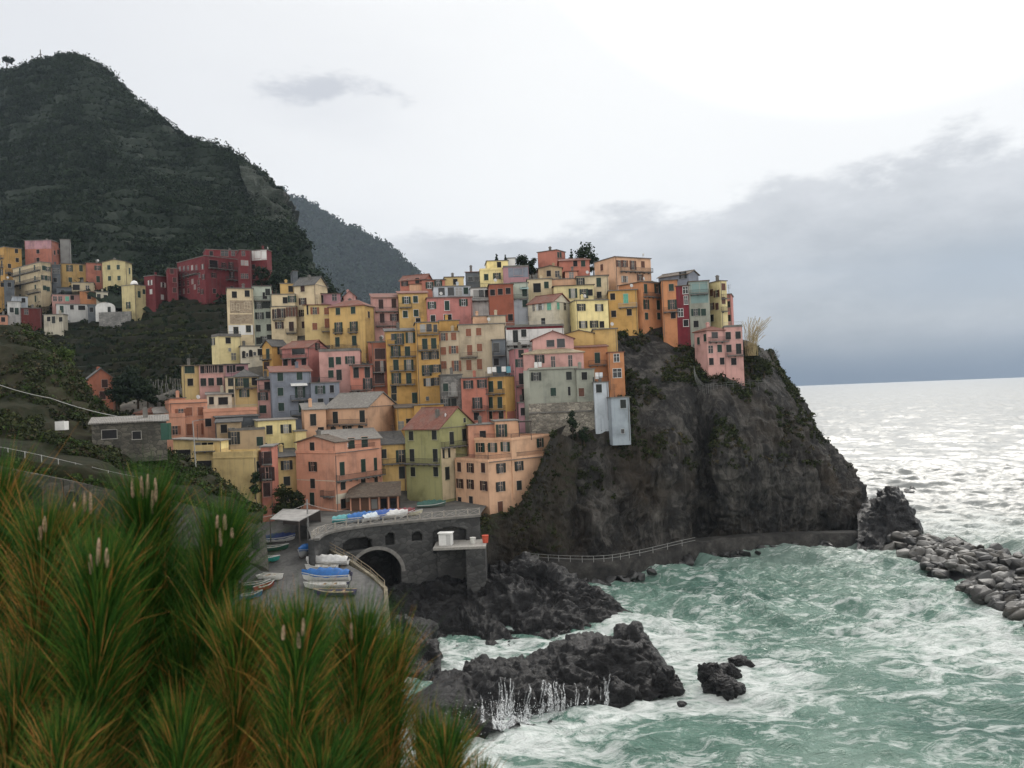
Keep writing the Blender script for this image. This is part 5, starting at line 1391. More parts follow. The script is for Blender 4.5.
for a, b in zip(tops[:-1], tops[1:]):
    up = lambda h: np.array([0, 0, h])
    mb2.bar(a + up(1.05), b + up(1.05), 0.07); mb2.bar(a + up(.2), b + up(.2), .05); mb2.bar(a + up(.22), b + up(1.02), .04); mb2.bar(a + up(1.02), b + up(.22), .04)
rl = mb2.build('railing', simple('weathered_rail', (0.27, 0.25, 0.22), .8, var=.3), br)
for q_ in posts_: q_.build('post', simple('weathered_rail', (0.27, 0.25, 0.22), .8, var=.3), rl)
mb = MB()
for a, b in zip([bpos(s_, ZP, -0.12) - o3 for s_ in np.linspace(0, ss[-1], 30)][:-1], [bpos(s_, ZP, -0.12) - o3 for s_ in np.linspace(0, ss[-1], 30)][1:]):
    mb.bar(a + (0, 0.35, -0.02), b + (0, 0.35, -0.02), 1.0, 0.3)
mb.build('coping', m_slab, br)
# the square itself
fr = [bpos(s_, ZP - .01, 0.3) for s_ in np.linspace(0, ss[-1], 30)]
bk = [at(px, 500, 152) for px in np.linspace(296, 500, 30)]
for p in bk: p[2] = ZP + 0.6
G = np.array([[f_ + (b_ - f_) * t for f_, b_ in zip(fr, bk)] for t in np.linspace(0, 1, 12)])
sheet('harbour_square', G[::-1], m_pave)
# ground beside the square down to the ramp
G = np.array([[at_z(x0, y, z) for x0 in np.linspace(200, 326, 10)] for y, z in ((500, 13.9), (508, 13.45), (516, 13.40))])
sheet('harbour_lane', G, m_pave)
# platform with the white hut
p0, p1 = at(433, 549, 116.5), at(486, 546, 118.0)
zt = 9.9
pl = empty('platform', (p0[0], p0[1], zt)); tag(pl, 'stone platform under the square with a white hut on it', 'platform')
Lx = p1[0] - p0[0]
MB().box(0, Lx, 0, 6.0, -.35, 0).build('slab', simple('pale_concrete', (0.24, 0.23, 0.21), .9, var=.25), pl)
MB().box(Lx * .62, Lx - .1, .1, 5.5, -8, -.352).build('wall', m_darkstone, pl)
MB().box(0.2, Lx * .62, 3.5, 5.5, -8, -.352).build('back_wall', m_darkstone, pl)
p = at(439, 546, 118.3)
hb = empty('hut', (p[0], p[1], zt), R(-8)); tag(hb, 'small white hut with a flat lid roof on the platform below the square', 'hut')
MB().box(0, 1.9, 0, 1.3, 0, 1.75).build('wall', m_white, hb); MB().box(-.15, 2.05, -.15, 1.45, 1.75, 1.87).build('roof', m_white, hb)
MB().box(1.1, 1.75, -.03, 0, .1, 1.6).build('door', simple('hut_door', (.42, .42, .41)), hb)
def tub(px, py, D, r, h, colr, label, nm='tub'):
    p = at(px, py, D)
    m_ = simple('plastic', colr, .5)
    o = MB().tube([(0, 0, 0), (0, 0, h * .9), (0, 0, h)], [r * .8, r, r * 1.06], 12).build(nm, m_, None, False)
    o.location = (p[0], p[1], zt); tag(o, label, nm)
tub(473, 543, 119, .45, .9, (.5, .5, .47), 'white tub on the stone platform beside the red one')
tub(485.5, 543, 119.3, .5, 1.1, (.45, .07, .035), 'orange red tub at the right edge of the stone platform')

# promenade along the foot of the cliff
pp = catmull(np.array([np.array([at(x, y, D)[0], at(x, y, D)[1], z]) for x, y, D, z in ((478, 549, 123, 7.5), (492, 553, 130, 5.2), (512, 558, 137, 3.8), (550, 563, 136, 3.2), (600, 565, 135, 2.9), (640, 560, 139, 2.8), (700, 545, 149, 2.8), (742, 540, 153, 2.6), (800, 539, 156, 2.2), (866, 541, 158, 1.6))]), 80)
tg = np.gradient(pp, axis=0); nn = np.stack([tg[:, 1], -tg[:, 0], 0 * tg[:, 0]], -1); nn /= np.linalg.norm(nn, axis=1, keepdims=True)
G = np.stack([pp - nn * 3.5, pp - nn * 1.2, pp, pp + np.array([0, 0, -.35]), pp + nn * .12 + np.array([0, 0, -.36]), pp + nn * .5 + np.array([0, 0, -6.5])], 0)
sheet('promenade', G, soil('seawall', [(0.016, 0.016, 0.016), (0.034, 0.033, 0.031), (0.065, 0.062, 0.058)], 0.3, 1.2), smooth=False)
e_ = empty('promenade_railing', tuple(pp[30])); tag(e_, 'thin pale railing along the walkway at the foot of the cliff', 'railing')
mb = MB(); mb2 = MB()
for i in range(2, 52, 1):
    a, b = pp[i] - pp[30] - nn[i] * .15, pp[i + 1] - pp[30] - nn[i + 1] * .15
    if i % 2 == 0: mb.bar(a, a + (0, 0, 1.05), .07)
    for h_ in (.55, 1.05): mb2.bar(a + (0, 0, h_), b + (0, 0, h_), .05)
mb.build('posts', m_paleiron, e_); mb2.build('rails', m_paleiron, e_)

# ------------------------------------------------------------------ boats
def boat(label, px, py, L, beam, ang, hull, D=None, z=None, cover=None, inside_=(0.16, 0.13, 0.09), stripe=None, stand=False, motor=False, group='boats drawn up at the harbour', h=0.66):
    if z is None: z = zr(py)
    p = at_z(px, py, z)
    e = empty('boat', (p[0], p[1], z + 0.02), R(ang)); tag(e, label, 'boat', group)
    nt_, nv_ = 15, 7
    def sec(t, f):
        x = -L / 2 + L * t
        b = beam / 2 * (1 - abs(max(0, t - .35) / .65) ** 2.4) * (0.82 + 0.18 * min(1, t / .3))
        sheer = h * (1 + .38 * max(0, (t - .4) / .6) ** 2)
        keel = 0.0 + .5 * h * max(0, (t - .75) / .25) ** 2
        u = f ** 0.6
        return x + (.25 * h * f if t > .98 else 0), b * (u ** .9), keel + (sheer - keel) * f ** 1.4
    mb = MB()
    vs, fs = [], []
    for i in range(nt_):
        for s_ in (-1, 1):
            for j in range(nv_):
                x, y, zz = sec(i / (nt_ - 1), j / (nv_ - 1)); vs.append((x, s_ * y, zz))
    for i in range(nt_ - 1):
        for k in (0, 1):
            for j in range(nv_ - 1):
                a = i * 2 * nv_ + k * nv_ + j; b = a + 2 * nv_
                fs.append((a, b, b + 1, a + 1) if k else (a, a + 1, b + 1, b))
    for j in range(nv_ - 1): fs.append((j, j + 1, nv_ + j + 1, nv_ + j))
    mb.add(vs, fs)
    mh = simple('boat_paint', hull, .4, var=.12)
    mb.build('hull', mh, e)
    g = MB()
    for s_ in (-1, 1):
        pts = [(sec(i / 14, 1)[0], s_ * (sec(i / 14, 1)[1] + .01), sec(i / 14, 1)[2]) for i in range(15)]
        for a, b in zip(pts[:-1], pts[1:]): g.bar(a, b, .09, .1)
    g.build('gunwale', simple('boat_trim', stripe or (.4, .4, .38), .5), e)
    if cover is None:
        d_ = MB(); top = [(sec(i / 14, .8)[0], sec(i / 14, .8)[1] * .96, sec(i / 14, .72)[2]) for i in range(15)]
        vs = [(x, y, z_) for x, y, z_ in top] + [(x, -y, z_) for x, y, z_ in top]
        d_.add(vs, [(i, i + 15, i + 16, i + 1) for i in range(14)])
        d_.build('floor', simple('boat_inside', inside_, .8), e)
        for t in (.3, .55):
            x, y, z_ = sec(t, .9); MB().box(x - .14, x + .14, -y * .97, y * .97, z_ * .9, z_ * .9 + .05).build('thwart', simple('boat_wood', (.25, .17, .09), .7), e)
    else:
        vs, fs = [], []
        for i in range(nt_):
            x, y, z_ = sec(i / 14, 1)
            rid = .42 * beam * (.5 + .5 * math.sin(math.pi * min(1, (i + .5) / 14))) * (1 + .15 * math.sin(i * 2.3))
            for j in range(7):
                u = -1 + 2 * j / 6
                vs.append((x, u * (y + .07), z_ - .16 * (abs(u) > .9) + rid * (1 - abs(u) ** 1.3) + .05 * math.sin(i * 1.7 + j * 2.1)))
        for i in range(nt_ - 1):
            for j in range(6): fs.append((i * 7 + j, (i + 1) * 7 + j, (i + 1) * 7 + j + 1, i * 7 + j + 1))
        MB().add(vs, fs).build('tarpaulin', simple('tarp_cloth', cover, .6, var=.25, scale=2.0), e, True)
    if motor:
        m_ = MB(); m_.box(-L/2 - .35, -L/2 + .02, -.14, .14, h * .75, h * 1.25); m_.box(-L/2 - .22, -L/2 - .1, -.06, .06, h * .1, h * .75); m_.build('outboard_motor', simple('motor', (.05, .05, .08), .4), e)
    k_ = MB(); k_.box(-L * .3, -L * .27, -beam * .35, beam * .35, -.12, .12); k_.box(L * .2, L * .23, -beam * .3, beam * .3, -.12, .14); k_.build('keel_blocks', simple('dark_timber', (0.05, 0.04, 0.035)), e)
    return e
BLUE, WHT, TEAL = (.008, .085, .27), (.55, .55, .53), (.02, .20, .17)
boat('white boat under a bright blue tarpaulin, broadside in the middle of the ramp row', 327, 582, 6.0, 2.1, 178, WHT, cover=BLUE, h=.95, motor=True)
boat('white boat under a pale grey cover behind the blue covered one', 328, 565.5, 5.6, 1.9, 176, WHT, cover=(.40, .40, .39))
boat('slim white open boat between the grey cover and the blue tarpaulin', 322, 571, 4.2, 1.5, 178, WHT)
boat('white open boat just in front of the big blue covered boat', 326, 589, 5.4, 1.8, 177, (.5, .5, .48), inside_=(.3, .29, .27), motor=True)
boat('dark purple blue boat with timber rails at the quay edge', 335, 596, 5.2, 1.8, 174, (.045, .035, .09), stripe=(.3, .25, .18))
boat('boat standing bow on by the pole under a crumpled blue tarp', 305, 556, 3.9, 1.7, 262, (.45, .46, .46), cover=BLUE, h=.9)
boat('white boat under a dark blue cover near the canopy', 279, 542, 4.4, 1.6, 8, (.5, .5, .49), cover=(.015, .03, .11))
boat('dark green boat under the canopy edge', 275, 551, 3.6, 1.4, 10, (.02, .07, .05))
boat('teal green boat with a white rail at the left of the ramp', 265, 562, 4.2, 1.6, -10, TEAL, inside_=(.4, .42, .40), stripe=(.6, .6, .58))
boat('white rowing boat turned to show its pale inside', 271, 580, 3.8, 1.6, -24, (.55, .55, .52), inside_=(.50, .49, .46), stripe=(.55, .54, .5))
boat('small red boat at the left foot of the ramp', 265, 590, 2.9, 1.2, 60, (.22, .03, .02))
boat('small dark green boat left of the red one', 256, 588, 3.4, 1.3, 20, (.03, .09, .07))
boat('little blue boat nearest the pine at the ramp foot', 251, 599, 2.6, 1.1, 30, (.03, .13, .26))
kwb = dict(z=ZP, group='boats parked on the harbour square')
boat('teal boat at the left end of the line on the square', 346, 523, 4.0, 1.5, 10, (.05, .24, .25), cover=(.08, .26, .27), **kwb)
boat('bright blue covered boat left of the pale one on the square', 361, 522, 4.2, 1.7, 25, (.3, .35, .4), cover=BLUE, h=.8, **kwb)
boat('pale grey covered boat between two blue covered boats on the square', 373, 521, 3.6, 1.5, 40, WHT, cover=(.38, .43, .47), **kwb)
boat('dark blue covered boat right of the pale one on the square', 382, 519.5, 4.0, 1.7, 30, (.2, .25, .4), cover=(.015, .06, .24), h=.8, **kwb)
boat('white boat beside the dark red covered boat on the square', 393, 518.5, 4.4, 1.6, 20, WHT, cover=(.45, .45, .44), **kwb)
boat('dark red covered boat on the square by the restaurant pavilion', 402, 517, 4.0, 1.7, 28, (.25, .2, .18), cover=(.12, .012, .018), **kwb)
boat('dark green covered boat in front of the olive green house', 431, 508.5, 4.6, 1.8, 8, (.1, .12, .1), cover=(.02, .07, .055), **kwb)
boat('yellow white open boat at the right end of the red covered boat', 411, 516, 3.4, 1.4, 12, (.5, .47, .34), **kwb)

# restaurant pavilion against the big pink house
p0 = at(351, 512, 131.5); Lp = at(398, 512, 131.5)[0] - p0[0]
pv = empty('pavilion', (p0[0], p0[1], ZP), R(4)); tag(pv, 'low brown pavilion with a tiled lean-to roof at the foot of the big pink house', 'pavilion')
MB().box(0, Lp, 0, 4.5, -.5, 2.3).build('wall', simple('brown_boards', (.10, .05, .03), .7), pv)
mb = MB()
for i in range(6): mb.box(Lp * i / 5 - .12, Lp * i / 5 + .12, -.12, -.003, -.5, 2.35)
mb.build('posts', plaster(PAL['salmon'], .4), pv)
for i in range(5):
    MB().box(Lp * (i + .12) / 5 + .1, Lp * (i + .88) / 5 - .1, -.05, -.004, .4, 2.0).build('window', m_glass if i > 1 else simple('brown_boards', (.10, .05, .03), .7), pv)
mb = MB(); mb.add([(-.8, -1.0, 2.4), (Lp + .6, -1.0, 2.4), (Lp + .3, 4.2, 4.2), (-.3, 4.2, 4.2), (-.8, -1.0, 2.55), (Lp + .6, -1.0, 2.55), (Lp + .3, 4.2, 4.35), (-.3, 4.2, 4.35)], [(0,3,2,1),(4,5,6,7),(0,1,5,4),(1,2,6,5),(2,3,7,6),(3,0,4,7)])
mb.build('roof', ROOF['b'](), pv)
# corrugated canopy beside the ramp
cn = [at_z(x, y, 15.4) for x, y in ((270, 519.5), (299, 521.5), (320, 510.5), (283, 509.5))]
e_ = empty('canopy', tuple(cn[0] - np.array([0, 0, 2.6]))); tag(e_, 'grey sheet metal canopy on posts at the head of the ramp', 'canopy')
b0 = cn[0] - np.array([0, 0, 2.6])
mb = MB(); q = [c_ - b0 for c_ in cn]
mb.add(q + [p + np.array([0, 0, .12]) for p in q], [(0,3,2,1),(4,5,6,7),(0,1,5,4),(1,2,6,5),(2,3,7,6),(3,0,4,7)]); mb.build('roof', simple('sheet_metal', (.26, .255, .245), .6, .2, var=.3, scale=1.0), e_)
mb = MB()
for p in q: mb.bar(p - np.array([0, 0, 3.2]), p, .12)
mb.build('posts', simple('dark_timber', (0.05, 0.04, 0.035)), e_)
mb = MB(); mb.bar(q[3] - np.array([0, -.3, 1.4]), q[2] - np.array([0, -.3, 1.4]), .1, 2.6); mb.build('back_wall', simple('dark_timber', (0.05, 0.04, 0.035)), e_)
# pole and wires
p = at_z(308.5, 541, 11.6)
e_ = empty('utility_pole', tuple(p)); tag(e_, 'tall grey utility pole standing on the boat ramp', 'pole')
MB().tube([(0, 0, -.5), (0, 0, 3), (0, 0, 6.1)], [.15, .13, .10], 10).build('shaft', simple('pole_grey', (.20, .20, .195), .7), e_)
MB().box(-.35, .35, -.05, .05, 5.4, 5.5).build('crossarm', simple('pole_grey', (.20, .20, .195), .7), e_)
def cable(label, pts, r=.02, sag=.4, nm='cable', mat=None):
    P = [np.array(p) for p in pts]; out = []
    for a, b in zip(P[:-1], P[1:]):
        for t in np.linspace(0, 1, 14): out.append(a + (b - a) * t - np.array([0, 0, 4 * sag * t * (1 - t)]))
    c0 = out[0]; o = MB().tube([q_ - c0 for q_ in out], r, 5).build(nm, mat or simple('cable_grey', (.30, .30, .29), .6)); o.location = tuple(c0); tag(o, label, 'cable')
pt = p + np.array([0, 0, 5.45])
cable('pale cable from the hillside wall to the pole on the ramp', [at(246, 519, 108), pt], .03)
cable('pale cable from the ramp pole to the big pink house', [pt, at(352, 511, 127)], .03, .3)
cable('long pale cable slanting across the garden hillside at the left border', [at(-60, 358, 90), at(50, 398, 88), at(166, 421, 98)], .035, .6)

# lamp post, path railing, retaining wall, garden buildings at the left
p = at(197, 482, 112)
e_ = empty('street_lamp', tuple(p)); tag(e_, 'slim pale street lamp on the path left of the boathouse', 'lamp')
MB().tube([(0, 0, -1), (-.15, 0, 4), (-.3, 0, 8.6)], [.10, .085, .06], 8).build('post', m_paleiron, e_)
MB().bar((-.3, 0, 8.55), (1.0, 0, 8.75), .07).build('arm', m_paleiron, e_); MB().box(.6, 1.3, -.12, .12, 8.66, 8.78).build('lamp_head', m_slab, e_)
fp = [at(x, y, D) for x, y, D in ((-60, 448, 83.5), (-20, 454, 84), (20, 461, 84.5), (70, 472, 85.5), (118, 483, 88.5), (150, 489, 91))]
fp = catmull(np.array(fp), 40); fo = fp[20]
e_ = empty('path_railing', tuple(fo)); tag(e_, 'wire mesh railing with pale posts along the hillside path at left', 'railing')
mb, mb2, mb3 = MB(), MB(), MB()
sg = np.concatenate([[0], np.cumsum(np.linalg.norm(np.diff(fp, axis=0), axis=1))])
prv = None
for s_ in np.arange(0, sg[-1], 1.7):
    q = np.array([np.interp(s_, sg, fp[:, k]) for k in range(3)]) - fo
    mb.bar(q - (0, 0, .5), q + (0, 0, 1.15), .07)
    if prv is not None:
        for h_ in (0.1, 1.1): mb2.bar(prv + (0, 0, h_), q + (0, 0, h_), .045)
        for h_ in np.arange(.25, 1.05, .2): mb3.bar(prv + (0, 0, h_), q + (0, 0, h_), .014)
        for t in np.linspace(0, 1, 9)[1:-1]: mb3.bar(prv + (q - prv) * t + (0, 0, .1), prv + (q - prv) * t + (0, 0, 1.1), .014)
    prv = q
mb.build('posts', m_paleiron, e_); mb2.build('rails', m_paleiron, e_); mb3.build('wire_mesh', m_iron, e_)
wp = catmull(np.array([at(x, y, D) for x, y, D in ((-60, 456, 80.5), (-20, 463, 81), (20, 471, 82), (70, 481, 82.5), (118, 492, 85), (172, 502, 89.5), (215, 514, 96), (250, 524, 101.5), (262, 532, 104))]), 70); wo_ = wp[35]
e_ = empty('retaining_wall', tuple(wo_)); tag(e_, 'rubble retaining wall with arched niches below the hillside path', 'wall')
mb = MB(); mbn = []
for i in range(69):
    a, b = wp[i] - wo_, wp[i + 1] - wo_
    t = b - a; n_ = np.array([t[1], -t[0], 0]); n_ /= np.linalg.norm(n_)
    vs = [a + (0, 0, .1), b + (0, 0, .1), b + n_ * .5 + (0, 0, .1), a + n_ * .5 + (0, 0, .1)]
    vs += [v - np.array([0, 0, 5.2]) + n_ * (.35 if k > 1 else -.3) for k, v in enumerate(vs)]
    mb.add(vs, [(0,1,2,3),(7,6,5,4),(0,4,5,1),(1,5,6,2),(2,6,7,3),(3,7,4,0)])
    if i in (48, 52, 56, 60, 20, 26, 32):
        c_ = (a + b) / 2 + n_ * .58; tt = t / np.linalg.norm(t)
        pts = [(-.7, -3.2), (.7, -3.2)] + [(.7 * math.cos(k * math.pi / 8), -1.7 + .75 * math.sin(k * math.pi / 8)) for k in range(9)]
        vs = [c_ + tt * x + np.array([0, 0, z_]) + n_ * (.02 - z_ * .085) for x, z_ in pts]; vs += [v - n_ * .25 for v in vs]
        m_ = MB(); k = len(pts); m_.add(vs, [tuple(range(k)), tuple(range(2 * k - 1, k - 1, -1))] + [(j, j + k, (j + 1) % k + k, (j + 1) % k) for j in range(k)]); mbn.append(m_)
mb.build('wall', stone('old_path_wall', (0.035, 0.033, 0.026), (0.085, 0.08, 0.065), (0.03, 0.03, 0.024), 1.1), e_)
for m_ in mbn: m_.build('niche', m_void, e_)
DFUN[0] = Dv
crop(0, 320, 5.12)
H('faded red gabled house alone among dark trees in the valley', 452, 452, 588, 302, 425, 'rust', ('g2', 's', 2.0), W='cd 536,325 525,385', D=158, a=6, group='houses of the hillside village', ext=4)
H('stone garden building with a long slanting grey roof above the path', 470, 470, 855, 535, 660, stone('garden_stone', (0.045, 0.042, 0.034), (0.13, 0.12, 0.095), (0.03, 0.03, 0.025), 1.3), ('shed1', 'w', 0.7), W='k 560,585,70,45 700,590,40,40', D=101, a=-4, group='houses of the hillside village', ext=2, dp=5)
crop(0, 0, 1)
p = at(165, 440, 99.5)
e_ = empty('storage_cabinet', tuple(p)); tag(e_, 'dark green upright cabinet at the right end of the stone building', 'cabinet')
MB().box(-.5, .5, 0, .8, 0, 2.1).build('body', simple('green_paint', (.012, .06, .04), .5), e_); MB().box(-.45, .45, -.03, -.003, .1, 2.0).build('door', simple('green_paint', (.012, .06, .04), .5), e_)
p = at(62, 430, 101)
e_ = empty('water_tank', tuple(p)); tag(e_, 'white box shaped tank in the hillside garden', 'tank')
MB().box(-.6, .6, -.5, .5, 0, 1.1).build('body', m_white, e_); MB().box(-.25, .25, -.25, .25, 1.1, 1.22).build('lid', m_slab, e_)
# garden wall in the upper quarter
p0, p1 = at(99, 322, 250), at(131, 322, 250)
mb = MB(); mb.box(0, p1[0] - p0[0], 0, .6, -3, 3.0); o = mb.build('garden_wall', m_greystone); o.location = tuple(p0); tag(o, 'grey stone garden wall below the white vaulted shed', 'wall')
# stone retaining wall under the rounded house
crop(520, 320, 6.4)
q0, q1 = at(CX(58), CY(600), 153.4), at(CX(590), CY(600), 152.6)
ztop, zbot = at(CX(300), CY(527), 153)[2], at(CX(300), CY(800), 150)[2]
e_ = empty('retaining_wall', tuple(q0)); tag(e_, 'tall rubble wall carrying the grey green rounded house on the cliff', 'wall')
dz_ = ztop - q0[2]; LL = q1[0] - q0[0]
mb = MB(); mb.box(0, LL, 0, 5, zbot - q0[2], dz_ - .01); mb.build('wall', m_stonewall, e_)
mb = MB(); mb.box(-.05, LL + .05, -.22, -.002, dz_ - 1.9, dz_ - 1.65); mb.build('string_course', m_slab, e_)
crop(0, 0, 1)
# white stakes on the terraces
for i in range(34):
    px = 141 + (i % 17) * 2.45 + hrng.uniform(-.6, .6); py = (386 if i < 17 else 379) + hrng.uniform(-3, 3)
    p = at(px, py, 161 if i < 17 else 166)
    o = MB().bar((0, 0, -1.5), (hrng.uniform(-.15, .15), 0, hrng.uniform(-.5, .4)), .12).build('stake', simple('pale_stake', (.13, .13, .125), .8)); o.location = tuple(p)
    tag(o, 'pale stake in the rows of stakes beside the long pink row', 'stake', 'pale stakes on the terrace')
# washing on roofs and balconies
for (lab, px0, px1, py, D, cols_) in (
   ('white and dark washing on the roof terrace of the yellow house', 487, 511, 371, 155.2, ((.6, .6, .58), (.6, .6, .58), (.02, .04, .05), (.55, .55, .54), (.1, .25, .3))),
   ('white sheets hung before the pink hip roofed house', 534, 542, 366, 157.0, ((.6, .6, .58), (.58, .58, .57))),
   ('pale sheets on the turret roof by the grey green house', 595, 603, 376.5, 152.5, ((.6, .6, .6), (.5, .52, .55)))):
    p0, p1 = at(px0, py, D), at(px1, py, D); Lw = p1[0] - p0[0]
    e_ = empty('washing', tuple(p0)); tag(e_, lab, 'washing')
    MB().bar((0, 0, .75), (Lw, 0, .75), .02).build('line', m_iron, e_)
    for k, cc in enumerate(cols_):
        x0_ = Lw * k / len(cols_) + .06; x1_ = Lw * (k + 1) / len(cols_) - .06
        MB().box(x0_, x1_, -.02, .02, -.5 + .25 * (k % 2), .74).build('cloth', simple('cloth', cc, .9), e_)

# fence on the point below the lone villa
fp = [at(x, y, D) for x, y, D in ((694, 370, 169), (697, 380, 167), (705, 388, 165), (725, 387, 166), (770, 384, 171))]
fo = fp[2]; e_ = empty('path_railing', tuple(fo)); tag(e_, 'pale railing of the cliff path below the villa on the point', 'railing')
mb, mb2 = MB(), MB(); fq = catmull(np.array(fp), 26) - fo
for a, b in zip(fq[:-1], fq[1:]):
    mb.bar(a - (0, 0, 1.2), a + (0, 0, .9), .05)
    for h_ in (.45, .9): mb2.bar(a + (0, 0, h_), b + (0, 0, h_), .04)
m_dull = simple('dull_railing', (.13, .135, .13), .7)
mb.build('posts', m_dull, e_); mb2.build('rails', m_dull, e_)

# ------------------------------------------------------------------ breakwater of boulders
import bmesh
brg = random.Random(9)
def boulder_mesh():
    bm = bmesh.new()
    for i in range(16):
        v = Vector((brg.gauss(0, 1), brg.gauss(0, 1), brg.gauss(0, 1))).normalized()
        m_ = max(abs(v.x), abs(v.y), abs(v.z)); v = v * (0.55 + .45 / m_) * .8
        bm.verts.new((v.x * 1.15, v.y * .95, v.z * .72))
    bmesh.ops.convex_hull(bm, input=bm.verts)
    for v in [v for v in bm.verts if not v.link_faces]: bm.verts.remove(v)
    bmesh.ops.bevel(bm, geom=list(bm.edges), offset=.07, segments=1, affect='EDGES')
    me = bpy.data.meshes.new('boulder'); bm.to_mesh(me); bm.free(); me.materials.append(m_boulder); return me
m_boulder, nt, n_, l_, b_ = new_mat('boulder_stone')
oi = nd(nt, 'ShaderNodeObjectInfo').outputs['Random']; ob = nd(nt, 'ShaderNodeTexCoord').outputs['Object']
f_ = noise_node(nt, ob, 2.5, 6, .7)
base = ramp(nt, oi, [(0.0, (.03, .03, .03)), (.4, (.040, .039, .037)), (.65, (.065, .058, .046)), (.85, (.10, .098, .092)), (1, (.27, .265, .25))])
base = mixc(nt, ramp(nt, f_, [(.3, .75), (.65, 0.0)]), base, (.025, .025, .025))
l_.new(base, b_.inputs['Base Color']); b_.inputs['Roughness'].default_value = .55; bump(nt, b_, f_, .6, .1)
BM = [boulder_mesh() for _ in range(12)]
A0, A1 = at_z(888, 549, 0), at_z(1120, 680, 0); C0, C1 = at_z(902, 534, 0), at_z(1140, 580, 0)
nb_ = 0
for it in range(900):
    if nb_ >= 298: break
    t = brg.random() ** 0.9; k = brg.random()
    F0 = A0 + (A1 - A0) * t; B0 = C0 + (C1 - C0) * t
    P = F0 + (B0 - F0) * k
    zc = .2 + 2.5 * math.sin(math.pi * min(1, .12 + k * .8)) * (0.7 + .3 * t) * brg.uniform(.5, 1.1)
    px_ = (np.dot(P - CAM, _r) / np.dot(P - CAM, _f)) * F_PX + 512
    if px_ > 1060: continue
    r_ = brg.uniform(.7, 1.9)
    o = link('boulder', brg.choice(BM)); o.location = (P[0], P[1], zc - .3); o.scale = (r_, r_ * brg.uniform(.8, 1.1), r_ * brg.uniform(.75, 1.1)); o.rotation_euler = (brg.uniform(-.5, .5), brg.uniform(-.5, .5), brg.uniform(0, 6.28))
    tag(o, 'angular grey boulder in the breakwater heap off the headland', 'boulder', 'boulders of the breakwater'); nb_ += 1
# core of the mole so that no gap shows through
cg = np.array([[F_ + (B_ - F_) * k + np.array([0, 0, -1.0 + 2.2 * math.sin(math.pi * k)]) for F_, B_ in ((A0 + (A1 - A0) * t, C0 + (C1 - C0) * t) for t in np.linspace(0, 1, 30))] for k in np.linspace(1, 0, 10)])
sheet('breakwater_core', cg, m_rock)
# dark rocks washed by the sea along the foot of the walkway
m_footrock = simple('foot_rock', (.022, .022, .022), .35, var=.6, scale=1.6)
FM = []
for me in BM[:6]:
    m2 = me.copy(); m2.materials.clear(); m2.materials.append(m_footrock); FM.append(m2)
for i in range(58):
    k = brg.uniform(14, 79); q = pp[int(k)] + nn[int(k)] * brg.uniform(.5, 2.6); r_ = brg.uniform(.45, 1.5)
    o = link('boulder', brg.choice(FM)); o.location = (q[0], q[1], brg.uniform(-.5, .5)); o.scale = (r_ * 1.2, r_, r_ * brg.uniform(.6, 1.1)); o.rotation_euler = (brg.uniform(-.6, .6), brg.uniform(-.6, .6), brg.uniform(0, 6.28))
    tag(o, 'dark wet rock at the waterline below the cliff walkway', 'rock', 'wet rocks below the walkway')
# stream running out of the arch and water pouring off the front rock
def water_white(name, amin, amax, st):
    m, nt, n_, l_, b_ = new_mat(name)
    ob = nd(nt, 'ShaderNodeNewGeometry').outputs['Position']
    f_ = noise_node(nt, ob, 2.2, 6, .7, .5, stretch=st)
    l_.new(ramp(nt, f_, [(.3, (.40, .44, .45)), (.6, (.68, .71, .72))]), b_.inputs['Base Color']); b_.inputs['Roughness'].default_value = .5
    l_.new(ramp(nt, f_, [(.40, amin), (.62, amax)]), b_.inputs['Alpha'])
    return m
m_foam = water_white('white_water', 1.0, 1.0, (1.5, 1.5, .3))
m_pour = water_white('pouring_water', 0.0, 0.62, (2.6, 2.6, .06))
# ================================================================== VEGETATION
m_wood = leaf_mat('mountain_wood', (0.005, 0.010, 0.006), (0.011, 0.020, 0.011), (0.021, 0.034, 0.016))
m_scrub = leaf_mat('scrub', (0.010, 0.013, 0.006), (0.022, 0.030, 0.011), (0.055, 0.060, 0.024))
m_dry = leaf_mat('dry_scrub', (0.022, 0.018, 0.011), (0.045, 0.038, 0.022), (0.085, 0.072, 0.042))
m_bright = leaf_mat('fresh_leaf', (0.016, 0.028, 0.008), (0.032, 0.055, 0.014), (0.07, 0.10, 0.028))
m_conif = leaf_mat('conifer', (0.008, 0.014, 0.009), (0.016, 0.026, 0.015), (0.03, 0.045, 0.022))
m_bark = simple('bark', (0.045, 0.034, 0.024), .9, var=.3)
def mask_keep(P, scale, thr, seed):
    v = np.array([mnoise.fractal(Vector(p) * scale + Vector((seed, seed, seed)), .9, 2.1, 4) for p in P])
    return v > thr
def scrub(name, P, rmin, rmax, per, leaf, mat, squash=.75, lift=.3):
    rad = rmin + (rmax - rmin) * RNG.random(len(P)) ** 2
    P = P.copy(); P[:, 2] += rad * lift
    vs, q = crown_quads(P, rad, per, leaf, squash)
    o = raw_mesh(name, vs, q, mat); o['kind'] = 'stuff'
    return o
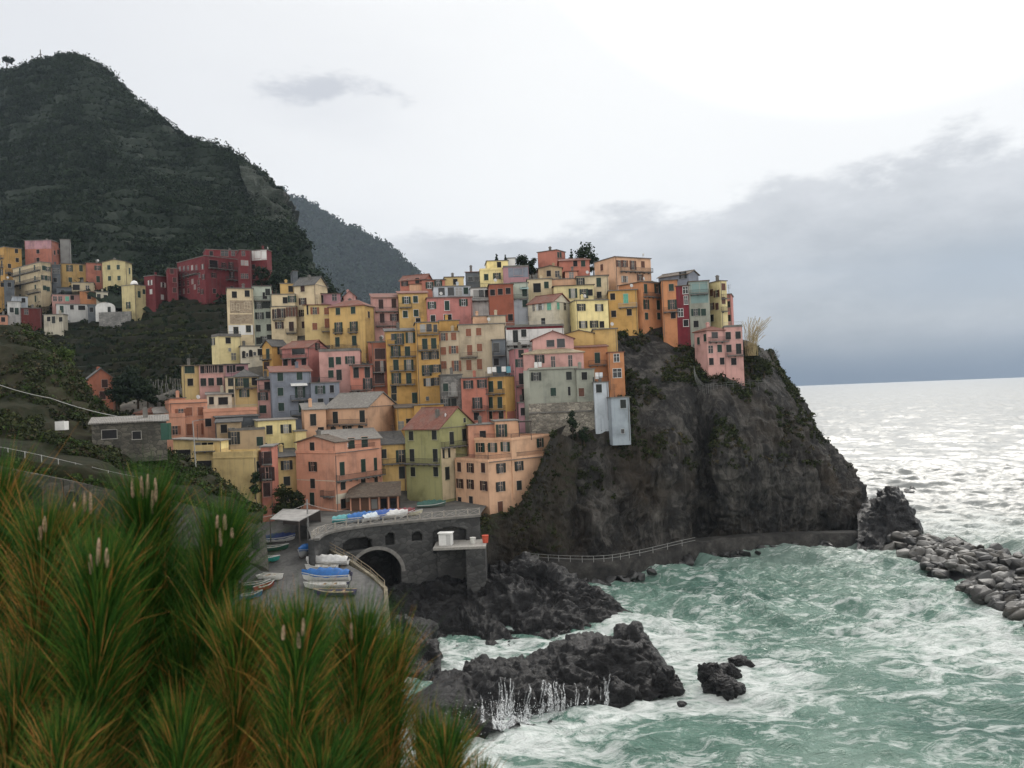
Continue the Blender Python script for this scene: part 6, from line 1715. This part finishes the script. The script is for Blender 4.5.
# woods and maquis on the mountain: one mass
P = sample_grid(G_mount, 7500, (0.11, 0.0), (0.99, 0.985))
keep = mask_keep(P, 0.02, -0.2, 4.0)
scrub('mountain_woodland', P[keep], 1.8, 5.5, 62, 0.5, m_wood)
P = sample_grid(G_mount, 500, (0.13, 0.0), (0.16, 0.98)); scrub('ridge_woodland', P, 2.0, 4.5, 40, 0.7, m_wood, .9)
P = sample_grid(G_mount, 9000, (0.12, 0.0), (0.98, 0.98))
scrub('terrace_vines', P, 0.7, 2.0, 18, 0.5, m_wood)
P = sample_grid(G_far, 3800, (0.10, 0.0), (0.98, 0.97)); scrub('far_woodland', P, 10.0, 26, 26, 4.6, m_wood)
P = sample_grid(G_valley, 2600, (0.02, 0.0), (0.98, 0.98)); keep = mask_keep(P, 0.05, -0.05, 24.0)
scrub('valley_scrub', P[keep], 0.4, 1.5, 30, 0.28, m_scrub)
P = sample_grid(G_valley, 1600, (0.1, 0.0), (0.95, 0.98)); scrub('valley_low_scrub', P, 0.4, 1.2, 26, 0.24, m_wood)
# headland: scrub on the upper slope and on ledges, none on the bare faces
P = sample_grid(G_head, 6000, (0.0, 0.30), (0.66, 0.97)); nrm_ = mask_keep(P, 0.10, 0.0, 31.0)
w_ = RNG.random(len(P)) < np.clip(1.15 - (49 - P[:, 2]) / 34, 0.05, 1)
Pk = P[nrm_ & w_]
scrub('cliff_scrub', Pk[: int(len(Pk) * .72)], 0.3, 1.25, 40, 0.19, m_scrub)
scrub('cliff_dry_scrub', Pk[int(len(Pk) * .72):], 0.3, 1.0, 34, 0.16, m_dry)
P = sample_grid(G_head, 260, (0.03, 0.1), (0.6, 0.34)); scrub('ledge_scrub', P[mask_keep(P, .1, .05, 3.)], 0.3, 0.9, 36, 0.17, m_scrub)
P = sample_grid(G_head, 700, (0.0, 0.88), (0.5, 0.97)); scrub('seaward_scrub', P[mask_keep(P, .1, .0, 8.)], 0.3, 1.1, 36, 0.18, m_scrub)
P = sample_grid(G_bank, 420, (0.25, 0.0), (0.9, 1.0)); Pk = P[mask_keep(P, .12, .02, 61.)]
scrub('bank_scrub', Pk[:len(Pk) // 2], 0.2, .8, 34, .14, m_scrub); scrub('bank_dry_scrub', Pk[len(Pk) // 2:], .2, .7, 30, .13, m_dry)
# near-left hillside
P = sample_grid(G_hill, 5200, (0.06, 0.0), (0.37, 1.0)); k_ = mask_keep(P, 0.12, -0.12, 41.0)
Pk = P[k_]; scrub('hillside_scrub', Pk[: int(len(Pk) * .6)], 0.25, 1.2, 46, 0.15, m_scrub); scrub('hillside_dry_scrub', Pk[int(len(Pk) * .6): int(len(Pk) * .8)], 0.25, 1.0, 40, 0.13, m_dry)
scrub('hillside_fresh_scrub', Pk[int(len(Pk) * .8):], 0.25, 0.9, 44, 0.13, m_bright)
P = sample_grid(G_hill, 2200, (0.62, 0.0), (0.99, 1.0)); scrub('slope_scrub', P, 0.3, 1.2, 30, 0.16, m_scrub)
P = sample_grid(G_hill, 260, (0.575, 0.0), (0.61, 1.0)); scrub('verge_scrub', P, 0.2, 0.6, 40, 0.11, m_bright)

def tree(name, label, px, py, D, height, crown_r, mat, shape='round', cat='tree', per=900, leaf=.2, group=None, n_cl=9, lean=0.0):
    p = at(px, py, D)
    e = empty(name, tuple(p)); tag(e, label, cat, group)
    mb = MB(); th = height * ((.12 if name in ('bush', 'cypress') else .45) if shape != 'cone' else .95)
    tr = max(.06, crown_r * .07)
    mb.tube([(0, 0, -1.0), (lean * .3, 0, th * .5), (lean, 0, th)], [tr * 1.3, tr, tr * .5], 8)
    rg = random.Random(int(px * 7 + py))
    cs, rs = [], []
    if shape == 'round':
        for i in range(n_cl):
            a = rg.uniform(0, 6.28); q = rg.uniform(.15, .75) * crown_r; z = th + rg.uniform(-.1, 1.0) * (height - th)
            q *= 1 - .5 * max(0, (z - th) / (height - th + 1e-6)) ** 2
            c_ = (lean + q * math.cos(a), q * math.sin(a), z); cs.append(c_); rs.append(crown_r * rg.uniform(.35, .6))
            mb.tube([(lean * .8, 0, th * .8), tuple(np.array(c_) * .5 + np.array([lean, 0, th * .9]) * .5), c_], [tr * .5, tr * .3, tr * .12], 5)
    elif shape == 'cone':
        for i in range(n_cl):
            t = i / (n_cl - 1); z = height * (.1 + .88 * t); r_ = crown_r * (1.0 - .85 * t)
            cs.append((rg.uniform(-.1, .1) * crown_r, rg.uniform(-.1, .1) * crown_r, z)); rs.append(max(.15, r_))
    elif shape == 'umbrella':
        for i in range(n_cl):
            a = rg.uniform(0, 6.28); q = crown_r * math.sqrt(rg.random()) * .8
            cs.append((lean + q * math.cos(a), q * math.sin(a), height * rg.uniform(.75, .95))); rs.append(crown_r * rg.uniform(.3, .45))
            mb.tube([(lean, 0, th * .9), (lean + q * .6 * math.cos(a), q * .6 * math.sin(a), height * .75)], [tr * .5, tr * .2], 5)
    mb.build('trunk', m_bark, e)
    vs, q = crown_quads(np.array(cs), np.array(rs), per // n_cl, leaf, .8 if shape != 'cone' else 1.0, shell=.35)
    raw_mesh('crown', vs, q, mat, parent=e)
    return e
TR = dict(group='trees and bushes of the village')
tree('tree', 'large dark evergreen on the ridge between the coral roofs and the salmon tower', 586, 274, 212, 7.4, 3.4, m_conif, per=1500, leaf=.28, n_cl=12, **TR)
tree('conifer', 'slim dark conifer left of the big evergreen on the ridge', 572, 274, 212, 6.6, 1.2, m_conif, 'cone', per=600, leaf=.22, **TR)
tree('tree', 'dark rounded tree right of the big evergreen, beside the salmon tower', 594, 278, 208, 5.4, 2.4, m_conif, per=900, leaf=.24, **TR)
tree('tree', 'broad dark tree behind the grey mauve house on the ridge', 523, 278, 214, 5.6, 2.8, m_conif, per=1000, leaf=.26, **TR)
tree('tree', 'second dark tree left of the pink red cube on the ridge', 532, 280, 216, 5.6, 2.4, m_conif, per=900, leaf=.26, **TR)
tree('conifer', 'little conifer behind the white box house on the ridge', 497, 268, 216, 3.8, 1.0, m_conif, 'cone', per=350, leaf=.2, **TR)
tree('conifer', 'tiny conifer at the left end of the ridge above the yellow house', 506, 268, 217, 3.6, .9, m_conif, 'cone', per=300, leaf=.2, **TR)
tree('cypress', 'dark upright bush against the sand coloured house wall', 255, 493, 125, 3.6, 1.2, m_conif, per=800, leaf=.16, **TR)
tree('bush', 'broad dark green bush at the foot of the olive yellow house', 284, 511, 126, 3.6, 2.2, m_scrub, per=1400, leaf=.18, n_cl=12, **TR)
tree('bush', 'second dark bush between the olive yellow and big pink houses', 297, 511, 127, 3.0, 1.8, m_scrub, per=1000, leaf=.18, **TR)
tree('tree', 'round topped green tree standing above the faded red valley house', 66, 372, 128, 3.4, 2.0, m_bright, per=1100, leaf=.17, **TR)
for i, (x, y, D_, h_, r_) in enumerate(((126, 398, 158, 6, 3.2), (138, 404, 156, 5, 2.8), (118, 408, 154, 4.5, 2.6), (148, 408, 155, 4, 2.4))):
    tree('tree', 'dark tree of the clump right of the faded red valley house', x, y, D_, h_, r_, m_conif, per=1200, leaf=.24, group='dark trees beside the red valley house', n_cl=10)
tree('pine_tree', 'lone umbrella shaped pine on the mountain crest at the left border', 7, 74, 606, 13, 5.5, m_wood, 'umbrella', per=420, leaf=.7)
p = at(41, 72, 600); e_ = empty('mast', tuple(p)); tag(e_, 'thin mast on the mountain crest right of the lone pine', 'mast'); MB().tube([(0, 0, -3), (0, 0, 17)], .35, 6).build('pole', m_slab, e_); MB().box(-1.2, 1.2, -.2, .2, 13, 13.5).build('crossbar', m_slab, e_)
tree('bush', 'dark bush in front of the right wing of the red hotel', 263, 287, 244, 5.5, 3.4, m_wood, per=900, leaf=.3, **TR)
tree('bush', 'green bush on the slope right of the red hotel', 276, 292, 240, 5.0, 3.0, m_wood, per=800, leaf=.3, **TR)
tree('bush', 'dark ivy bush climbing the rubble wall under the rounded house', 573, 441, 150.5, 5.2, 1.6, m_conif, per=1100, leaf=.17, **TR)
tree('bush', 'lower dark bush at the foot of the rubble wall', 584, 441, 150, 2.6, 1.5, m_conif, per=800, leaf=.16, **TR)
tree('bush', 'dark bush right below the lone villa on the point', 752, 368, 174, 4.0, 3.0, m_scrub, per=1200, leaf=.2, **TR)
tree('bush', 'dark bush on the seaward edge below the dry reeds', 764, 374, 174, 3.2, 2.4, m_scrub, per=900, leaf=.2, **TR)
# dry pale reeds on the point
p = at(752, 352, 172); e_ = empty('reed_clump', tuple(p)); tag(e_, 'clump of tall straw coloured reeds beside the lone villa', 'reeds')
mb = MB(); rg = random.Random(4)
for i in range(90):
    a, tlt, h_ = rg.uniform(0, 6.28), rg.uniform(0, .5), rg.uniform(3.0, 7.6)
    b = np.array([rg.gauss(0, .5), rg.gauss(0, .5), 0]); m1 = b + np.array([math.cos(a) * tlt * h_ * .35, math.sin(a) * tlt * h_ * .35, h_ * .6]); t_ = b + np.array([math.cos(a) * tlt * h_ + .9, math.sin(a) * tlt * h_, h_])
    mb.tube([b - (0, 0, .8), m1, t_], [.028, .03, .05], 3, cap=False)
mb.build('stems', simple('straw', (.30, .24, .13), .9, var=.35, scale=1.), e_)
# bare twiggy tree at the seaward edge
p = at(770, 366, 176); e_ = empty('bare_tree', tuple(p)); tag(e_, 'bare twiggy shrub on the seaward edge of the point', 'shrub')
mb = MB()
def twig(b, d, L_, r_, n):
    t_ = b + d * L_; mb.tube([b, t_], [r_, r_ * .6], 4, cap=False)
    if n:
        for k in range(3):
            dd = d + np.array([rg.uniform(-.6, .6), rg.uniform(-.6, .6), rg.uniform(-.2, .5)]); twig(b + d * L_ * rg.uniform(.5, 1), dd / np.linalg.norm(dd), L_ * .68, r_ * .6, n - 1)
twig(np.array([0, 0, -1.5]), np.array([.25, 0, 1.]), 2.4, .08, 4)
mb.build('branches', simple('twig', (.09, .075, .06), .9), e_)

# ================================================================== WATER ON THE ROCKS
def stream(name, G_, us, v0, v1, wmax, off=.12, rng_=random.Random(8)):
    nv_, nu_ = G_.shape[:2]; n_ = normals_of(G_); n_ = np.where((n_ @ np.array([0, -.6, .8]))[..., None] < 0, -n_, n_)
    vs, fs = [], []
    for u_ in us:
        a, b = v0 + rng_.uniform(-.08, .16), v1 + rng_.uniform(-.03, .02); k = 16; w = rng_.uniform(.3, 1) * wmax; dr = rng_.uniform(-.012, .012); base = len(vs)
        for i in range(k):
            t = i / (k - 1); v = a + (b - a) * t; uu = u_ + dr * t
            j = min(nv_ - 1, max(0, int(v * (nv_ - 1)))); c_ = min(nu_ - 2, max(1, int(uu * (nu_ - 1))))
            P_ = G_[j, c_] + n_[j, c_] * off; tx = G_[j, c_ + 1] - G_[j, c_ - 1]; tx /= np.linalg.norm(tx) + 1e-9
            ww = w * (.25 + t) * (.7 + .6 * rng_.random())
            vs += [P_ - tx * ww / 2, P_ + n_[j, c_] * .07, P_ + tx * ww / 2]
            if i: q = base + 3 * i; fs += [(q - 3, q - 2, q + 1, q), (q - 2, q - 1, q + 2, q + 1)]
    o = raw_mesh(name, vs, fs, m_pour, True); o['kind'] = 'stuff'; return o
rg8 = random.Random(12)
stream('pouring_water', G_r2, [rg8.gauss(.31, .035) for _ in range(60)] + [rg8.uniform(.38, .70) for _ in range(40)], .76, .985, .5)
stream('stream', G_bed, [.20, .205, .21, .215, .22, .23], .10, .9, .55, .1)
# spray where the swell breaks
sp = []
for px, py, n_, s_, hh in ((490, 722, 420, 2.2, 1.5), (520, 718, 380, 2.4, 1.3), (555, 716, 260, 2.2, 1.0), (440, 740, 200, 2.0, 1.0)):
    q = at_z(px, py, 0)
    sp.append(np.stack([q[0] + RNG.normal(size=n_) * s_, q[1] + RNG.normal(size=n_) * .8, np.abs(RNG.normal(size=n_)) * hh * .6], -1))
sp = np.concatenate(sp); d = RNG.normal(size=(len(sp), 4, 3)) * (.02 + .035 * RNG.random((len(sp), 1, 1)))
o = raw_mesh('spray', (sp[:, None, :] + d).reshape(-1, 3), np.arange(len(sp) * 4).reshape(-1, 4), m_foam); o['kind'] = 'stuff'

# ================================================================== FOREGROUND PINE
m_needle, nt, n_, l_, b_ = new_mat('pine_needles')
tn = nd(nt, 'ShaderNodeAttribute', attribute_name='tone').outputs['Fac']
l_.new(ramp(nt, tn, [(0.0, (.009, .034, .004)), (.3, (.025, .078, .009)), (.5, (.08, .15, .018)), (.62, (.15, .125, .022)), (.75, (.25, .11, .024)), (1.0, (.35, .18, .055))]), b_.inputs['Base Color'])
b_.inputs['Roughness'].default_value = .6; b_.inputs['Specular IOR Level'].default_value = .12
m_bud = simple('pine_bud', (.27, .185, .125), .9, var=.6, scale=170.)
m_stem = simple('pine_stem', (.10, .07, .045), .9, var=.3, scale=30.)
base_ = at(190, 1150, 2.7)
pine = empty('pine_tree', (base_[0], base_[1], 29.0)); tag(pine, 'near pine with long green and rusty needles filling the lower left corner', 'pine tree')
po = np.array([base_[0], base_[1], 29.0])
prg = np.random.default_rng(21)
MB().tube([(0, 0, -1.2), (.02, 0, .4), (0, .02, base_[2] - 29.0 + .1)], [.07, .06, .045], 10).build('trunk', m_stem, pine, True)
def shoot(pts, n, L, brown, buds=(), spread=(5, 38), tilt=.0):
    n = int(n * 1.25)
    P = np.array([at(*p) for p in pts]) - po
    root = np.array([0, 0, base_[2] - 29.0])
    cur = catmull(P, 40)
    br = MB().tube([tuple(root + (P[0] - root) * t) for t in (0, .5)] + [tuple(p) for p in cur[::4]] + [tuple(cur[-1])], [.022, .018] + [.013 - .007 * i / 11 for i in range(11)], 7).build('branch', m_stem, pine, True)
    t = prg.random(n) ** .85 * .97 + .03
    i = np.clip((t * 39).astype(int), 0, 38); f = (t * 39 - i)[:, None]
    O = cur[i] * (1 - f) + cur[i + 1] * f
    A = cur[i + 1] - cur[i]; A /= np.linalg.norm(A, axis=1, keepdims=True)
    rnd = prg.normal(size=(n, 3)); rad = rnd - (rnd * A).sum(1, keepdims=True) * A; rad /= np.linalg.norm(rad, axis=1, keepdims=True)
    ph = np.radians(spread[0] + (spread[1] - spread[0]) * prg.random(n) * (1.25 - .55 * t))[:, None]
    d = A * np.cos(ph) + rad * np.sin(ph) + np.array([tilt, 0, .10]) + prg.normal(size=(n, 3)) * .09; d /= np.linalg.norm(d, axis=1, keepdims=True)
    ln = (L * (.5 + .65 * prg.random(n)) * (1.0 - .25 * (t > .93)))[:, None]
    sd_ = np.cross(d, prg.normal(size=(n, 3))); sd_ /= np.linalg.norm(sd_, axis=1, keepdims=True); sd2 = np.cross(d, sd_)
    w = .00095
    bend = (rad * .10 - np.array([0, 0, .07]) + prg.normal(size=(n, 3)) * .10) * ln * prg.random((n, 1)) * 1.5
    rings = []
    for s_, ww in ((0, 1.0), (.35, 1.0), (.7, .8), (1.0, .18)):
        c_ = O + d * ln * s_ + bend * s_ ** 2
        rings.append(np.stack([c_ + sd_ * w * ww, c_ - .5 * sd_ * w * ww + .87 * sd2 * w * ww, c_ - .5 * sd_ * w * ww - .87 * sd2 * w * ww], 1))
    V = np.stack(rings, 1).reshape(n, 12, 3)
    q = []
    for r_ in range(3):
        for k in range(3): q.append((r_ * 3 + k, r_ * 3 + (k + 1) % 3, r_ * 3 + 3 + (k + 1) % 3, r_ * 3 + 3 + k))
    Q = (np.arange(n)[:, None, None] * 12 + np.array(q)[None]).reshape(-1, 4)
    o = raw_mesh('needles', V.reshape(-1, 3), Q, m_needle, True, br)
    tone = np.clip(prg.normal(.24, .12, n), 0, .55)
    bp_ = prg.random(n) < brown * (1.25 - t * .9) * (.5 + ph[:, 0] / np.radians(spread[1]))
    tone[bp_] = np.clip(prg.normal(.76, .12, bp_.sum()), .55, 1)
    a_ = o.data.attributes.new('tone', 'FLOAT', 'POINT'); a_.data.foreach_set('value', np.repeat(tone, 12).astype(np.float32))
    for (bx, by0, by1) in buds:
        Dd = pts[-1][2] - .045
        p0, p1 = at(bx, by0, Dd) - po, at(bx + prg.uniform(-1, 1), by1, Dd) - po
        k = 7; pr = [.0035, .0048, .0052, .005, .0046, .0038, .0015]
        MB().tube([tuple(p0 + (p1 - p0) * j / (k - 1)) for j in range(k)], pr, 9).build('bud', m_bud, br, True)
DN = 2.3
shoot([(-50, 900, DN), (-26, 680, DN), (-4, 520, DN)], 2750, 0.286, .35)
shoot([(10, 900, DN - .1), (34, 720, DN - .1), (44, 560, DN - .1)], 2500, 0.260, .60, [(45, 532, 516), (40, 540, 526)])
shoot([(70, 900, DN - .25), (92, 730, DN - .25), (100, 600, DN - .25)], 3625, 0.260, .16, [(98, 566, 538), (91, 574, 554), (107, 568, 548)])
shoot([(106, 900, DN + .1), (134, 700, DN + .1), (147, 535, DN + .1)], 4125, 0.299, .14, [(133, 498, 478), (142, 500, 476), (147, 498, 474), (156, 502, 478), (152, 514, 490)])
shoot([(60, 860, DN + .35), (74, 670, DN + .35), (80, 560, DN + .35)], 2375, 0.286, .50, [(74, 514, 502), (85, 512, 493), (91, 514, 492)], tilt=-.06)
shoot([(110, 900, DN), (160, 760, DN), (202, 640, DN), (221, 556, DN)], 3250, 0.247, .10, [(221, 546, 528), (225, 530, 514), (217, 528, 515), (232, 538, 528)])
shoot([(150, 900, DN + .15), (150, 760, DN + .15), (166, 600, DN + .15)], 2375, 0.286, .20)
shoot([(200, 930, DN - .2), (228, 790, DN - .2), (240, 660, DN - .2)], 2750, 0.240, .60, tilt=-.03)
shoot([(270, 930, DN - .3), (290, 790, DN - .3), (300, 655, DN - .3)], 3250, 0.215, .26, [(283, 640, 625), (303, 636, 618), (299, 648, 632)])
shoot([(330, 930, DN - .1), (350, 790, DN - .1), (360, 655, DN - .1)], 2500, 0.234, .34, [(351, 640, 622)], tilt=.02)
shoot([(375, 930, DN), (388, 790, DN), (392, 672, DN)], 1625, 0.208, .55, tilt=.05)
shoot([(425, 940, DN - .2), (440, 830, DN - .2), (446, 765, DN - .2)], 1375, 0.182, .40, tilt=.05)
shoot([(470, 960, DN - .1), (474, 850, DN - .1), (478, 800, DN - .1)], 625, 0.156, .45, tilt=.06)
shoot([(-60, 960, DN - .3), (-6, 830, DN - .3), (18, 720, DN - .3)], 2375, 0.247, .55)
shoot([(150, 960, DN - .35), (170, 860, DN - .35), (182, 755, DN - .35)], 2375, 0.221, .30)
shoot([(230, 960, DN + .3), (258, 790, DN + .3), (268, 655, DN + .3)], 1875, 0.273, .70)
shoot([(320, 960, DN - .35), (316, 860, DN - .35), (322, 785, DN - .35)], 1750, 0.195, .30)
shoot([(405, 960, DN + .1), (416, 850, DN + .1), (424, 745, DN + .1)], 1125, 0.195, .60, tilt=.05)
shoot([(40, 960, DN - .45), (50, 860, DN - .45), (60, 770, DN - .45)], 1750, 0.208, .45)
shoot([(190, 900, DN + .4), (200, 800, DN + .4), (205, 700, DN + .4)], 1500, 0.286, .40)
shoot([(300, 960, DN + .35), (322, 790, DN + .35), (330, 665, DN + .35)], 1800, .27, .65)
shoot([(215, 960, DN + .2), (205, 800, DN + .2), (212, 690, DN + .2)], 1600, .26, .55)
shoot([(360, 960, DN + .3), (372, 800, DN + .3), (380, 690, DN + .3)], 1400, .24, .6, tilt=.03)
shoot([(-20, 960, DN + .3), (8, 760, DN + .3), (20, 610, DN + .3)], 1800, .28, .5)
shoot([(120, 960, DN + .45), (118, 760, DN + .45), (120, 600, DN + .45)], 1800, .3, .3)
shoot([(180, 960, DN + .5), (184, 780, DN + .5), (186, 640, DN + .5)], 1500, .3, .35)
# the bank the pine grows on, below the frame
G = loft([[(x, y, D_) for x in (-500, 0, 400, 800, 1300)] for y, D_ in ((900, 27), (1060, 15), (1280, 7), (1700, 3.2), (2600, 1.9))], 40, 50, [('fbm', .3, .3, 4, 2.)])
sheet('viewpoint_bank', G, m_hillside)
# ================================================================== SEA AIR: one closed box of thin even haze
bpy.context.view_layer.update()
lo = min((o.matrix_world @ Vector(c_)).z for o in bpy.data.objects if o.type == 'MESH' for c_ in o.bound_box)
hi = max((o.matrix_world @ Vector(c_)).z for o in bpy.data.objects if o.type == 'MESH' for c_ in o.bound_box)
xs_ = [(o.matrix_world @ Vector(c_)) for o in bpy.data.objects if o.type == 'MESH' for c_ in o.bound_box]
x0, x1, y0, y1 = min(v.x for v in xs_) - 50, max(v.x for v in xs_) + 50, min(-20, min(v.y for v in xs_) - 50), max(v.y for v in xs_) + 50
hz = MB().box(x0, x1, y0, y1, lo - 1, hi + 6)
m_haze = bpy.data.materials.new('haze'); m_haze.use_nodes = True
nt = m_haze.node_tree; nt.nodes.clear()
pv_ = nt.nodes.new('ShaderNodeVolumePrincipled'); pv_.inputs['Color'].default_value = (0.66, 0.80, 0.97, 1); pv_.inputs['Density'].default_value = 5.5e-5; pv_.inputs['Anisotropy'].default_value = 0.1
ou = nt.nodes.new('ShaderNodeOutputMaterial'); nt.links.new(pv_.outputs[0], ou.inputs['Volume'])
h_ = hz.build('haze', m_haze); h_['kind'] = 'stuff'
